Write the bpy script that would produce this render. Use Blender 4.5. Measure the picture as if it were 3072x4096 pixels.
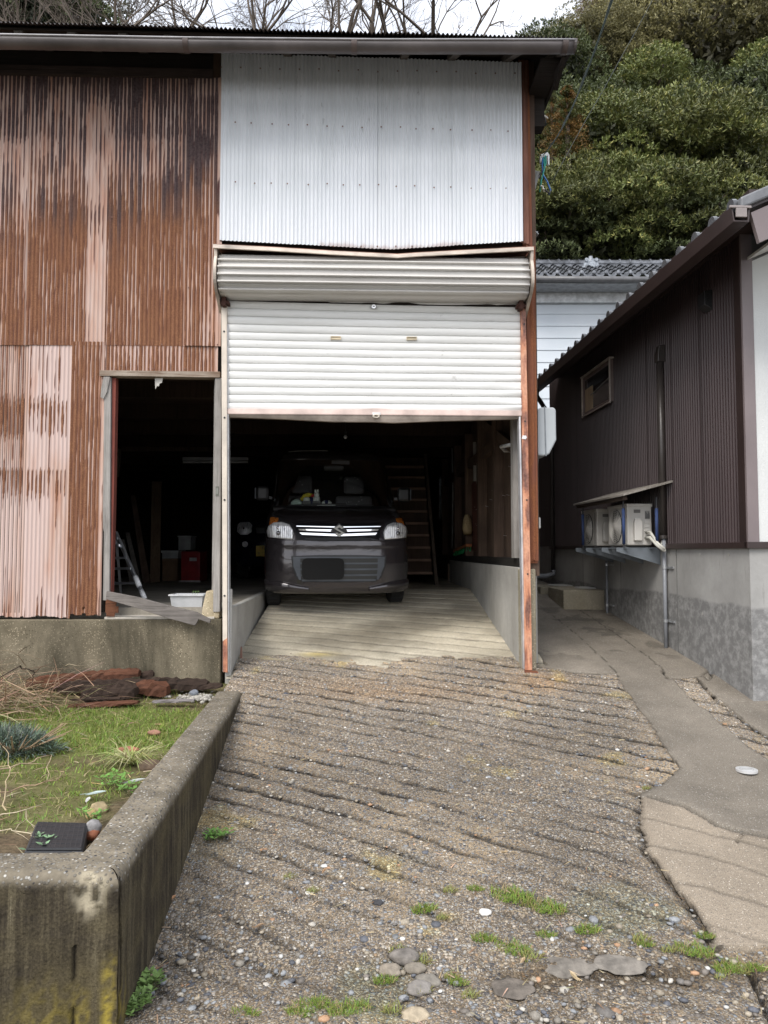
import bpy, bmesh, math, random
import numpy as np
from mathutils import Matrix, Vector
random.seed(7); np.random.seed(7)
R = math.radians
for o in list(bpy.data.objects): bpy.data.objects.remove(o)
S = bpy.context.scene; COL = S.collection
# ---------------- camera, world, sun, exposure ----------------
PITCH = R(3.0); CAMZ = 1.5; FS = 2950.0
cd = bpy.data.cameras.new('camera'); cam = bpy.data.objects.new('camera', cd); COL.objects.link(cam)
cam.location = (0, 0, CAMZ); cam.rotation_euler = (R(90) + PITCH, 0, 0)
cd.sensor_width = 36; cd.lens = 36 * FS / 4096; cd.clip_end = 2000; cd.clip_start = 0.05
S.camera = cam
S.render.resolution_x, S.render.resolution_y = 768, 1024
S.view_settings.view_transform = 'Standard'; S.view_settings.look = 'None'
S.view_settings.exposure = 1.12; S.view_settings.gamma = 1
SUN_EL, SUN_AZ = R(48), R(-150)      # azimuth measured from +Y towards +X
wd = bpy.data.worlds.new('World'); S.world = wd; wd.use_nodes = True
nt = wd.node_tree; bg = nt.nodes['Background']
sky = nt.nodes.new('ShaderNodeTexSky'); sky.sky_type = 'NISHITA'; sky.sun_disc = False
sky.sun_elevation = SUN_EL; sky.sun_rotation = SUN_AZ; sky.air_density = 1.0; sky.dust_density = 2.0
tc = nt.nodes.new('ShaderNodeTexCoord'); nz = nt.nodes.new('ShaderNodeTexNoise')
mp = nt.nodes.new('ShaderNodeMapping'); mp.inputs['Scale'].default_value = (1, 1, 2.2)
nz.inputs['Scale'].default_value = 2.6; nz.inputs['Detail'].default_value = 6
rp = nt.nodes.new('ShaderNodeValToRGB'); rp.color_ramp.elements[0].position = .33; rp.color_ramp.elements[1].position = .60
rp.color_ramp.elements[0].color = (.42,)*3 + (1,)
mx = nt.nodes.new('ShaderNodeMix'); mx.data_type = 'RGBA'
mx.inputs[7].default_value = (9.0, 9.2, 9.7, 1)
nt.links.new(tc.outputs['Generated'], mp.inputs[0]); nt.links.new(mp.outputs[0], nz.inputs['Vector'])
nt.links.new(nz.outputs['Fac'], rp.inputs[0]); nt.links.new(rp.outputs[0], mx.inputs[0])
nt.links.new(sky.outputs[0], mx.inputs[6]); nt.links.new(mx.outputs[2], bg.inputs[0]); bg.inputs[1].default_value = 0.095
sl = bpy.data.lights.new('sun', 'SUN'); sl.energy = 1.3; sl.angle = R(25); sl.color = (1, .96, .9)
so = bpy.data.objects.new('sun', sl); COL.objects.link(so)
sd = Vector((math.sin(SUN_AZ) * math.cos(SUN_EL), math.cos(SUN_AZ) * math.cos(SUN_EL), math.sin(SUN_EL)))
so.rotation_euler = sd.to_track_quat('Z', 'Y').to_euler(); so.location = sd * 30

# ---------------- measuring helpers (d = photograph at 1659 px wide) ----------------
K = 3072 / 1659.0
def ray(sx, sy):
    X = (sx - 1536) / FS; Y = -(sy - 2048) / FS
    return Vector((X, math.cos(PITCH) - math.sin(PITCH) * Y, math.sin(PITCH) + math.cos(PITCH) * Y))
YAW = R(2.0); D0 = 5.85
FR = Matrix.Translation((0, D0, 0)) @ Matrix.Rotation(YAW, 4, 'Z')
FRi = FR.inverted()
def fp(dx, dy, v=0.0):
    "photo point on the facade-parallel plane v -> (u, w)"
    d = FRi.to_3x3() @ ray(dx * K, dy * K); o = FRi @ Vector((0, 0, CAMZ))
    t = (v - o.y) / d.y; p = o + d * t
    return p.x, p.z
def L(u, v, w): return FR @ Vector((u, v, w))
def aty(sx, sy, y):
    d = ray(sx, sy); return Vector((0, 0, CAMZ)) + d * (y / d.y)
def atz(sx, sy, z):
    d = ray(sx, sy); return Vector((0, 0, CAMZ)) + d * ((z - CAMZ) / d.z)
SL = .181
def ramp(y): return SL * np.clip(np.asarray(y) - 2.7, 0, 5.8)
def pathz(y):
    y = np.asarray(y)
    return np.where(y < 5.85, ramp(y), .570 + .125 * np.clip(y - 5.85, 0, 5.5))
def atg(sx, sy, f=ramp):
    d = ray(sx, sy); t = .5
    lo, hi = .5, 40
    for _ in range(60):
        m = (lo + hi) / 2; p = Vector((0, 0, CAMZ)) + d * m
        if p.z > float(f(p.y)): lo = m
        else: hi = m
    return Vector((0, 0, CAMZ)) + d * lo

# ---------------- mesh builder ----------------
class MB:
    def __init__(s): s.v = []; s.f = []
    def add(s, vs, fs):
        n = len(s.v); s.v.extend([tuple(p) for p in vs]); s.f.extend([tuple(n + i for i in q) for q in fs]); return s
    def box(s, x0, x1, y0, y1, z0, z1):
        vs = [(x, y, z) for z in (z0, z1) for y in (y0, y1) for x in (x0, x1)]
        return s.add(vs, [(0, 2, 3, 1), (4, 5, 7, 6), (0, 1, 5, 4), (2, 6, 7, 3), (0, 4, 6, 2), (1, 3, 7, 5)])
    def obox(s, c, sz, rot=None):
        rot = rot or Matrix.Identity(3); a, b, e = [q / 2 for q in sz]
        vs = [Vector(c) + rot @ Vector((x, y, z)) for z in (-e, e) for y in (-b, b) for x in (-a, a)]
        return s.add(vs, [(0, 2, 3, 1), (4, 5, 7, 6), (0, 1, 5, 4), (2, 6, 7, 3), (0, 4, 6, 2), (1, 3, 7, 5)])
    def bar(s, p, q, a, b, up=(0, 0, 1)):
        p = Vector(p); q = Vector(q); d = (q - p); ln = d.length; d.normalize()
        x = d.cross(Vector(up)); 
        if x.length < 1e-4: x = d.cross(Vector((1, 0, 0)))
        x.normalize(); z = x.cross(d)
        m = Matrix((x, d, z)).transposed()
        return s.obox((p + q) / 2, (a, ln, b), m)
    def tube(s, pts, r, n=8, cap=True):
        pts = [Vector(p) for p in pts]; m = len(pts)
        rs = r if isinstance(r, (list, tuple)) else [r] * m
        base = len(s.v); ref = None
        for i, p in enumerate(pts):
            d = (pts[min(i + 1, m - 1)] - pts[max(i - 1, 0)])
            if d.length < 1e-9: d = Vector((0, 0, 1))
            d.normalize()
            if ref is None:
                ref = d.orthogonal().normalized()
            ref = (ref - d * ref.dot(d))
            if ref.length < 1e-6: ref = d.orthogonal()
            ref.normalize(); b = d.cross(ref)
            for k in range(n):
                a = 2 * math.pi * k / n
                s.v.append(tuple(p + (ref * math.cos(a) + b * math.sin(a)) * rs[i]))
        for i in range(m - 1):
            for k in range(n):
                a0 = base + i * n + k; a1 = base + i * n + (k + 1) % n
                s.f.append((a0, a1, a1 + n, a0 + n))
        if cap:
            s.f.append(tuple(base + k for k in range(n))[::-1]); s.f.append(tuple(base + (m - 1) * n + k for k in range(n)))
        return s
    def prism(s, poly, a, b, ax='y'):
        "polygon in the plane normal to ax, extruded a..b"
        def P(p, t):
            return {'y': (p[0], t, p[1]), 'x': (t, p[0], p[1]), 'z': (p[0], p[1], t)}[ax]
        n = len(poly); vs = [P(p, a) for p in poly] + [P(p, b) for p in poly]
        fs = [tuple(range(n)), tuple(range(2 * n - 1, n - 1, -1))]
        fs += [(i, i + n, (i + 1) % n + n, (i + 1) % n) for i in range(n)]
        return s.add(vs, fs)
    def grid(s, P):
        r, c = len(P), len(P[0]); vs = [p for row in P for p in row]
        return s.add(vs, [(i * c + j, i * c + j + 1, (i + 1) * c + j + 1, (i + 1) * c + j) for i in range(r - 1) for j in range(c - 1)])
    def ball(s, c, r, sx=1, sy=1, sz=1, sub=1, jit=0.0, rot=None):
        bm = bmesh.new(); bmesh.ops.create_icosphere(bm, subdivisions=sub, radius=1)
        rot = rot or Matrix.Identity(3)
        vs = []
        for v in bm.verts:
            k = 1 + random.uniform(-jit, jit)
            vs.append(Vector(c) + rot @ Vector((v.co.x * r * sx * k, v.co.y * r * sy * k, v.co.z * r * sz * k)))
        fs = [tuple(v.index for v in f.verts) for f in bm.faces]; bm.free()
        return s.add(vs, fs)
    def build(s, name, mat, parent=None, M=None, smooth=False, bevel=0, fixn=True):
        me = bpy.data.meshes.new(name)
        vs = s.v if M is None else [tuple(M @ Vector(p)) for p in s.v]
        me.from_pydata(vs, [], s.f); me.update()
        if fixn:
            bm = bmesh.new(); bm.from_mesh(me); bmesh.ops.recalc_face_normals(bm, faces=bm.faces); bm.to_mesh(me); bm.free()
        if smooth: me.polygons.foreach_set('use_smooth', [True] * len(me.polygons))
        if mat: me.materials.append(mat)
        o = bpy.data.objects.new(name, me); COL.objects.link(o)
        if parent: o.parent = parent
        if bevel:
            b = o.modifiers.new('bevel', 'BEVEL'); b.width = bevel; b.segments = 2; b.limit_method = 'ANGLE'; b.angle_limit = R(40)
        return o
def gridmesh(name, P, mat, parent=None, attrs=None, keep=None, smooth=True):
    "P: (r,c,3) array; attrs: name -> (r,c) or (r,c,3); keep: (r-1,c-1) face mask"
    r, c, _ = P.shape; idx = np.arange(r * c).reshape(r, c)
    q = np.stack([idx[:-1, :-1], idx[:-1, 1:], idx[1:, 1:], idx[1:, :-1]], -1).reshape(-1, 4)
    V = P.reshape(-1, 3); A = {k: a.reshape(r * c, -1) for k, a in (attrs or {}).items()}
    if keep is not None:
        q = q[keep.reshape(-1)]; used = np.unique(q); mp_ = np.full(r * c, -1); mp_[used] = np.arange(len(used))
        q = mp_[q]; V = V[used]; A = {k: a[used] for k, a in A.items()}
    return rawmesh(name, V, q, mat, parent, A, smooth)
def rawmesh(name, V, q, mat, parent=None, A=None, smooth=False):
    me = bpy.data.meshes.new(name); n = q.shape[1]
    me.vertices.add(len(V)); me.vertices.foreach_set('co', np.ascontiguousarray(V, dtype=np.float32).ravel())
    me.loops.add(q.size); me.loops.foreach_set('vertex_index', np.ascontiguousarray(q, dtype=np.int32).ravel())
    me.polygons.add(len(q)); me.polygons.foreach_set('loop_start', np.arange(0, q.size, n, dtype=np.int32))
    me.polygons.foreach_set('loop_total', np.full(len(q), n, dtype=np.int32))
    for k, a in (A or {}).items():
        if a.shape[1] == 1:
            at = me.attributes.new(k, 'FLOAT', 'POINT'); at.data.foreach_set('value', a.astype(np.float32).ravel())
        else:
            at = me.attributes.new(k, 'FLOAT_COLOR', 'POINT')
            at.data.foreach_set('color', np.concatenate([a[:, :3], np.ones((len(a), 1))], 1).astype(np.float32).ravel())
    me.update(calc_edges=True); me.validate()
    if smooth: me.polygons.foreach_set('use_smooth', [True] * len(me.polygons))
    me.materials.append(mat)
    o = bpy.data.objects.new(name, me); COL.objects.link(o)
    if parent: o.parent = parent
    return o

# ---------------- things ----------------
def tag(o, label=None, cat=None, group=None, kind=None):
    if label: o['label'] = label
    if cat: o['category'] = cat
    if group: o['group'] = group
    if kind: o['kind'] = kind
    return o
def thing(name, label, cat, group=None):
    o = bpy.data.objects.new(name, None); COL.objects.link(o); return tag(o, label, cat, group)
def kids(o): return [c for c in COL.objects if c.parent == o]
def tree_of(o):
    out = []
    for c in kids(o): out.append(c); out += tree_of(c)
    return out
def fin(root):
    "put the thing's origin at its base; parts were authored in world space"
    obs = [o for o in ([root] + tree_of(root)) if o.type == 'MESH']
    lo = np.array([1e9] * 3); hi = -lo; seen = {}
    for o in obs:
        n = len(o.data.vertices)
        if not n: continue
        a = np.empty(n * 3, np.float32); o.data.vertices.foreach_get('co', a); a = a.reshape(-1, 3)
        if o.data.name in seen: continue
        seen[o.data.name] = (o.data, a); 
        off = np.array(o.matrix_basis.translation) if o is not root and o.parent is root else 0
        lo = np.minimum(lo, a.min(0) + off); hi = np.maximum(hi, a.max(0) + off)
    c = np.array([(lo[0] + hi[0]) / 2, (lo[1] + hi[1]) / 2, lo[2]])
    for me, a in seen.values():
        me.vertices.foreach_set('co', (a - c).astype(np.float32).ravel()); me.update()
    root.location = Vector(c); return root
def dup(root, loc=None, rotz=0, scale=1, label=None, group=None):
    def cp(o, par):
        c = o.copy(); COL.objects.link(c)
        if par: c.parent = par
        for ch in kids(o): cp(ch, c)
        return c
    r = cp(root, None)
    if loc is not None: r.location = loc
    r.rotation_euler = (0, 0, rotz); r.scale = (scale,) * 3 if not isinstance(scale, tuple) else scale
    if label: r['label'] = label
    if group: r['group'] = group
    return r
def single(o, label, cat, group=None, kind=None):
    tag(o, label, cat, group, kind); fin(o); return o

# ---------------- value noise ----------------
def hsh(i, j=0, k=0):
    x = np.sin(np.asarray(i) * 127.1 + np.asarray(j) * 311.7 + k * 74.7 + 1.3) * 43758.5453
    return x - np.floor(x)
def vn1(i, t, k=0):
    t0 = np.floor(t); f = t - t0; f = f * f * (3 - 2 * f)
    return hsh(i, t0, k) * (1 - f) + hsh(i, t0 + 1, k) * f
def vn2(x, y, k=0):
    x0 = np.floor(x); y0 = np.floor(y); fx = x - x0; fy = y - y0
    fx = fx * fx * (3 - 2 * fx); fy = fy * fy * (3 - 2 * fy)
    a = hsh(x0, y0, k); b = hsh(x0 + 1, y0, k); c = hsh(x0, y0 + 1, k); d = hsh(x0 + 1, y0 + 1, k)
    return (a * (1 - fx) + b * fx) * (1 - fy) + (c * (1 - fx) + d * fx) * fy
def fbm(x, y, k=0, o=4):
    s = 0; a = .5
    for i in range(o): s = s + a * vn2(x * 2 ** i, y * 2 ** i, k + i); a /= 2
    return s / (1 - .5 ** o)
def sst(a, b, x):
    t = np.clip((x - a) / (b - a), 0, 1); return t * t * (3 - 2 * t)
def inpoly(X, Y, poly):
    ins = np.zeros(X.shape, bool); n = len(poly)
    for i in range(n):
        x0, y0 = poly[i][:2]; x1, y1 = poly[(i + 1) % n][:2]
        if y0 == y1: continue
        c = ((Y < y0) != (Y < y1)) & (X < (x1 - x0) * (Y - y0) / (y1 - y0) + x0); ins ^= c
    return ins
def dline(X, Y, pts):
    d = np.full(X.shape, 1e9)
    for i in range(len(pts) - 1):
        ax, ay = pts[i][:2]; bx, by = pts[i + 1][:2]; ex, ey = bx - ax, by - ay
        t = np.clip(((X - ax) * ex + (Y - ay) * ey) / (ex * ex + ey * ey + 1e-12), 0, 1)
        d = np.minimum(d, np.hypot(X - ax - t * ex, Y - ay - t * ey))
    return d

# ---------------- materials ----------------
class N:
    def __init__(s, name):
        s.m = bpy.data.materials.new(name); s.m.use_nodes = True; s.t = s.m.node_tree; s.b = s.t.nodes['Principled BSDF']
        s.out = s.t.nodes['Material Output']
        c = s.n('TexCoord'); s.obj = c.outputs['Object']; s.gen = c.outputs['Generated']
    def n(s, ty): return s.t.nodes.new('ShaderNode' + ty)
    def l(s, a, b): s.t.links.new(a, b)
    def val(s, x, inp):
        if hasattr(x, 'is_output') or hasattr(x, 'links'): s.l(x, inp)
        else: inp.default_value = x if not isinstance(x, tuple) else (x + (1,) if len(x) == 3 and len(inp.default_value) == 4 else x)
    def noise(s, scale, detail=4, vec=None, rough=.55, dist=0):
        n = s.n('TexNoise'); n.inputs['Scale'].default_value = scale; n.inputs['Detail'].default_value = detail
        n.inputs['Roughness'].default_value = rough; n.inputs['Distortion'].default_value = dist
        s.l(vec or s.obj, n.inputs['Vector']); return n.outputs['Fac']
    def map(s, scale, vec=None, rot=(0, 0, 0)):
        n = s.n('Mapping'); n.inputs['Scale'].default_value = scale; n.inputs['Rotation'].default_value = rot
        s.l(vec or s.obj, n.inputs[0]); return n.outputs[0]
    def vor(s, scale, vec=None, feat='F1', rnd=1):
        n = s.n('TexVoronoi'); n.feature = feat; n.inputs['Scale'].default_value = scale; n.inputs['Randomness'].default_value = rnd
        s.l(vec or s.obj, n.inputs['Vector']); return n
    def ramp(s, fac, stops, interp='LINEAR'):
        n = s.n('ValToRGB'); cr = n.color_ramp; cr.interpolation = interp
        while len(cr.elements) < len(stops): cr.elements.new(.5)
        for e, (p, c) in zip(cr.elements, stops):
            e.position = p; e.color = (c, c, c, 1) if isinstance(c, (int, float)) else tuple(c) + (1,)
        s.l(fac, n.inputs[0]); return n.outputs[0]
    def mix(s, f, a, b, mode='MIX'):
        n = s.n('Mix'); n.data_type = 'RGBA'; n.blend_type = mode
        s.val(f, n.inputs[0]); s.val(a, n.inputs[6]); s.val(b, n.inputs[7]); return n.outputs[2]
    def math(s, op, a, b=0.0, c=None):
        n = s.n('Math'); n.operation = op; s.val(a, n.inputs[0]); s.val(b, n.inputs[1])
        if c is not None: s.val(c, n.inputs[2])
        return n.outputs[0]
    def attr(s, name, col=False):
        n = s.n('Attribute'); n.attribute_name = name; return n.outputs['Color' if col else 'Fac']
    def bump(s, h, strength=.3, dist=.01, nrm=None):
        n = s.n('Bump'); n.inputs['Strength'].default_value = strength; n.inputs['Distance'].default_value = dist
        s.l(h, n.inputs['Height'])
        if nrm: s.l(nrm, n.inputs['Normal'])
        return n.outputs[0]
    def fin(s, col, rough=.7, metal=0, nrm=None, spec=None):
        s.val(col, s.b.inputs['Base Color']); s.val(rough, s.b.inputs['Roughness']); s.val(metal, s.b.inputs['Metallic'])
        if nrm: s.l(nrm, s.b.inputs['Normal'])
        if spec is not None: s.b.inputs['Specular IOR Level'].default_value = spec
        return s.m
_mc = {}
def plain(name, c, rough=.6, metal=0, var=.18, scale=8, bump=.15, bscale=60, stretch=(1, 1, 1), spec=None):
    if name in _mc: return _mc[name]
    n = N(name); v = n.map(stretch)
    f = n.noise(scale, 6, v); c2 = tuple(max(0, q * (1 - var * 1.6)) for q in c); c1 = tuple(min(1, q * (1 + var)) for q in c)
    col = n.ramp(f, [(.3, c2), (.7, c1)])
    nr = n.bump(n.noise(bscale, 5, v), bump, .01) if bump else None
    _mc[name] = n.fin(col, rough, metal, nr, spec); return _mc[name]
def wood(name, c, dark, axis=2, rough=.85, gr=1.0, bump=.6):
    if name in _mc: return _mc[name]
    n = N(name); sc = [38, 38, 38]; sc[axis] = 1.6
    v = n.map(tuple(sc)); f = n.noise(gr, 7, v, .7, 1.2); g = n.noise(3, 4)
    col = n.ramp(f, [(.28, dark), (.5, c), (.75, tuple(min(1, q * 1.25) for q in c))])
    col = n.mix(n.ramp(g, [(.35, 0.0), (.7, .6)]), col, dark)
    _mc[name] = n.fin(col, rough, 0, n.bump(f, bump, .01), .2); return _mc[name]
def concrete(name, c1, c2, stain=(.1, .09, .06), stainamt=.5, spk=.25, rough=.9, bump=.35, streak=True):
    if name in _mc: return _mc[name]
    n = N(name)
    base = n.ramp(n.noise(2.2, 8, None, .65), [(.3, c2), (.68, c1)])
    v = n.vor(95); pm = n.ramp(v.outputs['Distance'], [(.25, 1.0), (.42, 0.0)])
    sel = n.ramp(n.n('SeparateColor').outputs[0], [(0, 0), (1, 1)]) if 0 else None
    sc = n.n('SeparateColor'); n.l(v.outputs['Color'], sc.inputs[0])
    pc = n.ramp(sc.outputs[1], [(0, tuple(q * .45 for q in c2)), (.5, c1), (1, tuple(min(1, q * 1.7) for q in c1))])
    m = n.math('MULTIPLY', n.math('MULTIPLY', pm, n.ramp(sc.outputs[0], [(.45, 0.0), (.55, 1.0)])), spk * 3)
    base = n.mix(m, base, pc)
    st = n.noise(1.3, 7, n.map((1, 1, .35 if streak else 1)), .7, .6)
    base = n.mix(n.math('MULTIPLY', n.ramp(st, [(.42, 0.0), (.66, 1.0)]), stainamt), base, stain)
    fn = n.noise(160, 4); h = n.math('ADD', n.noise(22, 6), n.math('MULTIPLY', fn, .5))
    _mc[name] = n.fin(base, rough, 0, n.bump(h, bump, .012), .25); return _mc[name]
def thinglass(name, tint=(.9, .95, .95), dark=.0, gloss=.03):
    n = N(name); t = n.n('BsdfTransparent'); t.inputs[0].default_value = tint + (1,)
    g = n.n('BsdfGlossy'); g.inputs['Roughness'].default_value = gloss
    fr = n.n('Fresnel'); fr.inputs[0].default_value = 1.5; m = n.n('MixShader')
    n.l(fr.outputs[0], m.inputs[0]); n.l(t.outputs[0], m.inputs[1]); n.l(g.outputs[0], m.inputs[2]); n.l(m.outputs[0], n.out.inputs[0]); return n.m
# ---------------- ground materials ----------------
def aggregate(name, sc=62, cover=.62, matrix=(.115, .088, .062), bri=1.0, bumpd=.012):
    n = N(name); w = n.noise(9, 3); wv = n.n('VectorMath'); wv.operation = 'MULTIPLY_ADD'
    cb = n.n('CombineXYZ'); n.l(w, cb.inputs[0]); n.l(w, cb.inputs[1])
    n.l(cb.outputs[0], wv.inputs[0]); wv.inputs[1].default_value = (.02, .02, 0); n.l(n.obj, wv.inputs[2])
    vec = wv.outputs[0]
    def layer(scale, cov, thr):
        v = n.vor(scale, vec); s = n.n('SeparateColor'); n.l(v.outputs['Color'], s.inputs[0])
        m = n.math('MULTIPLY', n.ramp(v.outputs['Distance'], [(thr - .13, 1.0), (thr, 0.0)]), n.ramp(s.outputs[0], [(cov, 1.0), (cov + .02, 0.0)]))
        col = n.ramp(s.outputs[1], [(0, (.05 * bri, .052 * bri, .06 * bri)), (.25, (.13 * bri, .115 * bri, .10 * bri)), (.5, (.25 * bri, .20 * bri, .14 * bri)),
                                    (.72, (.17 * bri, .18 * bri, .19 * bri)), (.88, (.33 * bri, .29 * bri, .23 * bri)), (.95, (.22 * bri, .15 * bri, .09 * bri)), (1, (.46 * bri, .44 * bri, .40 * bri))])
        h = n.math('MULTIPLY', n.math('SUBTRACT', 1.0, n.math('MULTIPLY', v.outputs['Distance'], 1.3)), m)
        return m, col, h
    m1, c1, h1 = layer(sc, cover, .56); m2, c2, h2 = layer(sc * 2.1, .85, .6)
    tint = n.ramp(n.noise(.8, 6, None, .65), [(.3, tuple(q * .6 for q in matrix)), (.5, matrix), (.66, (.40, .30, .185))])
    fine = n.ramp(n.noise(140, 3), [(.35, .5), (.65, 1.25)])
    base = n.mix(1.0, tint, fine, 'MULTIPLY')
    col = n.mix(m2, base, c2); col = n.mix(m1, col, c1)
    big = n.ramp(n.noise(.55, 5, None, .6), [(.35, .85), (.65, 1.3)])
    col = n.mix(1.0, col, big, 'MULTIPLY')
    tn = n.attr('tint', True); col = n.mix(1.0, col, tn, 'MULTIPLY')
    h = n.math('ADD', n.math('MAXIMUM', h1, n.math('MULTIPLY', h2, .5)), n.math('MULTIPLY', n.noise(120, 3), .3))
    return n.fin(col, .82, 0, n.bump(h, .75, bumpd), .3)
M_AGG = aggregate('exposed_aggregate', 72, .60, (.150, .118, .082), 1.22)
def smoothcon(name, c, c2, bri=1):
    n = N(name); v = n.vor(150); s = n.n('SeparateColor'); n.l(v.outputs['Color'], s.inputs[0])
    m = n.math('MULTIPLY', n.ramp(v.outputs['Distance'], [(.3, 1.0), (.45, 0.0)]), n.ramp(s.outputs[0], [(.42, 1.0), (.44, 0.0)]))
    pc = n.ramp(s.outputs[1], [(0, (.06, .06, .065)), (.4, (.22, .20, .17)), (.8, (.40, .38, .34)), (1, (.75, .72, .66))])
    base = n.ramp(n.noise(1.1, 8, None, .7), [(.36, c2), (.62, c)])
    base = n.mix(1.0, base, n.ramp(n.noise(260, 2), [(.3, .62), (.7, 1.3)]), 'MULTIPLY')
    col = n.mix(n.math('MULTIPLY', m, .7), base, pc); col = n.mix(1.0, col, n.attr('tint', True), 'MULTIPLY')
    return n.fin(col, .85, 0, n.bump(n.math('ADD', n.noise(190, 4), m), .45, .006), .3)
M_PATH = smoothcon('path_concrete', (.28, .245, .20), (.16, .14, .114))
M_RAMP = smoothcon('ramp_concrete', (.72, .65, .51), (.43, .38, .285))

# ---------------- driveway, ramp, path ----------------
def gp(pts, f=ramp, d=False): return [tuple(atg(x * (K if d else 1), y * (K if d else 1), f)[:2]) for x, y in pts]
PB = [(2130, 2665), (2300, 2690), (2460, 2700), (2500, 2760), (2560, 2850), (2620, 2930), (2680, 3020), (2717, 3075), (2660, 3130), (2565, 3180), (2555, 3250),
      (2560, 3310), (2578, 3370), (2572, 3400), (2620, 3440), (2680, 3530), (2750, 3600), (2815, 3690), (2840, 3760), (2835, 3800)]
pbw = gp(PB); PATHPOLY = pbw + [(4.2, pbw[-1][1] - .02), (4.2, 12.2), (1.30, 12.2), (1.30, 5.93)]
STRIP = gp([(2690, 2716), (2790, 2716), (2830, 2768), (2900, 2820), (2990, 2895), (3072, 2950), (3200, 3050), (3200, 3150), (3072, 3050), (2950, 2960), (2850, 2870), (2750, 2790)])
EDGE = gp([(2152, 2323), (2258, 2355), (2388, 2410), (2517, 2456), (2646, 2523), (2833, 2627), (2969, 2733), (3072, 2805), (3300, 2960)], pathz)
def noise_xy(X, Y, a, s, k): return a * (fbm(X * s, Y * s, k) - .5) * 2
CR = [  # (points, width, depth)
 (gp([(2130, 2665), (2300, 2690), (2460, 2702)]), .009, .03),
 (gp([(2645, 2680), (2672, 2717), (2740, 2716), (2800, 2708), (2832, 2680), (2845, 2700), (2835, 2725), (2810, 2705)]), .009, .03),
 (gp([(2790, 2718), (2832, 2772), (2900, 2825), (2980, 2893), (3072, 2950), (3150, 3010)]), .012, .035),
 (gp([(2600, 3193), (2740, 3225), (2870, 3308), (2960, 3332), (3072, 3350), (3200, 3360)]), .016, .045),
 (gp([(2950, 3375), (2972, 3340)]), .007, .02),
 (gp([(2149, 2352), (2323, 2443), (2517, 2572), (2646, 2669), (2666, 2711)], pathz), .006, .012),
 (gp([(2149, 2417), (2310, 2540), (2452, 2675), (2475, 2708)], pathz), .005, .010),
 (gp([(2226, 2346), (2452, 2443), (2646, 2553), (2808, 2643), (2840, 2701)], pathz), .008, .02),
 (gp([(2565, 3275), (2720, 3312), (2960, 3372), (3072, 3400), (3200, 3430)]), .011, .006),
 (gp([(2590, 3385), (2750, 3418), (2900, 3455), (3072, 3512), (3200, 3560)]), .011, .006),
 (gp([(2700, 3535), (2830, 3560), (2960, 3600), (3072, 3630)]), .011, .006),
 (gp([(2800, 3690), (2940, 3740), (3072, 3780)]), .010, .005),
 (gp([(3000, 3870), (3030, 3960), (3080, 4040), (3110, 4096)]), .014, .04),
]
def cracks(X, Y, only=None):
    z = np.zeros(X.shape); t = np.zeros(X.shape)
    WX = X + noise_xy(X, Y, .018, 9, 3); WY = Y + noise_xy(X, Y, .018, 9, 8)
    for pts, w, d in CR:
        q = sst(w * 1.25, w * .25, dline(WX, WY, pts)); z = np.minimum(z, -d * q); t = np.maximum(t, q * min(1, d / .012))
    return z, t
# --- outer driveway (aggregate) ---
def grooves(X, Y, amp, k=1, sp=.262, sl=-.27, wob=.05):
    c = (Y + X * (.28 + .08 * (6.8 - Y)) + noise_xy(X, Y, wob * .6, 1.6, 11) + noise_xy(X, Y, .022, 9, 31)) / sp; i = np.floor(c); f = c - i
    st = .35 + .65 * vn1(i, X * 2.2, k)
    fd = np.minimum(f, 1 - f) * sp
    pit = sst(.0235, .008, fd + .016 * (fbm(X * 40, Y * 40, 35) - .5)) * st
    lip = sst(.075, .035, np.abs(f - .14) * sp + .0) * st * .55
    return amp * (lip * .18 - pit), pit - .14 * lip
xs = np.arange(-1.5, 3.6, .013); ys = np.arange(1.7, 6.5, .013)
X, Y = np.meshgrid(xs, ys)
WX = X + noise_xy(X, Y, .02, 8, 21); WY = Y + noise_xy(X, Y, .02, 8, 22)
isp = inpoly(WX, WY, PATHPOLY); strip = inpoly(WX, WY, STRIP)
bd = dline(WX, WY, pbw[:])
gz, gt = grooves(X, Y, .012, 1, .165, 0, .05); _q = (.30 + .70 * sst(.32, .56, fbm(X * 1.7, Y * 4, 66))) * (.45 + .75 * sst(.3, .5, fbm(X * 6, Y * 9, 67))) * (.42 + .68 * sst(2.9, 3.9, Y)); gt *= 1.5 * _q; gz *= (.5 + .6 * _q) * 1.25
oz = ramp(Y) + gz * sst(1.9, 2.6, Y) + noise_xy(X, Y, .008, 3, 5) + noise_xy(X, Y, .005, 18, 6)
cz, ct = cracks(X, Y)
rub = sst(3.1, 2.7, Y) * sst(1.9, 2.4, Y)      # the broken foot of the ramp
oz += rub * (.028 * (fbm(X * 5, Y * 5, 40) - .5) + .02 * (fbm(X * 16, Y * 16, 41) - .5))
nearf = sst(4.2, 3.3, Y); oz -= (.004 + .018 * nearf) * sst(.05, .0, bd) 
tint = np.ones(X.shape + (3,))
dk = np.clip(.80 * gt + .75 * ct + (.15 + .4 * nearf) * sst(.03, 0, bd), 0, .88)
tint *= (1 - dk)[..., None]
moss = sst(.55, .72, fbm(X * 2.3, Y * 2.3, 50)) * .5 * sst(3.8, 2.6, Y)
tint = tint * (1 - moss[..., None] * np.array([.35, .18, .45]))
rust = np.exp(-((X - 1.18) ** 2 / .05 + (Y - 5.6) ** 2 / .04)) + .7 * np.exp(-((X - .05) ** 2 / .5 + (Y - 5.35) ** 2 / .03)) + .35 * np.exp(-((X + .4) ** 2 / 2 + (Y - 5.55) ** 2 / .03))
tint = tint * (1 + np.clip(rust, 0, 1)[..., None] * np.array([.12, -.05, -.22]))
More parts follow.
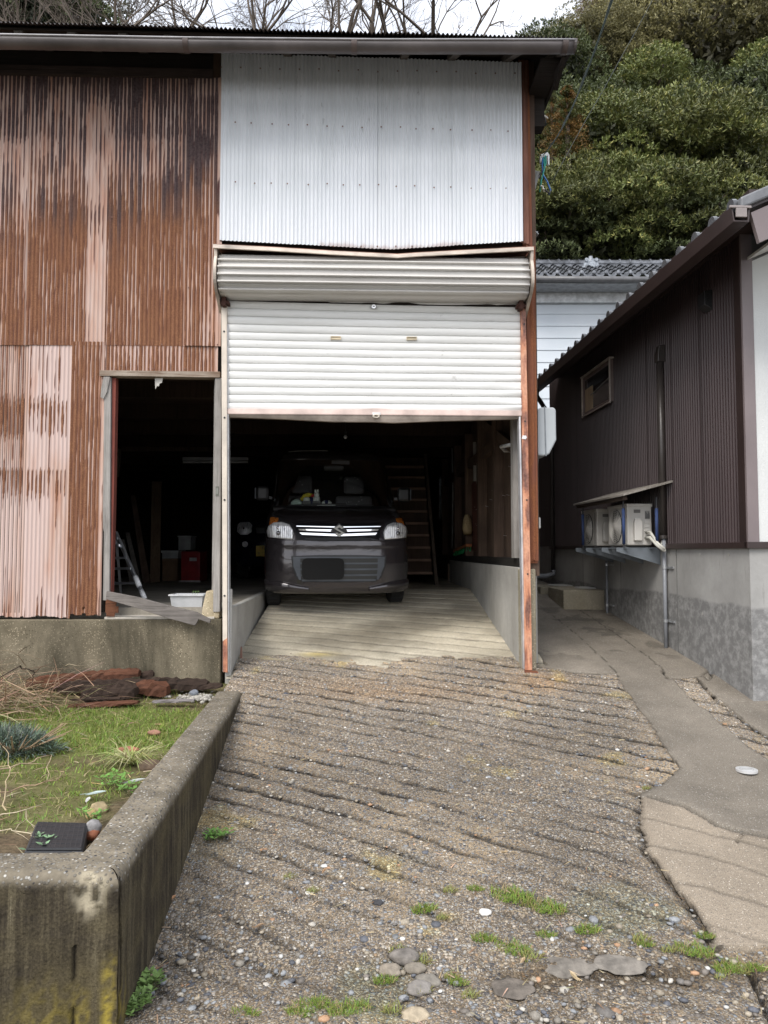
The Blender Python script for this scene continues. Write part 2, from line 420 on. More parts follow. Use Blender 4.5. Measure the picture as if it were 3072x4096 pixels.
mud = np.exp(-((Y - 2.70 - .05 * (X - 1)) / .085) ** 2) * sst(.15, .6, X) * sst(2.2, 1.6, X) * (.5 + fbm(X * 9, Y * 9, 99)); tint = tint * (1 - np.clip(mud, 0, 1)[..., None] * np.array([.50, .54, .60]))
lch = sst(.70, .8, fbm(X * 3 + 9, Y * 3, 77)) * .5
tint = tint * (1 + lch[..., None] * np.array([.5, .42, -.2]))
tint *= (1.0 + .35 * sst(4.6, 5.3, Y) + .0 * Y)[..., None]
P = np.stack([X, Y, oz + cz], -1)
cen = lambda a: a[:-1, :-1]
mk = (~cen(isp)) | cen(strip)
inside = cen(Y) > 5.90 + .0 * cen(X)
mk &= cen(Y) < 6.12 + .55 * (fbm(cen(X) * 3, cen(Y) * 3, 801, 5) - .5) + .25 * (fbm(cen(X) * 14, cen(Y) * 14, 802) - .5)
WLX = -1.0 + (5.25 - cen(Y)) / 3.0 * .2 - .06
mk &= cen(X) > np.where(cen(Y) < 5.3, WLX, np.where(cen(Y) < 5.86, -1.17, -1.19))
mk &= ~(inside & (cen(X) > 1.24))
P[..., 2] += np.where(strip & isp, .004, 0) + np.where(Y > 5.98, .006, 0)
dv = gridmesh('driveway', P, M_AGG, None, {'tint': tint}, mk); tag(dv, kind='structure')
# --- path ---
xs = np.arange(1.15, 3.9, .0125); ys = np.concatenate([np.arange(2.3, 6.6, .0125), np.arange(6.6, 12.2, .03)])
X, Y = np.meshgrid(xs, ys)
WX = X + noise_xy(X, Y, .02, 8, 21); WY = Y + noise_xy(X, Y, .02, 8, 22)
isp = inpoly(WX, WY, PATHPOLY) & ~inpoly(WX, WY, STRIP)
ep = EDGE[:1]; ep = [(EDGE[0][0] - .12, 12.5)] + EDGE + [(3.9, 3.2), (3.9, 1), (1.0, 1), (1.0, 12.5)]
isp &= inpoly(X, Y, ep)
cz, ct = cracks(X, Y)
bd = dline(WX, WY, pbw)
z = pathz(Y) + noise_xy(X, Y, .005, 1.5, 61) + noise_xy(X, Y, .002, 20, 62) + .006 + .005 * sst(4.2, 3.3, Y) + cz - (.005 + .013 * sst(4.2, 3.3, Y)) * sst(.03, 0, bd)
tint = np.ones(X.shape + (3,)) * (1 - np.clip(.8 * ct + (.1 + .45 * sst(4.2, 3.3, Y)) * sst(.025, 0, bd), 0, .85))[..., None]
tint *= (1 + .55 * sst(4.0, 2.9, Y) * np.array([1.0]))[..., None] if 0 else 1
wet = sst(.62, .70, fbm(X * 5, Y * 5, 91)) * sst(5.8, 6.4, Y); tint *= (1 - .35 * wet)[..., None]
_l = np.array(sorted(CR[3][0])); low = sst(.012, -.012, Y - np.interp(X, _l[:, 0], _l[:, 1]) + .02 * (fbm(X * 9, Y * 9, 3) - .5)); up = sst(4.2, 5.2, Y); tint = tint * (.86 - .10 * (1 - low) * (1 - up) + low * .0)[..., None] * (1 + low[..., None] * np.array([.13, .08, .02])); tint = tint * (.78 + .44 * fbm(X * 2.2, Y * 2.2, 404))[..., None]
ph = gridmesh('path', np.stack([X, Y, z], -1), M_PATH, None, {'tint': tint}, cen(isp)); tag(ph, kind='structure')
tint_ = None
sm = ph.modifiers.new('solid', 'SOLIDIFY'); sm.thickness = .5; sm.offset = -1
# --- ramp inside ---
xs = np.arange(-1.5, 1.3, .014); ys = np.concatenate([np.arange(5.70, 8.6, .014), np.arange(8.6, 12.0, .05)])
xs = np.arange(-1.215, 1.3, .014); X, Y = np.meshgrid(xs, ys)
gz, gt = grooves(X, Y, .016, 4, .19, 0, .03)
gz *= sst(8.7, 8.3, Y); gt *= sst(8.7, 8.3, Y)
z = ramp(Y) + gz + noise_xy(X, Y, .004, 4, 71) + .004 - .024 * sst(6.12, 5.9, Y)
ag = sst(6.6, 6.05, Y + noise_xy(X, Y, .3, 3, 73)) * .5
tint = np.ones(X.shape + (3,)) * (1 - .75 * gt)[..., None]
oil = sst(.45, .7, fbm(X * 1.2, Y * 1.2, 75)) * .45; tint *= (1 - oil)[..., None]
tint *= (1 - ag * (.25 + .5 * (fbm(X * 22, Y * 22, 79))))[..., None]
yl = np.exp(-((X + .98) ** 2 / .012 + (Y - 6.02) ** 2 / .004)) + .6 * np.exp(-((X + .55) ** 2 / .02 + (Y - 6.2) ** 2 / .004)); tint = tint * (1 + yl[..., None] * np.array([.35, .15, -.6]))
rr = gridmesh('garage_ramp', np.stack([X, Y, z], -1), M_RAMP, None, {'tint': tint}); tag(rr, kind='structure')
# --- ground all round ---
n = N('far_soil'); M_SOILF = n.fin(n.ramp(n.noise(.6, 8), [(.3, (.025, .025, .016)), (.7, (.06, .055, .035))]), .95)
Xg, Yg = np.meshgrid(np.concatenate([np.linspace(-400, -20, 12), np.linspace(-19, 30, 50), np.linspace(32, 400, 12)]), np.concatenate([np.linspace(-300, -6, 12), np.linspace(-5, 60, 66), np.linspace(64, 500, 14)]))
hz = -.06 + 0 * Xg
hill = np.clip(Yg - 17.5 - .12 * np.clip(8 - Xg, -10, 30), 0, 26) * .62 * sst(-14, 3, Xg + .0) + np.clip(Yg - 21, 0, 24) * .42 * sst(3, -8, Xg)
hz = hz + hill + 1.2 * (fbm(Xg * .2, Yg * .2, 5) - .5) * (hill > .5)
gr = gridmesh('ground', np.stack([Xg, Yg, hz], -1), M_SOILF); tag(gr, kind='structure')
def hillz(x, y):
    h = max(0, min(26, y - 17.5 - .12 * max(-10, min(30, 8 - x)))) * .62 * float(sst(-14, 3, np.array(float(x)))) + max(0, min(24, y - 21)) * .42 * float(sst(3, -8, np.array(float(x))))
    return h
MB().box(-30, -1.24, 7.0, 7.02, -.05, -.04)
# trench strip beside the neighbour's foundation
tr = MB().box(1.5, 4.2, 5.0, 16, -.04, .28).build('trench_floor', plain('trench_soil', (.07, .062, .048), .95), None); tag(tr, kind='structure')

# ---------------- garage ----------------
GAR = thing('corrugated_garage', 'two storey shed clad in rusty and white corrugated sheets with a half open roller shutter', 'garage')
def G(name, mb, mat, parent=None, **k): return mb.build(name, mat, parent or GAR, FR, **k)
M_BLACKW = wood('dark_board', (.030, .024, .02), (.012, .010, .009), 0, .8)
M_OLDW = wood('grey_weathered_wood', (.34, .32, .30), (.13, .12, .11), 2)
M_OLDWH = wood('grey_weathered_wood_flat', (.30, .28, .255), (.09, .08, .07), 0)
M_BROWNW = wood('brown_wood', (.10, .062, .042), (.03, .02, .015), 2)
M_BEAMW = wood('header_wood', (.07, .05, .045), (.018, .014, .012), 0)
M_FND = concrete('foundation_concrete', (.24, .205, .145), (.095, .08, .052), (.035, .031, .02), .95, .6)
M_CONC = concrete('pale_concrete', (.50, .49, .46), (.33, .32, .30), (.25, .235, .2), .45, .1)
M_CSPK = concrete('rough_concrete', (.40, .36, .28), (.22, .19, .14), (.14, .13, .06), .4, .35)
PITCHC = .0318
# rust sheets
def rustmat():
    n = N('rusted_sheet'); r = n.attr('rust'); rim = n.attr('rim'); dk = n.attr('dark'); pk = n.attr('pale')
    sp = n.noise(210, 4, None, .7); md = n.noise(14, 5, n.map((3, 3, .6)))
    orange = n.ramp(sp, [(.33, (.075, .03, .017)), (.5, (.225, .10, .05)), (.68, (.40, .21, .105))])
    orange = n.mix(n.ramp(md, [(.35, .55), (.7, 0.0)]), orange, (.12, .045, .028))
    darkc = n.ramp(n.noise(60, 4), [(.3, (.038, .027, .030)), (.7, (.095, .068, .07))])
    rustc = n.mix(dk, orange, darkc)
    paint = n.ramp(n.noise(5, 6, n.map((4, 4, .5))), [(.3, (.44, .245, .175)), (.5, (.47, .32, .26)), (.72, (.52, .40, .355))])
    paint = n.mix(pk, paint, (.55, .43, .395))
    col = n.mix(r, paint, rustc); col = n.mix(rim, col, (.085, .035, .032))
    rough = n.mix(r, (.48,) * 3, (.88,) * 3)
    h = n.math('MULTIPLY', sp, r)
    return n.fin(col, rough, 0, n.bump(h, .5, .004), .35)
M_RUST = rustmat()
def rustsheet(name, u0, u1, w0, w1, v, Rf, seed, seg=8, rowh=.02, topj=.0, botj=0.0, slant=0, mat=None, label=None, pale=0):
    nw = max(2, int(round((u1 - u0) / PITCHC * seg))); us = np.linspace(u0, u1, nw + 1); nr = max(2, int((w1 - w0) / rowh)); ws = np.linspace(w0, w1, nr + 1)
    U, W = np.meshgrid(us, ws)
    ph = (U + (W - w0) * slant) / PITCHC; i = np.floor(ph); f = ph - i
    c = np.abs(f - .5) * 2; 
    Vv = v - .0048 * np.cos((f - .5) * 2 * np.pi)
    j = botj * (vn1(np.floor(U / .03), U * 0 + .5, seed) - .4) * (W < w0 + .06) 
    Wp = W + j + noise_xy(U, W, topj, 6, seed)
    Rb = Rf(U, W)
    n1 = vn1(i, W * 2.1, seed) - .5; n2 = vn1(i, W * 7.5, seed + 3) - .5; n0 = .55 * (fbm(U * 3.2, W * 2.2, seed + 9, 3) - .5) + .55 * (fbm(U * .9, W * 3.6, 5, 3) - .5); fl = fbm(U * 60, W * 14, seed + 4, 2) - .5
    m = Rb * 1.02 + .80 * n1 + .26 * n2 + .95 * n0 + .06 * fl - .02
    m = m - 1.1 * sst(.045, .02, u1 - U) * (u1 - u0 > .15)
    # pale centre survives in fully rusted patches at the valleys
    r = sst(-.05, .05, m - c); rim = sst(.16, .02, np.abs(m - c - .05)) * r * .85 * (m < 1.1)
    G3 = np.stack([U, Vv, Wp], -1); w_ = np.array([list(FR.to_3x3() @ Vector((1, 0, 0))), list(FR.to_3x3() @ Vector((0, 1, 0))), [0, 0, 1]])
    Pw = G3 @ w_ + np.array(FR.translation)
    dark = sst(-.1, .5, (W - wd_(470)) * .8 + .6 * n0 + .7 * n1)
    pl = np.clip(pale * sst(.35, .65, fbm(U * 4, W * 1.2, seed + 20)), 0, 1)
    o = gridmesh(name, Pw, mat or M_RUST, GAR, {'rust': r, 'rim': rim, 'dark': dark * .95, 'pale': pl})
    if label: o['label'] = label
    return o
def wd_(y, x=400): return fp(x, y)[1]      # photo row -> height on the facade
def ud_(x, y=450): return fp(x, y)[0]
def prof(stops):
    ys_ = [wd_(y) for y, _ in stops][::-1]; rs_ = [r for _, r in stops][::-1]
    return lambda W: np.interp(W, ys_, rs_)
def Rf_sheet(a, b=None, split=None, soft=.03):
    fa = prof(a); fb = prof(b) if b else None
    def f(U, W):
        r = fa(W)
        if fb is not None: r = r + (fb(W) - r) * sst(split - soft, split + soft, U)
        return r
    return f
uA, uB, uC, uD = ud_(69), ud_(243), ud_(409), ud_(479)
wt, wm, wb = wd_(168), wd_(750), wd_(1332, 150)
uL = -4.3
A_ = [(168, .72), (300, .55), (325, .12), (360, .25), (430, .35), (480, .6), (560, .75), (750, .80)]
B1 = [(168, .8), (300, .7), (330, .5), (400, .75), (480, .95), (560, 1.05), (750, 1.1)]
B2 = [(168, .45), (280, .15), (340, .02), (500, -.02), (600, .06), (750, .06)]
C_ = [(168, .8), (290, .72), (315, .32), (360, .6), (430, .9), (500, 1.05), (750, 1.15)]
D_ = [(168, .85), (280, .7), (330, .9), (480, 1.0), (640, .85), (750, .6)]
rustsheet('cladding_sheet', uL, uA - .0, wm, wt + .01, -.012, Rf_sheet(A_), 11, label='pinkish sheet with dark streaks at the left edge')
rustsheet('cladding_sheet', uA - .02, uB, wm, wt + .005, -.022, Rf_sheet(B1, B2, ud_(190)), 23, label='half rusted sheet with a pale pink strip on its right')
rustsheet('cladding_sheet', uB - .03, uC, wm, wt, -.033, Rf_sheet(C_), 37, label='sheet almost wholly rusted orange brown')
rustsheet('cladding_sheet', uC - .02, uD + .012, wm, wt - .02, -.044, Rf_sheet(D_), 51, topj=.006, label='narrow rusted sheet beside the white cladding')
# pale seams (overlap edges)
uE, uF = ud_(155, 1040), ud_(226, 1040)
LL = [(750, .18), (850, .05), (880, .6), (935, .5), (955, .0), (1010, .0), (1020, .5), (1060, .35), (1085, -.1), (1200, -.12), (1332, .1)]
rustsheet('cladding_sheet', uL, ud_(62, 1000), wb, wm + .03, -.004, Rf_sheet(LL), 61, pale=.8, botj=.03, label='lower pink sheet at the left edge')
rustsheet('cladding_sheet', ud_(58, 1000), uE, wb, wm + .03, -.016, Rf_sheet(LL), 67, pale=.9, botj=.03, label='lower pale pink sheet with rust spots')
rustsheet('cladding_sheet', uE - .01, uF, wb + .005, wm + .03, -.028, Rf_sheet([(750, 1.0), (1332, 1.1)]), 71, botj=.05, slant=-.006, label='lower orange brown sheet beside the doorway')
rustsheet('cladding_sheet', uF - .01, uD - .01, wd_(806, 350), wm + .03, -.03, Rf_sheet([(750, .55), (806, .75)]), 83, botj=.012, pale=.4, label='short rusted sheet above the doorway')
# white cladding
nW = N('white_sheet')
wcol = nW.ramp(nW.noise(2.0, 6, nW.map((5, 1, .4)), .65), [(.3, (.64, .67, .70)), (.7, (.76, .785, .82))])
md = nW.ramp(nW.noise(9, 6, nW.map((3.5, 1, .8)), .75), [(.60, 0.0), (.68, .9)])
hm = nW.n('SeparateXYZ'); nW.l(nW.obj, hm.inputs[0])
topm = nW.ramp(nW.math('MULTIPLY', hm.outputs[2], .2), [(.80, 0.0), (.90, 1.0)])
dirt = nW.math('MULTIPLY', md, nW.ramp(nW.noise(1.3, 3), [(.5, 0.0), (.62, 1.0)]))
wcol = nW.mix(nW.math('MULTIPLY', dirt, nW.attr('dirt')), wcol, (.10, .09, .085))
wcol = nW.mix(nW.attr('edge'), wcol, (.26, .11, .055))
M_WHITE = nW.fin(wcol, .42, 0, None, .4)
def whitesheet(u0, u1, v, lab, seed):
    topl = lambda U: np.interp(U, [ud_(470, 125), ud_(1122, 145)], [fp(470, 122)[1], fp(1122, 146)[1]])
    botl = lambda U: np.interp(U, [ud_(470, 525), ud_(845, 545), ud_(1130, 530)], [fp(470, 524)[1], fp(845, 545)[1], fp(1130, 528)[1]])
    nw = int((u1 - u0) / PITCHC * 8); us = np.linspace(u0, u1, nw + 1); t = np.linspace(0, 1, 90); U, T = np.meshgrid(us, t)
    W = botl(U) * (1 - T) + topl(U) * T - .03 * (1 - T) ** 8 * 0
    Vv = v - .0062 * np.cos(U / PITCHC * 2 * np.pi) + .004 * (fbm(U * 2, W * 2, seed) - .5) - .012 * np.exp(-((T - .31) / .02) ** 2) * 0
    G3 = np.stack([U, Vv, W], -1); w_ = np.array([list(FR.to_3x3() @ Vector((1, 0, 0))), list(FR.to_3x3() @ Vector((0, 1, 0))), [0, 0, 1]])
    dirt = sst(.45, .8, T) * (T < .97); ed = sst(.996, 1.0, T) * .0
    eg = sst(.03, .0, T + .03 * (fbm(U * 30, W * 10, seed) - .4)) * sst(.05, .0, np.abs(U - ud_(845, 545)) - .55) * .8
    o = gridmesh('cladding_sheet', G3 @ w_ + np.array(FR.translation), M_WHITE, GAR, {'dirt': dirt, 'edge': eg * .6}); o['label'] = lab
wj = [ud_(470, 300) - .0, ud_(648, 300), ud_(822, 300), ud_(978, 300), ud_(1124, 300)]
wj[0] = ud_(478, 300)
for i, lab in enumerate(['first white sheet from the rusted wall', 'second white sheet from the rusted wall', 'third white sheet from the rusted wall', 'last white sheet beside the rusted corner']):
    whitesheet(wj[i] - (.02 if i else 0), wj[i + 1], -.05 - .005 * i, lab, 90 + i)
# strip of white sheet that climbs left of the joint, above the rust sheets
# screws
M_NAIL = plain('rusty_nail', (.22, .12, .09), .8)
sc_me = None
def screw(u, w, v=-.058):
    global sc_me
    if sc_me is None:
        o = MB().ball((0, 0, 0), .007, 1, .6, 1, 1).build('screw', M_NAIL, GAR); sc_me = o
    else:
        o = sc_me.copy(); COL.objects.link(o)
    o.location = L(u, v, w)
SCREWS = []
for (yl, yr, ym) in ((148, 160, 154), (267, 284, 277), (394, 408, 402)):
    for i in range(16):
        x = 508 + i * (1095 - 508) / 15 + random.uniform(-5, 5)
        if yl == 148: x = 478 + i * (1112 - 478) / 15
        SCREWS.append((x, yl + (yr - yl) * i / 15 + random.uniform(-2.2, 2.2)))
for x in (720, 780, 815, 855, 890): SCREWS.append((x, 533))
for x, y in SCREWS: u, w = fp(x, y, -.06); screw(u, w, -.068)
for x, y in ((63, 545), (243, 250), (243, 470), (128, 310), (236, 700), (350, 310), (408, 470), (408, 622), (350, 745), (300, 745), (250, 745), (470, 745), (262, 790), (330, 797), (400, 797), (88, 470)):
    u, w = fp(x, y, -.04); screw(u, w, -.048)
# structure behind cladding
zf = .50
uR = ud_(1124, 300)
# upper wall core (board behind the sheets), split round openings
Wd0, Wd1 = ud_(247, 1000), ud_(468, 1000)      # doorway
US0, US1 = ud_(492, 1200), ud_(1124, 1200)     # shutter opening
wdt = wd_(818, 350); wst = wd_(560, 800); wtop = wd_(120, 600)
core = MB()
core.box(uL, Wd0 - .06, .0, .09, 1.02, wtop); core.box(Wd0 - .06, US0 - .0, .0, .09, wdt + .04, wtop); core.box(US0, uR + .03, .0, .09, wst, wtop)
G('wall', core, M_BLACKW)
# top dark band and header timber above rust sheets
G('frieze_board', MB().box(uL, ud_(465, 170), -.02, -.001, wd_(152, 250), wd_(118, 250)), M_BLACKW)
G('wall_plate', MB().box(uL, ud_(462, 170), -.05, -.021, wd_(172, 250), wd_(153, 250)), M_BEAMW)
G('corner_post', MB().box(ud_(462, 170), ud_(478, 170), -.03, -.001, wd_(178, 470), wd_(118, 470)), M_BROWNW)
# roof
vE = -.62; zE = fp(620, 66, vE)[1]; uVR = fp(1240, 84, vE)[0]
RS = .48; RV = 4.6
_a = fp(0, 50, vE); _b = fp(1240, 84, vE); SHK = (_a[1] - _b[1]) / (_a[0] - _b[0]); SHM = fp(620, 66, vE)[0]
def shear(o):
    n = len(o.data.vertices); a = np.empty(n * 3, np.float32); o.data.vertices.foreach_get('co', a); a = a.reshape(-1, 3); a[:, 2] += SHK * (a[:, 0] - SHM) * (np.clip(1 - (a[:, 1] - 5.2) / 6, 0, 1)); o.data.vertices.foreach_set('co', a.ravel()); o.data.update(); return o
bz = lambda v, h=0: zE + (np.minimum(v, RV) - vE) * RS - np.maximum(0, v - RV) * RS + h
def roofsheet():
    us = np.arange(uL - .3, uVR, PITCHC / 6); vs = np.linspace(vE, 11.0, 36); U, V_ = np.meshgrid(us, vs)
    W = bz(V_) + .009 * np.cos(U / PITCHC * 2 * np.pi) + .006 * (fbm(U * 3, V_ * 0, 3) - .5) * 2
    U2 = U; W_ = np.array([list(FR.to_3x3() @ Vector((1, 0, 0))), list(FR.to_3x3() @ Vector((0, 1, 0))), [0, 0, 1]])
    Vj = V_ - .015 * (hsh(np.floor(U / .7)) * (V_ < vE + .01))
    return gridmesh('roof_sheet', np.stack([U2, Vj, W], -1) @ W_ + np.array(FR.translation), plain('roof_metal', (.05, .04, .036), .8), GAR)
shear(roofsheet())

bd_ = MB()
# soffit boards (sloping) as one prism: under the sheets
bd_.prism([(vE + .05, bz(vE + .05, -.018)), (RV, bz(RV, -.018)), (10.9, bz(10.9, -.018)), (10.9, bz(10.9, -.036)), (RV, bz(RV, -.036)), (vE + .05, bz(vE + .05, -.036))], uL - .25, uVR - .03, 'x')
shear(G('roof_boarding', bd_, wood('soffit_wood', (.035, .027, .022), (.012, .010, .009), 0)))
for x in (-60, 90, 148 + 0, 262, 350, 485, 592, 655, 882, 995, 1127): pass
for x in [-80, 25, 144, 261, 378 - 27, 489, 612, 731, 850 + 18, 995, 1125]:
    pass
RXS = [(-130), 10 + 0, 143, 260, 351, 487, 607, 720, 845, 980, 1090, 1215]
for i, x in enumerate([-250, -110, 25, 146, 262 , 386, 0]): pass
for x in [-220, -95, 30, 146, 258, 357, 478, 606, 712, 803, 882, 995, 1125, 1225]:
    if x in (803, 478): continue
    u = fp(x, 70, vE)[0]
    rf_ = MB().prism([(vE + .06, bz(vE + .06, -.037)), (-.001, bz(-.001, -.037)), (-.001, bz(-.001, -.075)), (vE + .06, bz(vE + .06, -.115))], u - .03, u + .03, 'x')
    shear(G('rafter', rf_, wood('rafter_wood', (.13, .115, .10), (.035, .03, .026), 1)))
# verge: dark board closing the right side of the overhang, and end wall above
G('verge_board', MB().prism([(vE + .02, bz(vE, -.02)), (RV, bz(RV, -.02)), (10.9, bz(10.9, -.02)), (10.9, bz(10.9, -.2)), (RV, bz(RV, -.2)), (.55, bz(.55, -.2)), (.36, zE - .06), (vE + .3, zE - .06), (vE + .02, bz(vE, -.10))], uVR - .035, uVR - .012, 'x'), M_BLACKW)
G('verge_soffit', MB().box(uR + .07, uVR - .036, -.42, .32, zE - .05, zE - .02), M_BLACKW)
G('verge_lining', MB().prism([(vE + .08, bz(vE + .08, -.13)), (-.30, zE - .06), (-.30, zE - .2), (vE + .14, bz(vE + .08, -.17))], uR + .2, uR + .23, 'x'), M_BLACKW)
G('end_beam', MB().box(uR + .06, uVR - .06, .02, .14, zE - .3, zE - .052), M_BLACKW)
# gutter: half round trough with a bright lip, slightly sagging
gv = -.70
def gutter():
    gm = MB(); xs_ = [-300, -60, 300, 520, 765, 1035, 1243]; P = []
    pts = []
    for x in np.linspace(-300, 1243, 26):
        y = np.interp(x, [-300, 0, 400, 830, 1240], [73, 76, 83, 87, 87]); u, w = fp(x, y, gv - .05); pts.append((u, w))
    for (u, w) in pts:
        row = []
        for a in np.linspace(0, math.pi, 11):
            row.append((u, gv + .055 * -math.cos(a) * -1 * -1, w - .058 * math.sin(a) ** .8))
        P.append(row)
    gm.grid(P)
    o = G('gutter', gm, plain('gutter_brown', (.115, .10, .098), .45, 0, .25, 3, .1), smooth=True)
    s = o.modifiers.new('s', 'SOLIDIFY'); s.thickness = .004
    lip = MB().tube([(u, gv - .056, w + .002) for u, w in pts], .0075, 6)
    G('gutter_lip', lip, plain('lip_grey', (.30, .29, .30), .4), o, smooth=True)
    u, w = pts[-1]; cap = MB().prism([(gv + .062 * -math.cos(a), w + .008 - .066 * math.sin(a) ** .8) for a in np.linspace(0, math.pi, 11)], u - .008, u + .012, 'x')
    G('gutter_end_cap', cap, plain('gutter_brown', (.115, .10, .098)), o)
    for x in (765, 1222, 400):
        t = np.interp(x, [-300, 1243], [0, 1]) * 25; i = int(t); f = t - i
        u = pts[i][0] * (1 - f) + pts[min(25, i + 1)][0] * f; w = pts[i][1] * (1 - f) + pts[min(25, i + 1)][1] * f
        br = MB()
        br.grid([[(u + du, gv + .062 * -math.cos(a), w + .004 - .066 * math.sin(a) ** .8) for a in np.linspace(0, math.pi, 11)] for du in (-.02, .02)])
        G('gutter_joint', br, plain('joint_brown', (.10, .075, .068), .5), o, smooth=True)
    for x in (146, 262, 478, 603, 882, 1020):
        t = np.interp(x, [-300, 1243], [0, 1]) * 25; i = int(t); f = t - i
        u = pts[i][0] * (1 - f) + pts[min(25, i + 1)][0] * f; w = pts[i][1] * (1 - f) + pts[min(25, i + 1)][1] * f
        G('gutter_bracket', MB().bar((u, gv + .05, w - .01), (u, vE + .12, bz(vE + .12, -.06)), .014, .006).bar((u, gv - .058, w + .012), (u, gv + .06, w + .012), .012, .005), M_BLACKW, o)
gutter()
# rusted corner strip right of the white sheets
cu0, cu1 = ud_(1124, 700) , ud_(1141, 300)
M_RST2 = None
nR = N('rust_flat'); f = nR.noise(260, 4, None, .7); g = nR.noise(3.2, 6, nR.map((3, 3, .8)), .6)
c_ = nR.ramp(f, [(.33, (.055, .02, .013)), (.5, (.20, .075, .035)), (.68, (.36, .15, .065))])
c_ = nR.mix(nR.ramp(g, [(.42, 0.0), (.62, .85)]), c_, (.16, .065, .045))
M_RST2 = nR.fin(c_, .9, 0, nR.bump(f, .5, .004), .2)
def cornerstrip(name, xy0, xy1, v, mat, w=.0):
    pass
c1 = MB(); a0 = fp(1121, 130, -.02); a1 = fp(1141, 130, -.02); b0 = fp(1131, 640, -.02); b1 = fp(1153, 640, -.02); e0 = fp(1140, 1210, -.02); e1 = fp(1161, 1210, -.02)
rows = []
for (l, r) in ((a0, a1), (b0, b1), (e0, e1)):
    pass
uS0, uS1 = ud_(1122, 600), ud_(1152, 700)
def wav(u0, u1, w0, w1, v, pitch=.036, name='corner_sheet', mat=None, bj=.02):
    us = np.linspace(u0, u1, max(6, int((u1 - u0) / pitch * 8))); ws = np.linspace(w0, w1, 40); U, W = np.meshgrid(us, ws)
    V_ = v - .005 * np.cos((U - u0) / pitch * 2 * np.pi); W = W + bj * (W < w0 + .05) * (hsh(np.floor(U / .015)) - .5)
    W_ = np.array([list(FR.to_3x3() @ Vector((1, 0, 0))), list(FR.to_3x3() @ Vector((0, 1, 0))), [0, 0, 1]])
    return gridmesh(name, np.stack([U, V_, W], -1) @ W_ + np.array(FR.translation), mat or M_RST2, GAR)
wav(uR - .02, uR + .055, wd_(530, 1130), wd_(135, 1130), -.035, .04, 'corner_sheet', plain('corner_upper_rust', (.17, .075, .05), .85, 0, .35, 5, .3, 80, (1, 1, .4)))
wav(ud_(1138, 900), ud_(1158, 900), wd_(1212, 1150), wd_(534, 1150), -.03, .045)
G('corner_flashing', MB().prism([fp(1126, 130, -.02), fp(1142, 130, -.02), fp(1150, 530, -.02), fp(1130, 530, -.02)], -.02, .05), M_RST2)
G('corner_flashing', MB().box(ud_(1140, 900), ud_(1157, 900), -.018, .05, 1.4, wd_(534, 1140)), M_RST2)
# foundation and left wall lower part
fy = wd_(1337, 200)
G('foundation', MB().box(uL, US0 - .035, -.06, .12, .2, fy), M_FND, bevel=.008)
G('sill_slab', MB().box(Wd0 - .04, US0 - .09, -.045, .3, fy, fy + .018), concrete('sill', (.62, .58, .52), (.42, .39, .33), (.2, .17, .12), .4, .1), bevel=.004)
stub = MB().prism([(ud_(436, 1300), fy + .0), (ud_(440, 1300), fy + .11), (ud_(447, 1280), wd_(1276)), (ud_(472, 1280), wd_(1274)), (US0 - .055, fy - .0)], -.035, .10, 'y')
G('broken_concrete_end', stub, concrete('stub_c', (.55, .47, .33), (.33, .27, .17), (.16, .12, .07), .5, .4), bevel=.012)
# doorway frame
hd = MB().prism([(ud_(220, 810), wd_(815, 220)), (ud_(220, 810), wd_(803, 220)), (ud_(478, 810), wd_(806, 470)), (ud_(478, 810), wd_(819, 470))], -.055, .03, 'y')
G('door_header', hd, wood('header_old', (.34, .29, .24), (.13, .075, .045), 0), bevel=.003)
jl = MB().prism([(ud_(229, 820), wdt), (ud_(243, 820), wdt), (ud_(241, 1100), wd_(1100)), (ud_(240, 1290), wd_(1296)), (ud_(226, 1290), wd_(1296)), (ud_(228, 1150), wd_(1150)), (ud_(226, 1140), wd_(1140)), (ud_(227, 1000), wd_(1000))], -.04, .05, 'y')
G('door_jamb', jl, M_OLDW, bevel=.003)
spl = MB().prism([(ud_(229, 820), wdt), (ud_(242, 820), wdt), (ud_(236, 850), wd_(850)), (ud_(228, 866), wd_(866)), (ud_(222, 860), wd_(862)), (ud_(224, 840), wd_(840))], -.052, -.041, 'y')
G('splintered_trim', spl, M_OLDW)
jr2 = MB().prism([(ud_(244, 820), wdt), (ud_(252, 820), wdt), (ud_(247, 1100), wd_(1100)), (ud_(242, 1290), wd_(1296)), (ud_(241, 1290), wd_(1296))], -.02, .045, 'y')
o = G('door_jamb', jr2, wood('red_jamb', (.20, .06, .045), (.08, .03, .025), 2)); o['label'] = 'faded red inner jamb'
jr = MB().prism([(ud_(467, 820), wdt), (US0 - .055, wdt), (US0 - .05, fy + .055), (ud_(463, 1290), fy + .055)], -.045, .05, 'y')
jo = G('door_jamb', jr, M_OLDW, bevel=.003); jo['label'] = 'grey wooden right jamb with a latch plate'
pl = MB(); u0, w0 = ud_(468.5, 1060), wd_(1072); pl.box(u0, u0 + .024, -.049, -.045, w0, w0 + .075)
lp = G('latch_plate', pl, plain('latch_metal', (.14, .14, .12), .5, .6), jo)
G('latch_slot', MB().box(u0 + .006, u0 + .018, -.0515, -.049, w0 + .015, w0 + .06), plain('slot', (.22, .22, .2), .5, .6), jo)
G('door_jamb', MB().box(ud_(462, 900), ud_(466.5, 900), .0, .05, fy + .05, wdt), M_OLDW)
sp2 = MB().prism([(ud_(336, 820), wdt), (ud_(353, 820), wdt), (ud_(351, 826), wd_(828)), (ud_(346, 828), wd_(830)), (ud_(344, 830), wd_(836)), (ud_(341, 830), wd_(835)), (ud_(337, 835), wd_(842))], -.02, -.008, 'y')
G('splintered_trim', sp2, wood('pale_splinter', (.62, .60, .56), (.35, .33, .3), 2))
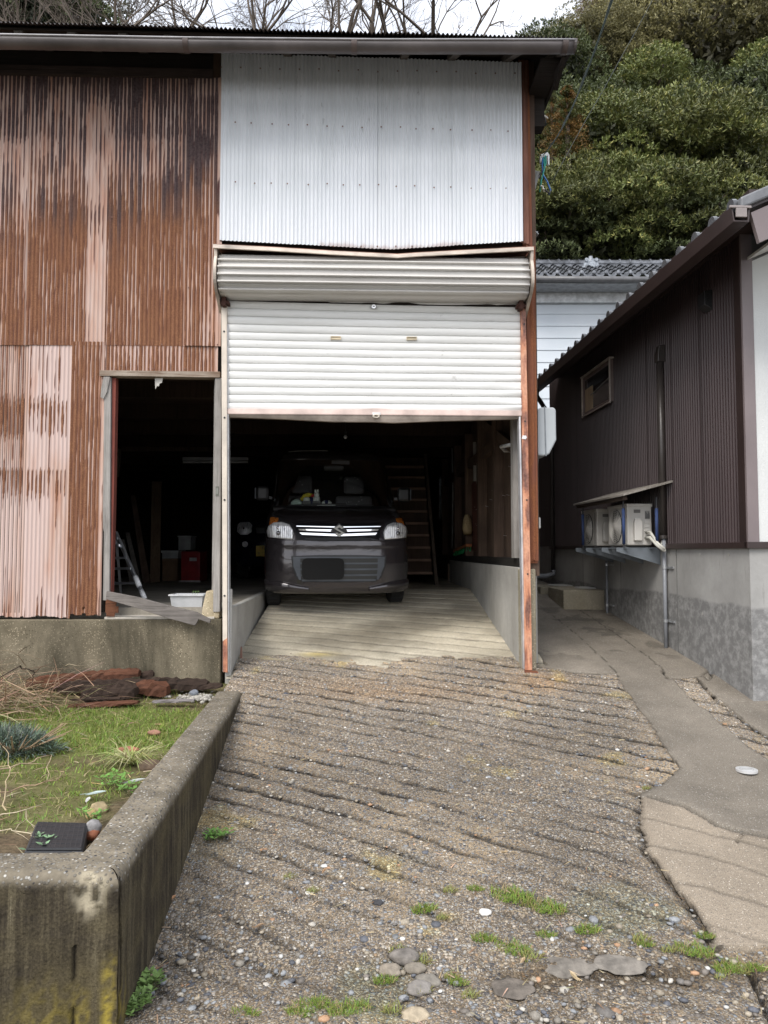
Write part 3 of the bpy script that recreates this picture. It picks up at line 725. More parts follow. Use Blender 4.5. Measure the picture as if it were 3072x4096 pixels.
# ---- interior shell ----
VB = 10.4
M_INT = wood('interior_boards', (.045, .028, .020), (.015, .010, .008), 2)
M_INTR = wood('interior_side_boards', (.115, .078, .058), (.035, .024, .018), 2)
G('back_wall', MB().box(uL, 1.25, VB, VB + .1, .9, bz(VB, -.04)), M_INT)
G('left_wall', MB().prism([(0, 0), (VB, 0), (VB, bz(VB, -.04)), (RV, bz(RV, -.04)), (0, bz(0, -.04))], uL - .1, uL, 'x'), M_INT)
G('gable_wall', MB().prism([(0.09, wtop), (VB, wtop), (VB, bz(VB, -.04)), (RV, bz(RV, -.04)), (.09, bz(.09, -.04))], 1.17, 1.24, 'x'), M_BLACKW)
wz0, wz1 = 2.02, 2.75   # interior side window
uW = 1.17
sw = MB()
sw.box(uW, uW + .07, .0, 5.45, 1.30, wtop); sw.box(uW, uW + .07, 6.75, VB, 1.0, wtop); sw.box(uW, uW + .07, 5.45, 6.75, 1.0, wz0); sw.box(uW, uW + .07, 5.45, 6.75, wz1, wtop)
G('side_wall', sw, M_INTR)
win = G('side_window', MB().box(uW + .01, uW + .06, 5.45, 5.49, wz0, wz1).box(uW + .01, uW + .06, 6.71, 6.75, wz0, wz1).box(uW + .01, uW + .06, 6.08, 6.12, wz0 + .04, wz1 - .04).box(uW + .01, uW + .06, 5.49, 6.71, wz0, wz0 + .04).box(uW + .01, uW + .06, 5.49, 6.71, wz1 - .04, wz1), plain('alu', (.5, .52, .54), .4, .3))
G('pane', MB().box(uW + .03, uW + .034, 5.49, 6.71, wz0 + .04, wz1 - .04), thinglass('side_glass'), win)
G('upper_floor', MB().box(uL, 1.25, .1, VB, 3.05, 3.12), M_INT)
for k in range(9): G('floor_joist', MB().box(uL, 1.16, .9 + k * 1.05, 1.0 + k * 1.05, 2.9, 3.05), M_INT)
# right concrete upstand
up = MB().box(1.085, 1.25, -.02, 4.6, .2, 1.365)
G('side_plinth', MB().box(1.088, 1.245, .1, 4.6, .2, 1.365), M_CONC, bevel=.006)
G('plinth_end', MB().box(1.085, ud_(1157, 1300), -.02, .098, .2, 1.355), M_CSPK, bevel=.012)
G('base_rail', MB().box(1.10, 1.165, .1, 4.6, 1.367, 1.44), wood('black_sill', (.022, .02, .018), (.01, .009, .008), 1))
# interior studs on the right wall
for v, c in ((.18, M_OLDW), (1.05, M_INTR), (1.95, M_INTR), (2.9, M_INTR), (3.9, M_INTR), (5.35, M_BROWNW)):
    G('stud', MB().box(1.075, 1.168, v, v + .10, 1.44, 2.9), c)
G('rail_timber', MB().box(1.10, 1.168, 1.2, 5.3, 2.48, 2.58), M_INTR)
G('diagonal_brace', MB().bar((1.13, .3, 2.35), (1.13, 1.9, 2.86), .05, .09), M_INTR)
# left floor slab & its edge
fl = tag(MB().box(-4.2, -1.235, .14, 10.3, .55, 1.045).build('garage_floor', concrete('floor_concrete', (.36, .33, .28), (.2, .185, .155), (.09, .08, .065), .6, .1), None, FR), kind='structure')
fl2 = tag(MB().box(-1.234, 1.24, 5.9, 10.3, .55, 1.049).build('garage_floor', concrete('floor_concrete', (.3, .27, .23), (.16, .15, .13)), None, FR), kind='structure')
pe = MB().prism([(.12, .3), (2.05, .3), (2.05, 1.058), (.12, 1.058)], -1.235, -1.12 - .0, 'x')
ke = MB().prism([(-1.235, .0), (-1.19, .0), (-1.19, 2.08), (-1.26, 2.08)], .3, 1.056, 'z')
G('ramp_kerb', ke, M_CONC, bevel=.008)
G('kerb_end', MB().box(-1.235, -1.188, -.03, -.002, .45, 1.20), M_CONC, bevel=.004)
# yard surface in front of the neighbour's gable and behind the camera
_q = MB().grid([[(x, y, float(ramp(y)) - .035) for x in (2.55, 5, 12)] for y in (1.2, 2.7, 4.0, 5.19)]); tag(_q.build('side_yard', plain('yard_concrete', (.24, .215, .18), .9, 0, .3, 2, .3), None), kind='structure')
_q = MB().grid([[(x, y, -.035) for x in (-12, -1.4, 4, 12)] for y in (-8, -2, 1.75)]); tag(_q.build('road', plain('road_asphalt', (.10, .095, .085), .9, 0, .3, 3, .4, 120), None), kind='structure')
# ---------------- roller shutter ----------------
M_CREAM = plain('cream_paint', (.60, .53, .45), .5, 0, .12, 6, .1)
nS = N('shutter_paint'); q = nS.noise(3, 6, nS.map((.6, 1, 9)), .7); sp = nS.noise(7, 8, None, .8)
cS = nS.ramp(q, [(.3, (.64, .64, .62)), (.7, (.75, .75, .735))]); cS = nS.mix(nS.ramp(sp, [(.62, 0.0), (.70, .6)]), cS, (.28, .26, .24))
M_SHUT = nS.fin(cS, .38, .0, nS.bump(nS.noise(2.5, 4, nS.map((.5, 1, 3))), .25, .03), .5)
nH = N('hood_paint'); q = nH.noise(2.2, 7, nH.map((.5, 1, 5)), .7)
M_HOOD = nH.fin(nH.ramp(q, [(.3, (.50, .48, .45)), (.7, (.63, .61, .58))]), .45, 0, nH.bump(nH.noise(3, 4), .2, .03), .4)
nC = N('peeling_rail'); a = nC.noise(3.2, 5, nC.map((6, 6, 1)), .55); b_ = nC.noise(60, 4)
cc = nC.ramp(a, [(.34, (.09, .03, .022)), (.43, (.24, .085, .05)), (.50, (.55, .22, .11)), (.58, (.66, .33, .20)), (.70, (.30, .10, .06))])
M_RAIL = nC.fin(nC.mix(.25, cc, nC.ramp(b_, [(.3, (.1, .04, .03)), (.7, (.6, .35, .25))])), .55, 0, nC.bump(b_, .3, .003))
sx0, sx1 = ud_(491, 760), ud_(1124, 760)
top_w, bot_w = wd_(640, 800), wd_(891, 800)
nsl = 15; pit = (top_w - bot_w) / nsl
rows = []; us = np.linspace(sx0, sx1, 60)
prof_ = [(0, .003), (.035, -.006), (.09, -.0085), (.45, -.0105), (.86, -.0115), (.905, -.009), (.935, .001), (.97, .003)]
wl = []
for k in range(nsl + 1):
    for t, v in prof_:
        wl.append((bot_w + (k + t) * pit, v))
U, I = np.meshgrid(us, np.arange(len(wl))); Wb = np.array([w for w, _ in wl])[I]; Vb = np.array([v for _, v in wl])[I]
hfrac = (Wb - bot_w) / (top_w - bot_w)
Wc = Wb - .012 * hfrac * (U - sx0) - .006 * np.sin((U - sx0) / (sx1 - sx0) * np.pi) * hfrac + .0
Vc = -.045 + Vb * 1.15 - .02 * np.exp(-((U - sx1) / .14) ** 2) * np.exp(-(hfrac / .35) ** 2) * (.5 + .5 * np.sin(Wb * 55)) - .008 * (fbm(U * 3, Wb * 3, 4) - .5)
FM = np.array([list(FR.to_3x3() @ Vector((1, 0, 0))), list(FR.to_3x3() @ Vector((0, 1, 0))), [0, 0, 1]])
def facegrid(name, U, V_, W, mat, parent=None, smooth=False, attrs=None):
    return gridmesh(name, np.stack([U, V_, W], -1) @ FM + np.array(FR.translation), mat, parent or GAR, attrs, None, smooth)
SH = facegrid('roller_shutter', U, Vc, Wc, M_SHUT); SH['label'] = 'half lowered white slatted curtain'
def Gs(name, mb, mat, **k): return mb.build(name, mat, SH, FR, **k)
# bottom rail: upper flange + dented lower lip
ul = np.linspace(sx0 + .002, sx1 - .002, 80); d1 = np.exp(-((ul - ud_(812, 895)) / .10) ** 2)
rb = []
for t, (w, v) in enumerate([(bot_w + .012, -.045), (bot_w + .010, -.07), (bot_w - .028, -.074), (bot_w - .034, -.072)]):
    rb.append([(u, v, w + .010 * dd * (t < 2)) for u, dd in zip(ul, d1)])
Gs('bottom_rail', MB().grid(rb), plain('rail_pink', (.60, .47, .42), .5, 0, .2, 5, .1))
lip = np.interp(ul, [sx0, ud_(600, 900), ud_(720, 900), ud_(810, 900), ud_(850, 900), ud_(930, 900), sx1], [.018, .030, .050, .050, .056, .042, .018])
Gs('bottom_lip', MB().grid([[(u, -.068, bot_w - .034) for u in ul], [(u, -.060, bot_w - .034 - l_ * .5) for u, l_ in zip(ul, lip)], [(u, -.05, bot_w - .034 - l_) for u, l_ in zip(ul, lip)], [(u, .01, bot_w - .03 - l_) for u, l_ in zip(ul, lip)]]), plain('lip_taupe', (.33, .28, .24), .6, 0, .3, 5))
# pull handle oval on bottom rail
def ringoval(u, w, a, b, r, v): return MB().tube([(u + a * math.cos(t), v, w + b * math.sin(t)) for t in np.linspace(0, 2 * math.pi, 17)], r, 6, False)
hu, hw = ud_(812, 903), wd_(903, 812)
hdl = Gs('pull_handle', ringoval(hu, hw, .024, .011, .006, -.082), plain('bone_plastic', (.62, .56, .47), .5), smooth=True)
Gs('handle_plate', MB().box(hu - .03, hu + .035, -.078, -.062, hw + .012, hw + .032), plain('white_dent', (.72, .70, .68), .5))
for x in (726, 888):
    u, w = ud_(x, 735), wd_(735 + (1 if x > 800 else 0), x)
    Gs('hand_hold', MB().box(u - .041, u + .041, -.071, -.056, w - .013, w - .009).box(u - .041, u + .041, -.071, -.056, w + .009, w + .013).box(u - .041, u - .036, -.071, -.056, w - .009, w + .009).box(u + .036, u + .041, -.071, -.056, w - .009, w + .009).box(u - .036, u + .036, -.062, -.058, w - .009, w + .009), plain('hand_cream', (.58, .50, .36), .5))
u, w = ud_(807, 669), wd_(669, 807)
lk = Gs('lock', MB().tube([(u, -.072, w), (u, -.082, w)], .017, 16), plain('steel', (.75, .75, .75), .3, .8), smooth=False)
Gs('lock_plate', MB().prism([(u - .034, w), (u - .016, w + .015), (u + .016, w + .015), (u + .034, w), (u + .016, w - .015), (u - .016, w - .015)], -.070, -.064, 'y'), plain('steel_d', (.32, .32, .31), .4, .7))
Gs('key_hole', MB().box(u - .007, u + .007, -.0835, -.0815, w - .003, w + .003), plain('blackp', (.02, .02, .02), .6))
# guide rails
def rail(x0, x1, y0, y1, xb0, xb1, v0, v1, name, mat, lab):
    pts = [(x0, y0), (x1, y0), (xb1, y1), (xb0, y1)]
    pl = [fp(x, y, v0) for x, y in pts]
    o = Gs(name, MB().prism(pl, v0, v1, 'y'), mat, bevel=.003); o['label'] = lab; return o
r1 = rail(478, 490, 655, 1452, 481, 491, -.085, -.02, 'guide_rail', M_CREAM, 'cream left guide rail, rusted at its foot')
nf = N('rail_foot'); a = nf.noise(4, 5, nf.map((6, 6, 1))); 
Gs('rail_foot_rust', MB().prism([fp(481, 1385, -.088), fp(491, 1378, -.088), fp(491.3, 1453, -.088), fp(481.5, 1451, -.088)], -.088, -.0852, 'y'), M_RAIL)
Gs('rail_edge', MB().prism([fp(491, 700, -.07), fp(493, 700, -.07), fp(495, 1452, -.07), fp(492.5, 1452, -.07)], -.07, .0, 'y'), plain('alu_edge', (.55, .55, .56), .4, .4))
r2 = rail(1125, 1136, 665, 1448, 1134, 1150, -.085, -.02, 'guide_rail', M_RAIL, 'right guide rail with peeling orange brown rust')
Gs('rail_edge', MB().prism([fp(1121, 900, -.07), fp(1124.5, 900, -.07), fp(1135, 1445, -.07), fp(1131, 1445, -.07)], -.07, .0, 'y'), plain('alu_edge', (.55, .55, .56), .4, .4))
Gs('rail_shoe', MB().prism([fp(1134, 1450, -.12), fp(1162, 1451, -.12), fp(1163, 1458, -.12), fp(1133, 1458, -.12)], -.13, -.02, 'y'), M_RST2)
for x, y in ((483, 716), (484, 902), (484, 1080), (484, 1287)):
    u, w = fp(x + 1, y, -.087); Gs('bolt_hole', MB().tube([(u, -.088, w), (u, -.084, w)], .008, 10), plain('blackp', (.02, .02, .02)))
for x, y in ((1131, 700), (1133, 910), (1137, 1080), (1139, 1240)):
    u, w = fp(x + 1, y, -.087); Gs('bolt_hole', MB().tube([(u, -.088, w), (u, -.084, w)], .007, 10), plain('blackp', (.02, .02, .02)))
u, w = fp(1132.5, 945, -.09); o = Gs('paint_patch', MB().prism([(u - .02, w - .01), (u - .012, w + .016), (u + .014, w + .016), (u + .022, w), (u + .012, w - .014)], -.089, -.086, 'y'), plain('patch_w', (.75, .74, .75), .6))
# hood drum
wt_, wb_ = fp(800, 560, -.25)[1], fp(800, 634, -.23)[1]
H = wt_ - wb_
arc = lambda t: (-.235 - .05 * math.sin(max(0, min(1, (t + .12) * .8)) * math.pi) + .05 * max(0, (t - .7) / .3) ** 2, wt_ - H * t)
pts = []
cuts = [-.12, .13, .36, .59, .79, .97]
def addp(t, dv=0, dw=0): a = arc(t); pts.append((a[0] + dv, a[1] + dw))
for i in range(len(cuts) - 1):
    t0, t1 = cuts[i], cuts[i + 1]
    for s_ in (.06, .25, .5, .75, .9): addp(t0 + (t1 - t0) * s_, .006 * math.sin(s_ * math.pi))
    addp(t1 - .05, -.020); addp(t1 - .005, -.022); addp(t1 + .01, .008)
addp(1.0, 0); pts.append((-.06, wb_ - .01))
hu0, hu1 = fp(470, 600, -.28)[0], fp(1144, 600, -.28)[0]; uh = np.linspace(hu0, hu1, 40)
Uh, Ih = np.meshgrid(uh, np.arange(len(pts))); Vh = np.array([p[0] for p in pts])[Ih] + .006 * (fbm(Uh * 2, Ih * .3, 9) - .5); Wh = np.array([p[1] for p in pts])[Ih] - .02 * (Uh - hu0) / (hu1 - hu0) * 0
HD = facegrid('shutter_hood', Uh, Vh, Wh, M_HOOD, SH); HD['label'] = 'ribbed curved hood over the rolled up curtain'
s = HD.modifiers.new('s', 'SOLIDIFY'); s.thickness = .003; s.offset = 1
# side plates
for x, x2, lab in ((463, 469, 'left'), (1145, 1151, 'right')):
    ua, ub = fp(x, 600, -.25)[0], fp(x2, 600, -.25)[0]
    pr = [(-.01, wt_ + .09), (-.29, wt_ + .085)] + [(arc(t)[0] - .022, arc(t)[1]) for t in np.linspace(0, 1, 12)] + [(-.06, wb_ - .09), (-.01, wb_ - .12)]
    o = Gs('hood_side', MB().prism(pr, ua, ub, 'x'), plain('side_cream', (.52, .45, .38), .6, 0, .35, 4, .2)); o['label'] = lab + ' side plate of the hood'
# top flashing, bent in the middle
fx = [461, 600, 720, 800, 858, 900, 1000, 1152]; fyy = [528, 535, 542.5, 546.5, 549.5, 546.5, 541, 533.5]
fl_ = [fp(x, y, -.28) for x, y in zip(fx, fyy)]
Gs('hood_flashing', MB().grid([[(u, -.01, w + .035) for u, w in fl_], [(u, -.285, w + .004) for u, w in fl_], [(u, -.292, w - .014) for u, w in fl_], [(u, -.280, w - .018) for u, w in fl_]]), plain('flash_rust', (.20, .09, .06), .75, 0, .6, 4, .3, 60, (1, 3, 3)))
Gs('hood_flashing', MB().grid([[(u, -.294, w - .004) for u, w in fl_], [(u, -.297, w - .032) for u, w in fl_], [(u, -.285, w - .034) for u, w in fl_]]), plain('flash_cream', (.55, .47, .40), .55, 0, .35, 4, .2, 60, (1, 3, 3)))['label'] = 'cream front strip bent down in the middle'
for x, y in ((486, 655), (1126, 662)):
    u, w = fp(x, y, -.1); Gs('rusty_bracket', MB().box(u - .04, u + .035, -.12, -.03, w - .012, w + .016).box(u - .022, u + .012, -.135, -.05, w - .03, w + .045), plain('bracket_rust', (.06, .025, .018), .9), bevel=.003)
Gs('hood_back', MB().box(hu0 + .01, hu1 - .01, -.055, -.012, wb_ - .03, wt_ + .1), M_BLACKW)
# rope stain cobweb (small pale tuft)
# ---------------- things fixed to the right of the garage ----------------
def F(mb, name, mat, parent=None, **k): return mb.build(name, mat, parent, FR, **k)
u0, u1 = ud_(1158, 940) + .02, ud_(1192, 940)
mt = thing('electric_meter_box', 'grey plastic meter box with cut lower corner on the garage corner', 'meter box')
def pb(x, y, v=.25): return fp(x, y, v)
pgm = [pb(1150, 892), pb(1160, 887), pb(1186, 887), pb(1191, 892), pb(1192, 956), pb(1177, 986), pb(1164, 990), pb(1150, 988)]
F(MB().prism(pgm, .10, .34), 'case', plain('meter_grey', (.42, .45, .47), .45, 0, .06, 3, .05), mt, bevel=.012)
F(MB().prism([pb(1165.5, 885, .25), pb(1167.5, 885, .25), pb(1170.5, 990, .25), pb(1168, 990, .25)], .094, .10), 'seam', plain('meter_seam', (.2, .22, .24), .5), mt)
F(MB().tube([L(0, 0, 0) * 0 + Vector((pb(1156, 980)[0], .2, pb(1156, 986)[1])), Vector((pb(1155, 986)[0], .2, pb(1155, 1003)[1]))], .018, 10), 'conduit', plain('conduit_grey', (.4, .42, .42), .5), mt)
fin(mt)
o = F(MB().box(fp(1155, 1120, .3)[0], fp(1165, 1120, .3)[0], .25, .32, fp(1160, 1142, .3)[1], fp(1160, 1118, .3)[1]), 'junction_box', plain('box_ivory', (.62, .62, .58), .5, 0, .05), bevel=.008)
single(o, 'small ivory box low on the garage side wall behind the rusty corner', 'junction box')
def bracket(x, y, x2, y2, lab, wires):
    t = thing('wall_bracket', lab, 'bracket', 'angle iron brackets on the garage corner')
    a = fp(x, y, .2); b = fp(x2, y2, .12)
    F(MB().bar((a[0], .2, a[1]), (b[0], .12, b[1]), .05, .006, (0, 1, 0)).bar((a[0] + .002, .21, a[1]), (b[0] + .002, .13, b[1]), .006, .04, (0, 1, 0)), 'angle_arm', plain('galv', (.42, .43, .43), .45, .5), t)
    for pts_, c in wires:
        q = [fp(px, py, .18) for px, py in pts_]
        F(MB().tube([(u, .15 + .01 * i, w) for i, (u, w) in enumerate(q)], .0065, 6), 'lead_wire', plain('wire_' + str(c), c, .5, 0, 0, 1, 0), t, smooth=True)
    fin(t)
WH_, BK_, BL_, GN_ = (.75, .73, .66), (.02, .02, .02), (.03, .14, .42), (.02, .28, .22)
bracket(1145, 278, 1156, 241, 'galvanised arm with loose white leads, uppermost on the garage corner', [([(1152, 262), (1150, 255), (1155, 250), (1162, 253), (1175, 256)], BK_), ([(1158, 268), (1165, 262), (1168, 256), (1175, 254)], WH_), ([(1170, 256), (1176, 258), (1178, 264), (1178, 272)], BK_), ([(1168, 256), (1174, 252), (1183, 257)], WH_)])
bracket(1148, 418, 1160, 369, 'galvanised arm holding blue and green cables on the garage corner', [([(1145, 420), (1145, 410), (1152, 395), (1162, 385), (1166, 378)], BK_), ([(1162, 382), (1168, 375), (1172, 360), (1175, 345)], BK_), ([(1171, 345), (1170, 360), (1173, 380), (1182, 392), (1190, 410), (1187, 418)], BL_), ([(1172, 343), (1175, 365), (1169, 390), (1166, 415)], GN_), ([(1176, 340), (1178, 355), (1174, 370), (1171, 362), (1172, 345)], GN_), ([(1166, 405), (1171, 405), (1175, 416)], WH_), ([(1175, 412), (1180, 416), (1186, 419), (1189, 412)], BK_), ([(1144, 421), (1150, 424), (1156, 420)], BK_), ([(1170, 410), (1176, 413), (1183, 418)], WH_)])
bracket(1146, 518, 1159, 501, 'short galvanised arm just above the shutter hood', [])
# overhead service cable with clamp
cb = thing('service_cable', 'thin dark green overhead cable coming down to the garage corner', 'cable')
pA = L(*[fp(1174, 335, .2)[0], .2, fp(1174, 335, .2)[1]]); pB = aty(1338 * K, -45 * K, 3.2)
cp = [pA.lerp(pB, t) + Vector((0, 0, -.35 * math.sin(t * math.pi) * .35)) for t in np.linspace(0, 1, 24)]
MB().tube(cp, .0045, 6).build('cable_core', plain('cable_green', (.02, .05, .045), .5, 0, .1, 4, 0), cb, smooth=True)
MB().tube([p + Vector((.006 * math.sin(i * 1.1), .006 * math.cos(i * 1.1), .005)) for i, p in enumerate(cp)], .0025, 5).build('messenger_wire', plain('cable_grey', (.03, .04, .038), .5), cb, smooth=True)
q0 = Vector((fp(1168, 339, .2)[0], .2, fp(1168, 339, .2)[1])); q1 = Vector((fp(1184, 334, .2)[0], .2, fp(1184, 334, .2)[1]))
F(MB().bar(q0, q1, .035, .03).obox(q0 + Vector((0, 0, -.03)), (.02, .03, .06)).obox(q1 + Vector((0, 0, -.05)), (.016, .03, .09)), 'clamp', plain('clamp_white', (.72, .73, .72), .5), cb, bevel=.004)
fin(cb)
cb2 = MB().tube([aty(x * K, y * K, 9) for x, y in ((1178, 420), (1210, 360), (1240, 305), (1270, 252), (1300, 200), (1322, 160), (1345, 118), (1372, 70), (1398, 22), (1422, -25))], .0035, 5).build('overhead_wire', plain('cable_grey', (.08, .09, .09), .5), None, smooth=True)
single(cb2, 'second very thin wire crossing in front of the evergreen trees', 'wire')

# ---------------- contents of the garage ----------------
def Wf(mb, name, mat, parent=None, **k): return mb.build(name, mat, parent, None, **k)
# step ladder just inside the doorway
st = thing('step_ladder', 'aluminium folding ladder with white feet standing inside the doorway', 'ladder')
M_AL = plain('alu_bright', (.68, .69, .72), .28, .85, .05, 4, 0); M_WR = plain('white_rubber', (.75, .75, .75), .6, 0, .05)
yf, yb = 6.45, 6.95
def lp_(x, y, Y): return aty(x * K, y * K, Y)
fr = [(lp_(312, 1292, yf), lp_(250, 1150, yf + .3)), (lp_(228, 1292, yf + .25), lp_(214, 1150, yf + .4))]
for a, b in fr: MB().bar(a, b, .022, .035).build('rail', M_AL, st, bevel=.003)
for t in (.22, .30 + .14, .60, .78, .90):
    MB().bar(fr[0][0].lerp(fr[0][1], t), fr[1][0].lerp(fr[1][1], t), .03, .022).build('rung', M_AL, st)
MB().bar(lp_(262, 1290, 7.1), lp_(250, 1150, yf + .35), .02, .02).build('rear_rail', M_AL, st); MB().bar(lp_(238, 1262, 7.1), lp_(228, 1150, yf + .4), .02, .02).build('rear_rail', M_AL, st)
MB().bar(lp_(258, 1178, yf + .2), lp_(246, 1178, yf + .4), .012, .02).build('hinge_stay', M_AL, st)
for p, (a, b) in zip(range(2), fr):
    d = (b - a).normalized(); MB().tube([a - d * .01, a + d * .075], .022, 8).build('foot', M_WR, st, smooth=True)
    m_ = a.lerp(b, .24); MB().tube([m_ - d * .055, m_ + d * .055], .024, 8).build('joint_sleeve', M_WR, st, smooth=True)
fin(st)
# planter
ptr = thing('planter_trough', 'long light grey plastic trough with rim on the doorway sill', 'planter')
P0 = aty(367 * K, 1311 * K, 6.0); P1 = aty(440 * K, 1311 * K, 6.02); zc = 1.066
a = P0.x; b = P1.x
def frustum(x0, x1, y0, y1, z0, z1, tp):
    m = MB(); vs = [(x0 + tp, y0 + tp, z0), (x1 - tp, y0 + tp, z0), (x1 - tp, y1 - tp, z0), (x0 + tp, y1 - tp, z0), (x0, y0, z1), (x1, y0, z1), (x1, y1, z1), (x0, y1, z1)]
    m.add(vs, [(0, 3, 2, 1), (0, 1, 5, 4), (1, 2, 6, 5), (2, 3, 7, 6), (3, 0, 4, 7)]); return m
zt = aty(400 * K, 1284 * K, 6.0).z; zb = aty(400 * K, 1312 * K, 6.0).z
MPL = plain('planter_grey', (.44, .45, .46), .5, 0, .12, 6, .1)
o = frustum(a, b, 5.99, 6.16, zb, zt, .014).build('trough', MPL, ptr); s = o.modifiers.new('s', 'SOLIDIFY'); s.thickness = .005
MB().box(a - .010, b + .010, 5.978, 5.992, zt - .012, zt).box(a - .010, b + .010, 6.158, 6.17, zt - .012, zt).box(a - .01, a + .002, 5.992, 6.158, zt - .012, zt).box(b - .002, b + .01, 5.992, 6.158, zt - .012, zt).build('rim', plain('planter_rim', (.56, .57, .58), .5), ptr, bevel=.002)
MB().box(a - .0, b - .0, 5.975, 6.18, zb - .012, zb - .001).build('drip_tray', MPL, ptr, bevel=.003)
MB().box(a + .012, b - .012, 6.0, 6.15, zt - .03, zt - .02).build('potting_soil', plain('soil_d', (.06, .045, .03), .95, 0, .3, 60, .5), ptr)
sp_ = MB()
for x in (-1.57, -1.55, -1.53): sp_.bar((x, 6.06, zt - .02), (x + .01, 6.06, zt + .02), .003, .003).ball((x + .012, 6.06, zt + .022), .006, 1.5, 1, .5)
sp_.build('seedlings', plain('seedling', (.12, .22, .05), .6), ptr)
fin(ptr)
# fallen plank across the sill
pk = MB(); A = aty(234 * K, 1286 * K, 5.70); B = aty(436 * K, 1334 * K, 5.62)
pk.bar(A, B, .035, .095, (0, 1, 0)); 
n0 = len(pk.v); pk = MB()
px = [(232, 1277), (300, 1290), (370, 1309), (425, 1322), (456, 1338), (454, 1346), (430, 1337), (428, 1342), (422, 1351), (360, 1334), (300, 1314), (230, 1294)]
pl_ = [fp(x, y, -.12) for x, y in px]
o = F(MB().prism(pl_, -.14, -.105), 'fallen_plank', wood('fallen_wood', (.20, .18, .165), (.055, .05, .045), 0), bevel=.003)
single(o, 'weathered grey plank slanting down across the doorway sill', 'plank')
# small rotten pack at left of the sill
for i, (x0, y0, x1, y1) in enumerate([(230, 1300, 251, 1306), (229, 1308, 250, 1313), (231, 1315, 252, 1320), (228, 1321, 251, 1326)]):
    pass
rt = MB()
for i in range(7):
    x0, w0 = fp(229 + random.uniform(-2, 2), 1300 + i * 4.2, -.06); x1, w1 = fp(250 + random.uniform(-4, 5), 1301 + i * 4.0, -.06)
    rt.bar((x0, -.05, w0), (x1, -.045, w1), .05, .010, (0, 1, 0))
F(rt, 'rotten_sill_end', wood('rotten_red', (.20, .085, .045), (.05, .022, .015), 0), GAR)
# stuff deep in the dark bay
M_PLY = wood('plywood_dark', (.16, .11, .07), (.07, .045, .03), 2)
def deep(x, y, Y): return aty(x * K, y * K, Y)
def leaning(x0, x1, xt0, xt1, y0, y1, Y, lab, mat, th=.02):
    a = deep(x0, y1, Y); b = deep(x1, y1, Y); c = deep(xt1, y0, Y + .35); d = deep(xt0, y0, Y + .35)
    for p in (a, b): p.z = 1.05
    m = MB(); off = Vector((0, th, 0)); m.add([a, b, c, d, a + off, b + off, c + off, d + off], [(0, 1, 2, 3), (7, 6, 5, 4), (0, 4, 5, 1), (1, 5, 6, 2), (2, 6, 7, 3), (3, 7, 4, 0)])
    single(m.build('leaning_board', mat), lab, 'board', 'boards leaning in the dark bay')
leaning(344 - 20, 345, 328, 349, 1040, 1243, 10.6, 'wide plywood board standing upright in the dark bay', M_PLY)
leaning(309, 325, 282, 292, 1070, 1240, 10.4, 'narrow dark board leaning left of the plywood board', M_INTR)
leaning(296, 306, 270, 279, 1150, 1243, 10.0, 'short grey board leaning lowest at the left of the bay', wood('leanw', (.2, .18, .16), (.08, .07, .06), 2))
leaning(281, 290, 262, 268, 1165, 1243, 9.9, 'short grey slat behind the ladder', wood('leanw', (.2, .18, .16), (.08, .07, .06), 2))
def cbox(x0, x1, y0, y1, Y, dpt, name, lab, cat, mat, grp=None, z0=None):
    a = deep(x0, y1, Y); b = deep(x1, y0, Y); t = thing(name, lab, cat, grp)
    if z0 is None: z0 = a.z
    MB().box(a.x, b.x, Y, Y + dpt, z0, b.z).build('carton' if 'box' in name else 'case', mat, t, bevel=.006)
    return t, a, b, z0
t, a, b, z0 = cbox(350, 384, 1207, 1243, 11.0, .4, 'cardboard_box', 'brown cardboard box on the bay floor under the white boxes', 'box', plain('card', (.15, .09, .05), .8), 'boxes stacked in the dark bay', 1.05)
MB().box(a.x, b.x, 10.993, 10.999, b.z - .02, b.z).build('flap', plain('card2', (.2, .13, .08), .8), t); fin(t)
t, a, b, z1 = cbox(350, 385, 1190, 1206.5, 11.02, .36, 'storage_box', 'grey white box stacked on the brown cardboard box', 'box', plain('boxw', (.30, .31, .31), .7), 'boxes stacked in the dark bay')
MB().box(a.x - .01, b.x + .01, 11.0, 11.4, b.z - .03, b.z + .005).build('lid', plain('boxw2', (.36, .37, .37), .7), t); fin(t)
t, a, b, z1 = cbox(385, 412, 1160, 1188, 11.3, .3, 'storage_box', 'pale box at the back beside the white paper', 'box', plain('boxw', (.30, .31, .31), .7), 'boxes stacked in the dark bay')
MB().box(a.x - .01, b.x + .01, 11.28, 11.62, b.z, b.z + .02).build('lid', plain('boxw2', (.36, .37, .37), .7), t); fin(t)
t, a, b, z1 = cbox(391, 432, 1191, 1236, 10.6, .45, 'red_tool_chest', 'dark red metal chest on the bay floor', 'chest', plain('redm', (.22, .012, .015), .35, .1, .2), None, 1.06)
for i in range(2):
    xx = a.x + (b.x - a.x) * (.45 + .2 * i); MB().box(xx, xx + .05, 10.59, 10.598, b.z - .14, b.z - .09).build('latch', plain('latchs', (.6, .6, .6), .3, .8), t)
MB().box(a.x - .02, b.x + .02, 10.56, 10.6, 1.05, 1.075).build('foot_bar', plain('latchs', (.6, .6, .6), .3, .8), t); fin(t)
t = thing('fluorescent_lamp', 'unlit fluorescent tube fitting hanging in the dark above the cars', 'ceiling lamp')
a = deep(395, 992, 8.8); b = deep(536, 992, 8.9); MB().bar(a, b, .08, .04).build('housing', plain('lampw', (.12, .12, .12), .5), t); MB().tube([a + Vector((0, 0, -.035)), b + Vector((0, 0, -.035))], .014, 8).build('tube', plain('tubew', (.2, .2, .2), .3), t)
for p in (a.lerp(b, .2), a.lerp(b, .8)): MB().tube([p, Vector((p.x, p.y, 2.92))], .004, 5).build('hanger', M_INT, t)
fin(t)
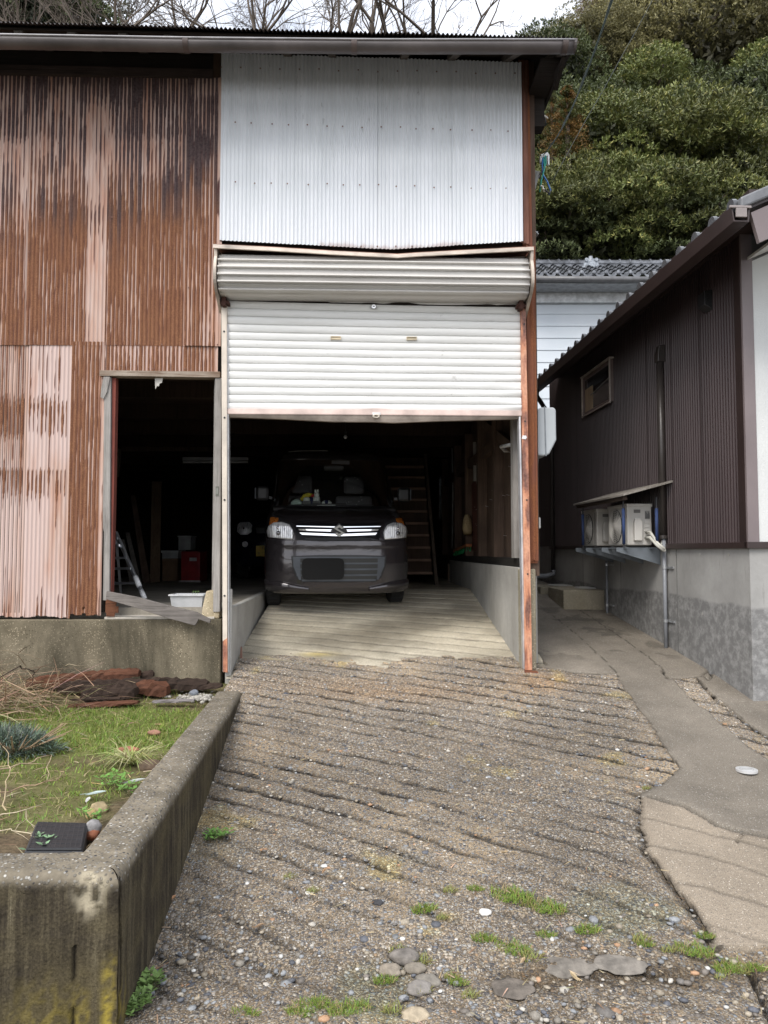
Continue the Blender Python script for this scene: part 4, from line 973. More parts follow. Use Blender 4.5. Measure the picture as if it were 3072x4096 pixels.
t = thing('bare_bulb', 'clear unlit light bulb hanging above the van roof', 'light bulb')
p = deep(746, 944, 8.0); MB().ball(p, .022, sub=2).build('glass_bulb', plain('bulb', (.5, .5, .5), .08, .2), t, smooth=True); MB().tube([p + Vector((0, 0, .02)), p + Vector((0, 0, .06))], .014, 8).build('socket', plain('blackp', (.02, .02, .02)), t); MB().tube([p + Vector((0, 0, .06)), Vector((p.x, p.y, 2.9))], .004, 5).build('cord', plain('blackp', (.02, .02, .02)), t); fin(t)
a = deep(252, 955, 10.0); G_ = MB().box(a.x - .3, a.x + 1.4, 10.0, 10.1, a.z - .12, a.z + .03).build('shelf_beam', M_INTR, GAR)
a, b = deep(259, 970, 9.8), deep(254, 1030, 9.8); MB().bar(a, b, .08, .02).build('hanging_strip', wood('leanw2', (.25, .2, .15), (.1, .08, .06), 2), GAR)
a, b = deep(254, 1035, 9.6), deep(252, 1060, 9.6)
# stairs
stt = thing('wooden_stairs', 'steep open dark wooden staircase behind the van', 'staircase')
def tr_(y): return deep(840, y, 10.2).z
yS = 9.9; zs = [1.06 + .165 * i for i in range(1, 11)]
xL = -.02 + .0; xR = .62
M_ST = wood('stair_wood', (.36, .24, .18), (.16, .10, .075), 0)
for i, z in enumerate(zs):
    y = 9.55 + .10 * i; c = .625 - .055 * i / 9
    MB().box(xL, c, y, y + .20, z - .03, z).build('tread', M_ST, stt)
    MB().box(xL, c, y + .19, y + .205, z, z + .135).build('riser', M_INTR, stt)
def str_(x0, x1): return MB().add([(x0, 9.5, 1.05), (x0, 9.75, 1.05), (x1, 10.85, 2.9), (x1, 10.6, 2.9), (x0 + .04, 9.5, 1.05), (x0 + .04, 9.75, 1.05), (x1 + .04, 10.85, 2.9), (x1 + .04, 10.6, 2.9)], [(0, 1, 2, 3), (7, 6, 5, 4), (0, 4, 5, 1), (1, 5, 6, 2), (2, 6, 7, 3), (3, 7, 4, 0)])
str_(.66, .575).build('stringer', wood('stringer_w', (.15, .115, .09), (.06, .045, .035), 2), stt); str_(-.08, -.08).build('stringer', wood('stringer_w', (.1,) * 3, (.04,) * 3, 2), stt)
fin(stt)
# right wall clutter (positions measured on the side wall u = 1.13)
def side(x, y, u=1.12):
    d = FRi.to_3x3() @ ray(x * K, y * K); o = FRi @ Vector((0, 0, CAMZ)); t = (u - o.x) / d.x; p = o + d * t; return p
br = thing('hand_broom', 'straw hand broom with stick hanging on the right inner wall', 'broom')
a = side(1010, 1010, 1.10); b = side(1009, 1108, 1.10); c = side(1010, 1152, 1.08)
F(MB().tube([a, b], .010, 6), 'handle', wood('stick', (.2, .14, .09), (.08, .05, .03), 2), br)
F(MB().tube([b, b.lerp(c, .35), b.lerp(c, .8), c], [.018, .05, .062, .045], 8), 'bristles', wood('straw', (.42, .32, .18), (.2, .14, .07), 2), br, smooth=True); fin(br)
bb = thing('deck_brush', 'wooden brush with green bristles lying on the concrete plinth', 'brush')
a = side(983, 1192, 1.10); b = side(1014, 1176, 1.06)
a = Vector((1.13, 3.7, 1.42)); a = side(984, 1190, 1.10); b = side(1013, 1178, 1.10)
F(MB().bar(a, b, .07, .035), 'block', wood('blockw', (.42, .16, .07), (.2, .07, .03), 0), bb, bevel=.006)
gb = MB()
for i in range(60):
    t = random.random(); p = a.lerp(b, t) + Vector((random.uniform(-.03, .03), random.uniform(-.02, .02), -.015)); gb.bar(p, p + Vector((random.uniform(-.02, .02), random.uniform(-.02, .01), -.055)), .006, .006)
F(gb, 'bristles', plain('green_br', (.02, .30, .10), .6), bb); fin(bb)
sw_ = thing('light_switch', 'white double light switch on the dark wall by the shutter', 'switch')
p = side(1110, 1051, 1.15); F(MB().box(1.145, 1.16, p.y - .06, p.y + .06, p.z - .075, p.z + .075), 'plate', plain('switch_w', (.72, .70, .66), .45), sw_, bevel=.004)
F(MB().box(1.139, 1.145, p.y - .02, p.y + .02, p.z - .045, p.z + .0), 'rocker', plain('switch_b', (.5, .48, .44), .4), sw_); fin(sw_)
sw2 = thing('wall_socket', 'small grey outlet box low on the inner post', 'socket')
p = side(990, 1146, 1.15); F(MB().box(1.10, 1.16, p.y - .1, p.y + .1, p.z - .07, p.z + .07), 'plate', plain('sockg', (.45, .43, .4), .5), sw2, bevel=.004); F(MB().box(1.09, 1.10, p.y - .05, p.y + .05, p.z - .03, p.z + .03), 'cover', plain('sockg2', (.3, .29, .27), .5), sw2); fin(sw2)
t = MB(); p = side(1095, 965, 1.10); p2 = side(1108, 962, 1.10); t.tube([Vector((1.07, p2.y - .02, p2.z + .0)), Vector((1.05, p.y, p.z)), Vector((1.10, p.y + .1, p.z - .02)), Vector((1.16, p.y + .12, p.z - .02))], .016, 8)
single(F(t, 'pipe_elbow', plain('pvc', (.5, .5, .5), .4), None, smooth=True), 'short grey pipe elbow sticking out of the inner post', 'pipe')
cd_ = MB().tube([side(976, 940, 1.15), side(978, 1060, 1.15), side(977, 1185, 1.15)], .012, 6)
single(F(cd_, 'wall_conduit', plain('cond_g', (.4, .4, .4), .45), None, smooth=True), 'thin grey conduit running down the inner wall left of the broom', 'conduit')
nl = MB()
for i in range(26):
    v = random.uniform(.5, 2.7); z = random.choice([1.62, 1.8, 1.95, 2.02, 2.08, 2.25]) + random.uniform(-.02, .02); nl.bar((1.168, v, z), (1.135, v - .02, z + .004), .0035, .0035)
F(nl, 'wall_nails', plain('nailb', (.5, .48, .45), .4, .5), GAR)
pn = MB(); pn.box(1.150, 1.167, 2.05, 2.9, 1.5, 2.3); F(pn, 'wall_panel', wood('red_panel', (.13, .055, .04), (.05, .022, .018), 2), GAR)
for v, h0, h1 in ((2.3, 2.25, 2.7), (2.55, 2.3, 2.75), (3.2, 2.2, 2.8)): F(MB().box(1.12, 1.15, v, v + .05, h0, h1), 'hanging_batten', M_OLDW, GAR)
# iron stake on the ramp edge
p = atg(521 * K, 1422 * K); o = MB().tube([p + Vector((0, 0, -.02)), p + Vector((0, 0, .05)), p + Vector((0, 0, .095))], [.010, .010, .006], 6).build('iron_stake', M_NAIL, None)
single(o, 'short rusty iron stake standing at the foot of the left kerb', 'stake')
# ---------------- neighbour's house ----------------
HF = Matrix.Translation((2.58, 5.2, 0)) @ Matrix.Rotation(math.atan(.054), 4, 'Z'); HFi = HF.inverted()
def hp(sx, sy, q=0.0):
    d = HFi.to_3x3() @ ray(sx, sy); o = HFi @ Vector((0, 0, CAMZ)); t = (q - o.x) / d.x; p = o + d * t; return p.y, p.z
def c4(x, y): return 2000 + x / 1.5476, 1000 + y / 1.5476
def c5(x, y): return 2000 + x / 1.5476, 1900 + y / 1.5476
HS = thing('brown_house', 'single storey house with dark brown ribbed siding, tiled roof and white gable wall', 'house')
def H(name, mb, mat, parent=None, **k): return mb.build(name, mat, parent or HS, HF, **k)
nb = N('brown_metal'); f = nb.noise(1.2, 5, nb.map((4, 4, .5)))
M_SID = nb.fin(nb.ramp(f, [(.3, (.040, .026, .026)), (.7, (.058, .039, .039))]), .42, .1, None, .5)
M_TRIM = plain('brown_trim', (.040, .026, .024), .4, .1, .12, 3, .05)
M_TAUPE = plain('taupe_trim', (.19, .155, .155), .45, 0, .08, 3, .05)
zsof = hp(2963, 947)[1]; zsid = hp(2998, 2168)[1]; PL = 4.95
def ribs(p0, p1, z0, z1, q, name='siding', pit=.040, parent=None):
    prof = []; n = int((p1 - p0) / pit)
    for i in range(n):
        b = p0 + i * pit
        for t, d in ((0, 0), (.42, 0), (.55, -.011), (.88, -.011), (1.0, 0)): prof.append((b + t * pit, q + d)) if t < 1 else None
    prof.append((p0 + n * pit, q))
    m = MB().grid([[(q_, p_, z) for p_, q_ in prof] for z in (z0, z1)])
    return H(name, m, M_SID, parent)
SD = ribs(.09, PL, zsid, zsof + .05, -.012)
for _p in (.62, 1.14, 1.66, 2.19, 2.71, 3.23, 3.75, 4.28): H('siding_lap', MB().box(-.0245, -.0235, _p, _p + .004, zsid + .001, zsof + .04), plain('lap_brown', (.034, .022, .021), .4, .1))
H('wall', MB().box(0, 3.2, 0.0, PL, .2, zsof + .05), concrete('h_found', (.25, .245, .235), (.155, .15, .145), (.085, .082, .078), .55, .08, .8, .2))
# damp lower band on the foundation
nf = N('h_found2'); sxyz = nf.n('SeparateXYZ'); nf.l(nf.obj, sxyz.inputs[0])
wob = nf.math('MULTIPLY', nf.math('ADD', sxyz.outputs[2], nf.math('MULTIPLY', nf.noise(1.1, 5), .18)), .5)
band = nf.ramp(wob, [(.645, 1.0), (.655, 0.0)])
base = nf.ramp(nf.noise(1.6, 8, None, .7), [(.3, (.25, .245, .235)), (.7, (.39, .385, .37))])
blot = nf.ramp(nf.noise(14, 8, None, .75), [(.44, 0.0), (.62, 1.0)])
wetc = nf.mix(blot, (.17, .168, .165), (.30, .297, .29))
drip = nf.ramp(nf.noise(3, 6, nf.map((5, 5, .6)), .7), [(.60, 0.0), (.75, .7)])
col = nf.mix(drip, base, (.13, .12, .11)); col = nf.mix(band, col, wetc)
M_HF = nf.fin(col, .75, 0, nf.bump(nf.noise(40, 6), .2, .006), .3)
H('foundation', MB().box(-.016, -.002, -.0, PL, -.1, zsid - .045).box(-.016, 3.2, -.016, -.002, -.1, zsid - .045), M_HF)
for p in (1.12, 2.4, 3.6): H('form_joint', MB().box(-.019, -.016, p, p + .006, .1, zsid - .05), plain('joint_d', (.12, .12, .115), .9))
for x, y in ((1100, 490), (1250, 492), (1430, 492), (1108, 832), (1265, 860), (1065, 490)):
    p, z = hp(*c5(x, y)); H('tie_hole', MB().tube([(-.0165, p, z), (-.0185, p, z)], .013, 10), plain('tie_h', (.30, .29, .27), .9))
H('water_table', MB().box(-.045, .0, -.03, PL, zsid - .045, zsid - .0).box(-.045, 3.2, -.045, -.0, zsid - .045, zsid), M_TRIM, bevel=.003)
H('corner_trim', MB().box(-.026, .002, -.0, .09, zsid + .001, zsof + .04), M_TRIM); H('corner_trim', MB().box(-.026, .055, -.022, -.001, zsid + .001, zsof + .2), M_TAUPE)
H('gable_core', MB().prism([(0, zsof), (3.2, zsof), (3.2, zsof + 1.1)], .0, PL, 'y'), M_TRIM)
# roof
qe = -.33; ge = hp(2940, 833, qe); zeav = hp(2976, 845, qe)[1]; RSL = .45
PA = hp(2985, 833, qe)[0]; PBk = hp(2150, 1530, qe)[0]
rf = MB()
rz = lambda q: zeav + .02 + (q - qe) * RSL
rf.prism([(qe - .02, rz(qe) - .0), (3.2, rz(3.2)), (3.2, rz(3.2) - .03), (qe - .02, rz(qe) - .035)], PA, PBk, 'y')
H('gable_render', MB().prism([(.056, zsid + .002), (3.2, zsid + .002), (3.2, rz(3.2) - .27), (.056, rz(.056) - .27)], -.014, -.001, 'y'), plain('white_render', (.60, .61, .60), .85, 0, .03, 4, .3, 120))
H('roof_deck', rf, M_TRIM)
nt_ = N('glazed_tile'); ft = nt_.noise(6, 5)
M_TILE = nt_.fin(nt_.ramp(ft, [(.3, (.06, .062, .068)), (.7, (.13, .135, .145))]), .22, 0, None, .6)
M_TILE2 = plain('tile_matt', (.15, .155, .165), .38, 0, .3, 8, .1)
def tiles(P0, P1, q0, q1, zf, pit, mat, parent, name, r=.04, disc=True, Hfun=None):
    t = MB(); n = int((P1 - P0) / pit)
    for i in range(n + 1):
        p = P0 + i * pit
        ax = Vector((1, 0, RSL)).normalized()
        for k in range(int((q1 - q0) / .24) + 1):
            qa = q0 + k * .24; qb = min(qa + .27, q1)
            rows = []
            for (q_, dz) in ((qa, .030), (qb, .006)):
                row = []
                for a in np.linspace(0, math.pi, 7): row.append((q_, p - math.cos(a) * r, zf(q_) + dz + math.sin(a) * r * .9))
                for s_ in np.linspace(.12, .88, 7): row.append((q_, p + r + (pit - 2 * r) * s_, zf(q_) + dz - .016 * math.sin(math.pi * s_)))
                rows.append(row)
            t.grid(rows)
            if k == 0:
                lo = [(x, y, z - .028) for x, y, z in rows[0]]; t.grid([lo, rows[0]])
        if disc: t.tube([(q0 - .018, p, zf(q0) + .035), (q0 + .01, p, zf(q0) + .035)], r * 1.12, 14)
    return Hfun(name, t, mat, parent, smooth=False)
tiles(PA + .05, PBk, qe - .06, 2.6, lambda q: rz(q) + .012, .243, M_TILE, HS, 'roof_tiles', Hfun=H)
# verge tiles at the near gable
H('verge_tiles', MB().prism([(qe - .05, rz(qe) + .045), (3.2, rz(3.2) + .08), (3.2, rz(3.2) - .02), (qe - .05, rz(qe) - .03)], PA - .03, PA + .06, 'y'), M_TILE2, bevel=.012)
H('barge_board', MB().prism([(qe + .03, rz(qe) - .04), (3.2, rz(3.2) - .04), (3.2, rz(3.2) - .25), (qe + .08, rz(qe) - .23)], PA + .0, PA + .03, 'y'), M_TAUPE)
H('soffit', MB().prism([(qe + .04, zsof - .0), (.05, zsof), (.05, zsof + .03), (qe + .04, zsof + .03)], PA + .03, PBk, 'y'), M_TRIM)
H('gable_soffit', MB().prism([(.02, rz(.0) - .24), (3.2, rz(3.2) - .26), (3.2, rz(3.2) - .24), (.02, rz(0) - .22)], PA + .03, -.015, 'y'), plain('soffit_white', (.6, .6, .58), .7, 0, .1, 30, .2))
H('fascia', MB().box(qe + .01, qe + .039, PA + .0, PBk, zsof - .015, rz(qe) - .0), M_TRIM)
# box gutter with a pale inner channel end
g = H('gutter', MB().prism([(qe - .105, zeav + .0), (qe - .115, zeav - .0), (qe - .10, zeav - .095), (qe - .0, zeav - .095), (qe + .008, zeav), (qe - .004, zeav), (qe - .01, zeav - .085), (qe - .092, zeav - .085)], PA - .03, PBk + .1, 'y'), M_TRIM, bevel=.002)
H('gutter_outlet', MB().box(qe - .13, qe + .01, PA - .045, PA - .031, zeav - .012, zeav + .004).box(qe - .09, qe - .02, PA - .045, PA - .031, zeav - .07, zeav - .012), plain('gut_pale', (.30, .26, .25), .5), g, bevel=.003)
# window
wc = [hp(*c4(x, y), -.02) for x, y in ((527, 795), (703, 680), (703, 940), (532, 1026))]
p1 = (wc[0][0] + wc[3][0]) / 2; p0 = (wc[1][0] + wc[2][0]) / 2; zt_ = (wc[0][1] + wc[1][1]) / 2; zb_ = (wc[2][1] + wc[3][1]) / 2
wn = H('window', MB().box(-.055, -.013, p0, p1, zb_, zb_ + .03).box(-.055, -.013, p0, p1, zt_ - .03, zt_).box(-.055, -.013, p0, p0 + .03, zb_ + .03, zt_ - .03).box(-.055, -.013, p1 - .03, p1, zb_ + .03, zt_ - .03), plain('sash_brown', (.28, .22, .205), .4, .2, .1))
H('window_frame', MB().box(-.068, -.056, p0 - .008, p0 + .012, zb_ - .02, zt_ + .01).box(-.068, -.056, p1 - .012, p1 + .008, zb_ - .02, zt_ + .01).box(-.075, -.013, p0 - .02, p1 + .02, zt_ + .01, zt_ + .022).box(-.068, -.056, p0 + .012, p1 - .012, zb_ - .012, zb_ - .001), plain('sash_pale', (.80, .73, .67), .4, .2), wn)
H('pane', MB().box(-.034, -.03, p0 + .03, p1 - .03, zb_ + .03, zt_ - .03), plain('dark_pane', (.05, .05, .055), .04, 0, 0, 1, 0, spec=.9), wn)
cb_ = H('blind', MB().box(-.0375, -.0345, p1 - .30, p1 - .04, zb_ + .03, zt_ - .14), wood('ply_blind', (.85, .72, .52), (.6, .48, .34), 2), wn)
H('stay_bar', MB().bar((-.04, p0 + .04, zb_ + .27), (-.04, p1 - .24, zb_ + .20), .006, .014, (1, 0, 0)), plain('stay', (.45, .45, .45), .4), wn)
# vent hood, pipes
a = hp(*c4(1245, 270), -.06); b = hp(*c4(1245, 390), -.06)
pv = hp(*c4(1280, 320), -.04)[0]
vh = H('vent_hood', MB().prism([(-.013, a[1]), (-.085, a[1] - .015), (-.085, b[1] + .03), (-.02, b[1] - .005), (-.013, b[1])], pv - .055, pv + .055, 'y'), plain('hood_dark', (.03, .03, .032), .35, .2), bevel=.006)
H('louvre', MB().box(-.07, -.03, pv - .058, pv - .0555, b[1] + .06, b[1] + .07).box(-.07, -.03, pv - .058, pv - .0555, b[1] + .09, b[1] + .10).box(-.07, -.03, pv - .058, pv - .0555, b[1] + .12, b[1] + .13), plain('blackp', (.02,) * 3), vh)
MPIPE = plain('pipe_brown', (.045, .038, .035), .35, .1, .1)
pp, zt2 = hp(*c4(985, 700), -.05); zb2 = hp(*c4(1020, 1780), -.05)[1]; pp = (hp(*c4(985, 700), -.05)[0] + hp(*c4(1017, 1780), -.05)[0]) / 2
dc = H('line_duct', MB().tube([(-.05, pp, zt2), (-.05, pp, zb2)], .034, 14), MPIPE, smooth=True)
H('duct_cap', MB().prism([(-.013, zt2 + .155), (-.07, zt2 + .15), (-.085, zt2 + .07), (-.085, zt2 + .0), (-.013, zt2 - .0)], pp - .036, pp + .036, 'y'), MPIPE, dc, bevel=.008)
H('duct_collar', MB().tube([(-.05, pp, zb2 + .02), (-.05, pp, zb2 - .01)], .04, 14), MPIPE, dc)
MCON = plain('conduit_grey2', (.22, .23, .25), .4, 0, .1)
cz_ = hp(*c5(1028, 985), -.05)[1]
H('conduit', MB().tube([(-.05, pp - .01, zb2), (-.05, pp - .01, cz_ - .25)], .017, 10), MCON, smooth=True)
for y in (573, 903):
    z = hp(*c5(1040, y), -.03)[1]; H('pipe_clamp', MB().box(-.03, -.0165, pp - .13, pp + .0, z - .01, z + .01).tube([(-.05, pp - .01, z - .012), (-.05, pp - .01, z + .012)], .021, 10), plain('galv2', (.42, .43, .44), .35, .6))
p2 = hp(*c5(660, 600), -.05)[0]; H('conduit', MB().tube([(-.05, p2, hp(*c5(660, 490), -.05)[1]), (-.05, p2, hp(*c5(660, 800), -.05)[1] - .3)], .014, 10), MCON, smooth=True)
for y in (556, 806):
    z = hp(*c5(680, y), -.03)[1]; H('pipe_clamp', MB().box(-.03, -.0165, p2 - .12, p2, z - .008, z + .008).tube([(-.05, p2, z - .012), (-.05, p2, z + .012)], .018, 8), plain('galv2', (.42, .43, .44), .35, .6))
p3 = hp(*c4(320, 1200), -.06)[0]
dp = H('downpipe', MB().tube([(qe - .05, PBk - .15, zeav - .09), (qe - .05, PBk - .15, zeav - .16), (-.1, p3, zeav - .30), (-.06, p3, zeav - .42), (-.06, p3, hp(*c5(330, 600), -.06)[1])], .03, 10), MPIPE, smooth=True)
zq = hp(*c5(330, 612), -.06)[1]; H('drain_elbow', MB().tube([(-.06, p3, zq + .05), (-.06, p3, zq), (-.16, p3, zq - .03), (-1.2, p3 + .1, zq - .03)], .033, 10), MCON, dp, smooth=True)
# rear wing
ribs(PL + .05, PL + 4.5, zsid, zsof - .55, .10, 'wing_siding'); H('wing_wall', MB().box(.102, 3, PL, PL + 4.5, .2, zsof - .55), M_HF)
H('wing_roof', MB().prism([(-.25, zsof - .62), (1.4, zsof + .1), (3, zsof + .1), (3, zsof - .6), (-.25, zsof - .66)], PL + .02, PL + 4.6, 'y'), M_TILE2)
o = H('ridge_end_tile', MB().tube([(-.28, PL + .55, zsof - .52), (-.24, PL + .55, zsof - .52)], .13, 14).tube([(-.31, PL + .55, zsof - .52), (-.28, PL + .55, zsof - .52)], .075, 12).ball((-.3, PL + .35, zsof - .6), .05, sub=2).ball((-.3, PL + .72, zsof - .6), .05, sub=2), M_TILE)
tiles(PL + .05, PL + 1.5, -.32, -.05, lambda q: zsof - .60 + (q + .3) * .43, .25, M_TILE, HS, 'wing_tiles', Hfun=H)
fin(HS)
# manholes and steps in the trench
for i, (x, y, lab) in enumerate(((395, 678, 'pale manhole lid in the trench nearer the downpipe'), (545, 694, 'small pale manhole lid in the trench below the air conditioners'))):
    c = aty(*c5(x, y), 9.4 - i * .9); t = thing('drain_pit', lab, 'manhole', 'drain pits in the trench')
    MB().box(c.x - .38, c.x + .32, c.y - .4, c.y + .35, .28, c.z - .012).build('concrete_block', M_CSPK, t, bevel=.01)
    MB().tube([(c.x, c.y, c.z - .011), (c.x, c.y, c.z)], .20 - i * .05, 20).build('lid', plain('lid_pale', (.48, .48, .46), .6), t); fin(t)
# ---------------- air conditioners ----------------
AYS = [(6.62 - 5.2, 7.10 - 5.2), (7.42 - 5.2, 7.88 - 5.2)]
M_AC = plain('ac_beige', (.60, .58, .54), .45, 0, .06, 4, .05); M_ACD = plain('ac_dark', (.09, .09, .09), .6)
zab = hp(*c5(870, 441), -.3)[1]; zat = hp(*c5(870, 172), -.3)[1]
def acunit(p0, p1, lab):
    t = thing('air_conditioner', lab, 'air conditioner', 'outdoor units on the wall brackets')
    q0, q1 = -.325, -.10; h = zat - zab
    def A(name, mb, mat, par=None, **k): return mb.build(name, mat, par or t, HF, **k)
    A('casing', MB().box(q0, q1, p0, p1, zab + .01, zat), M_AC, bevel=.012)
    A('top_lid', MB().box(q0 - .006, q1 + .006, p0 - .006, p1 + .006, zat - .02, zat + .008), M_AC, bevel=.006)
    A('foot', MB().box(q0 + .0, q1 - .0, p0 + .06, p0 + .10, zab - .006, zab + .01).box(q0, q1, p1 - .10, p1 - .06, zab - .006, zab + .01), M_ACD)
    cc = (q0, p0 + (p1 - p0) * .56, zab + h * .50); r = h * .41
    fg = A('fan_opening', MB().tube([(q0 - .002, cc[1], cc[2]), (q0 - .001, cc[1], cc[2])], r, 32), M_ACD)
    g = MB()
    for k in range(9):
        rr_ = r * (k + 1.2) / 9.6; g.tube([(q0 - .012 - .010 * (1 - (rr_ / r) ** 2), cc[1] + rr_ * math.cos(a), cc[2] + rr_ * math.sin(a)) for a in np.linspace(0, 2 * math.pi, 33)], .0032, 5, False)
    for k in range(12):
        a = k * math.pi / 6; g.bar((q0 - .02, cc[1] + .02 * math.cos(a), cc[2] + .02 * math.sin(a)), (q0 - .008, cc[1] + r * math.cos(a), cc[2] + r * math.sin(a)), .004, .004, (1, 0, 0))
    A('fan_grille', g, M_AC, fg)
    A('grille_hub', MB().tube([(q0 - .026, cc[1], cc[2]), (q0 - .008, cc[1], cc[2])], r * .2, 16), M_AC, fg)
    A('front_seam', MB().box(q0 - .003, q0 - .0005, p0 + .055, p0 + .06, zab + .03, zat - .03), M_ACD)
    A('handle_recess', MB().box(q0 + .06, q0 + .12, p0 - .003, p0 - .001, zat - .075, zat - .045), plain('ac_shade', (.2, .19, .18), .6))
    A('valve_cover', MB().prism([(q0 + .05, zab + .05), (q0 + .12, zab + .05), (q0 + .125, zab + .22), (q0 + .11, zab + .25), (q0 + .06, zab + .25), (q0 + .05, zab + .22)], p0 - .045, p0 - .001, 'y'), M_AC, bevel=.008)
    lb = A('rating_label', MB().box(q1 - .065, q1 - .02, p0 - .003, p0 - .001, zat - .13, zat - .055), plain('label_grey', (.36, .35, .33), .6))
    lv = MB()
    for k in range(5): lv.box(q1 - .07, q1 - .02, p0 - .005, p0 - .001, zab + .06 + k * .036, zab + .08 + k * .036)
    A('side_rib', lv, M_AC, bevel=.002)
    txt = MB()
    for k in range(5): txt.box(q1 - .06 + .008 * k, q1 - .055 + .008 * k, p0 - .0045, p0 - .003, zat - .125, zat - .062 - .01 * (k % 3))
    A('label_marks', txt, M_ACD, lb)
    fin(t); return t
acunit(*AYS[0], 'nearer beige outdoor unit beside the dark vertical duct'); acunit(*AYS[1], 'farther beige outdoor unit behind the middle blue post')
sh = thing('unit_shelf', 'steel wall brackets and blue padded posts with a small weathered roof over the two units', 'shelf')
def A(name, mb, mat, par=None, **k): return mb.build(name, mat, par or sh, HF, **k)
MBR = plain('bracket_blue', (.20, .225, .25), .4, .3, .15)
for i, x in enumerate((1010, 915, 815, 730)):
    p = (AYS[0][0] + .02, AYS[0][1] - .08, AYS[1][0] + .05, AYS[1][1] - .08)[i]
    A('bracket', MB().prism([(-.42, zab - .01), (-.42, zab - .045), (-.02, zab - .165), (-.02, zab - .01)], p, p + .012, 'y'), MBR)
A('bearer', MB().box(-.36, -.33, AYS[0][0] - .03, AYS[1][1] + .05, zab - .02, zab - .008).box(-.12, -.09, AYS[0][0] - .03, AYS[1][1] + .05, zab - .02, zab - .008), MBR)
MBL = plain('blue_foam', (.022, .045, .13), .75, 0, .3, 10, .3); MDK = plain('post_dark', (.03, .03, .035), .5)
aw0 = hp(*c5(985, 62), -.30); aw1 = hp(*c5(482, 150), -.42)
zaw = hp(*c5(765, 160), -.44)[1] + .06
PP = [(-.40, hp(*c5(765, 300), -.40)[0]), (-.12, hp(*c5(970, 300), -.12)[0]), (-.40, hp(*c5(513, 300), -.40)[0])]
for q, p in PP:
    A('post', MB().tube([(q, p, zab - .01), (q, p, zaw - .02)], .009, 8), MDK); A('blue_padding', MB().tube([(q, p, zab + .02), (q, p, zaw - .12)], .014, 10), MBL, smooth=True)
A('awning_board', MB().prism([(-.46, zaw - .02), (-.02, zaw + .10), (-.02, zaw + .118), (-.46, zaw - .004)], PP[1][1] - .12, PP[2][1] + .12, 'y'), wood('awning_old', (.30, .28, .25), (.12, .10, .085), 1))
A('awning_rafter', MB().bar((-.42, PP[1][1] - .05, zaw - .035), (-.42, PP[2][1] + .08, zaw - .035), .04, .03), wood('awn_r', (.10, .075, .06), (.04, .03, .025), 1))
hz0 = hp(*c5(900, 385), -.3)[1]
for dz, rr_ in ((0, .016), (.05, .012)):
    A('refrigerant_hose', MB().tube([(-.16, AYS[0][0] - .01, hz0 + dz), (-.15, AYS[0][0] - .08, hz0 + dz), (-.12, AYS[0][0] - .16, hz0 - .07 + dz * .4), (-.09, AYS[0][0] - .22, hz0 - .11 + dz * .3), (-.06, pp + .02, hz0 - .08), (-.05, pp, hz0 - .02)], rr_, 8), plain('hose_cream', (.55, .54, .49), .6), smooth=True)
fin(sh)
# ---------------- white house behind ----------------
BH = thing('white_house', 'pale two storey house with grey tiled roof and ornamental ridge end, behind the brown house', 'house')
YB = 18.0
def bx(sx, sy, y=YB): return aty(sx, sy, y)
a = bx(2040, 1165); b = bx(2760, 1165); ze = a.z
nw = N('pale_siding'); sp_ = nw.n('SeparateXYZ'); nw.l(nw.obj, sp_.inputs[0]); 
M_PS = nw.fin(nw.ramp(nw.noise(.8, 5), [(.3, (.52, .57, .62)), (.7, (.62, .66, .70))]), .6)
w = MB(); z = -.5
while z < ze - .1:
    w.prism([(YB, z), (YB - .018, z + .002), (YB, z + .30)], a.x, b.x, 'x'); z += .302
w.build('siding', M_PS, BH)
MB().box(a.x, b.x, YB + .001, YB + 6, -.5, ze).build('wall', M_PS, BH)
MB().box(a.x, b.x, YB - .12, YB - .02, ze - .32, ze - .08).build('eave_band', plain('band_w', (.66, .68, .70), .6), BH)
MB().box(a.x - .5, b.x + .2, YB - .75, YB, ze - .08, ze - .05).build('soffit', plain('soff_g', (.35, .36, .38), .7), BH)
g = MB().tube([(a.x - .5, YB - .80, ze + .02), (b.x + .2, YB - .80, ze - .02)], .075, 10).build('gutter', plain('gut_grey', (.12, .12, .125), .4), BH, smooth=True)
rzb = lambda y: ze + .10 + (y - (YB - .75)) * .50
M_T3 = plain('ibushi_tile', (.17, .18, .20), .35, .15, .4, 5, .1)
t = MB(); yt = YB + 1.25
nx = int((b.x - a.x + .8) / .29)
for i in range(nx):
    x = a.x - .5 + i * .29
    for k in range(7):
        y0 = YB - .78 + k * .28; y1 = y0 + .3
        rows = [[(x + dx, y, rzb(y) + dz + h_) for dx, h_ in ((0, .05), (.04, .075), (.09, .05), (.13, .0), (.2, -.02), (.26, .0), (.29, .05))] for y, dz in ((y0, .05), (y1, .0))]
        t.grid(rows)
        if k == 0:
            t.grid([[(p[0], p[1], p[2] - .06) for p in rows[0]], rows[0]]); t.ball((x + .045, y0 - .01, rows[0][1][2] - .03), .055, 1, .5, 1, 1)
t.build('roof_tiles', M_T3, BH)
zr = rzb(yt)
r = MB().tube([(a.x - .5, yt, zr + .10), (b.x + .2, yt, zr + .08)], .10, 10)
for k in range(3): r.box(a.x - .5, b.x + .2, yt - .13 - .02 * k, yt + .13, zr - .12 + .05 * (2 - k), zr - .08 + .05 * (2 - k))
for i in range(24): r.tube([(a.x - .4 + i * .27, yt, zr + .1), (a.x - .36 + i * .27, yt, zr + .1)], .112, 10)
r.build('ridge', M_T3, BH)
oc = aty(2365, 1062, yt - .35); om = MB()
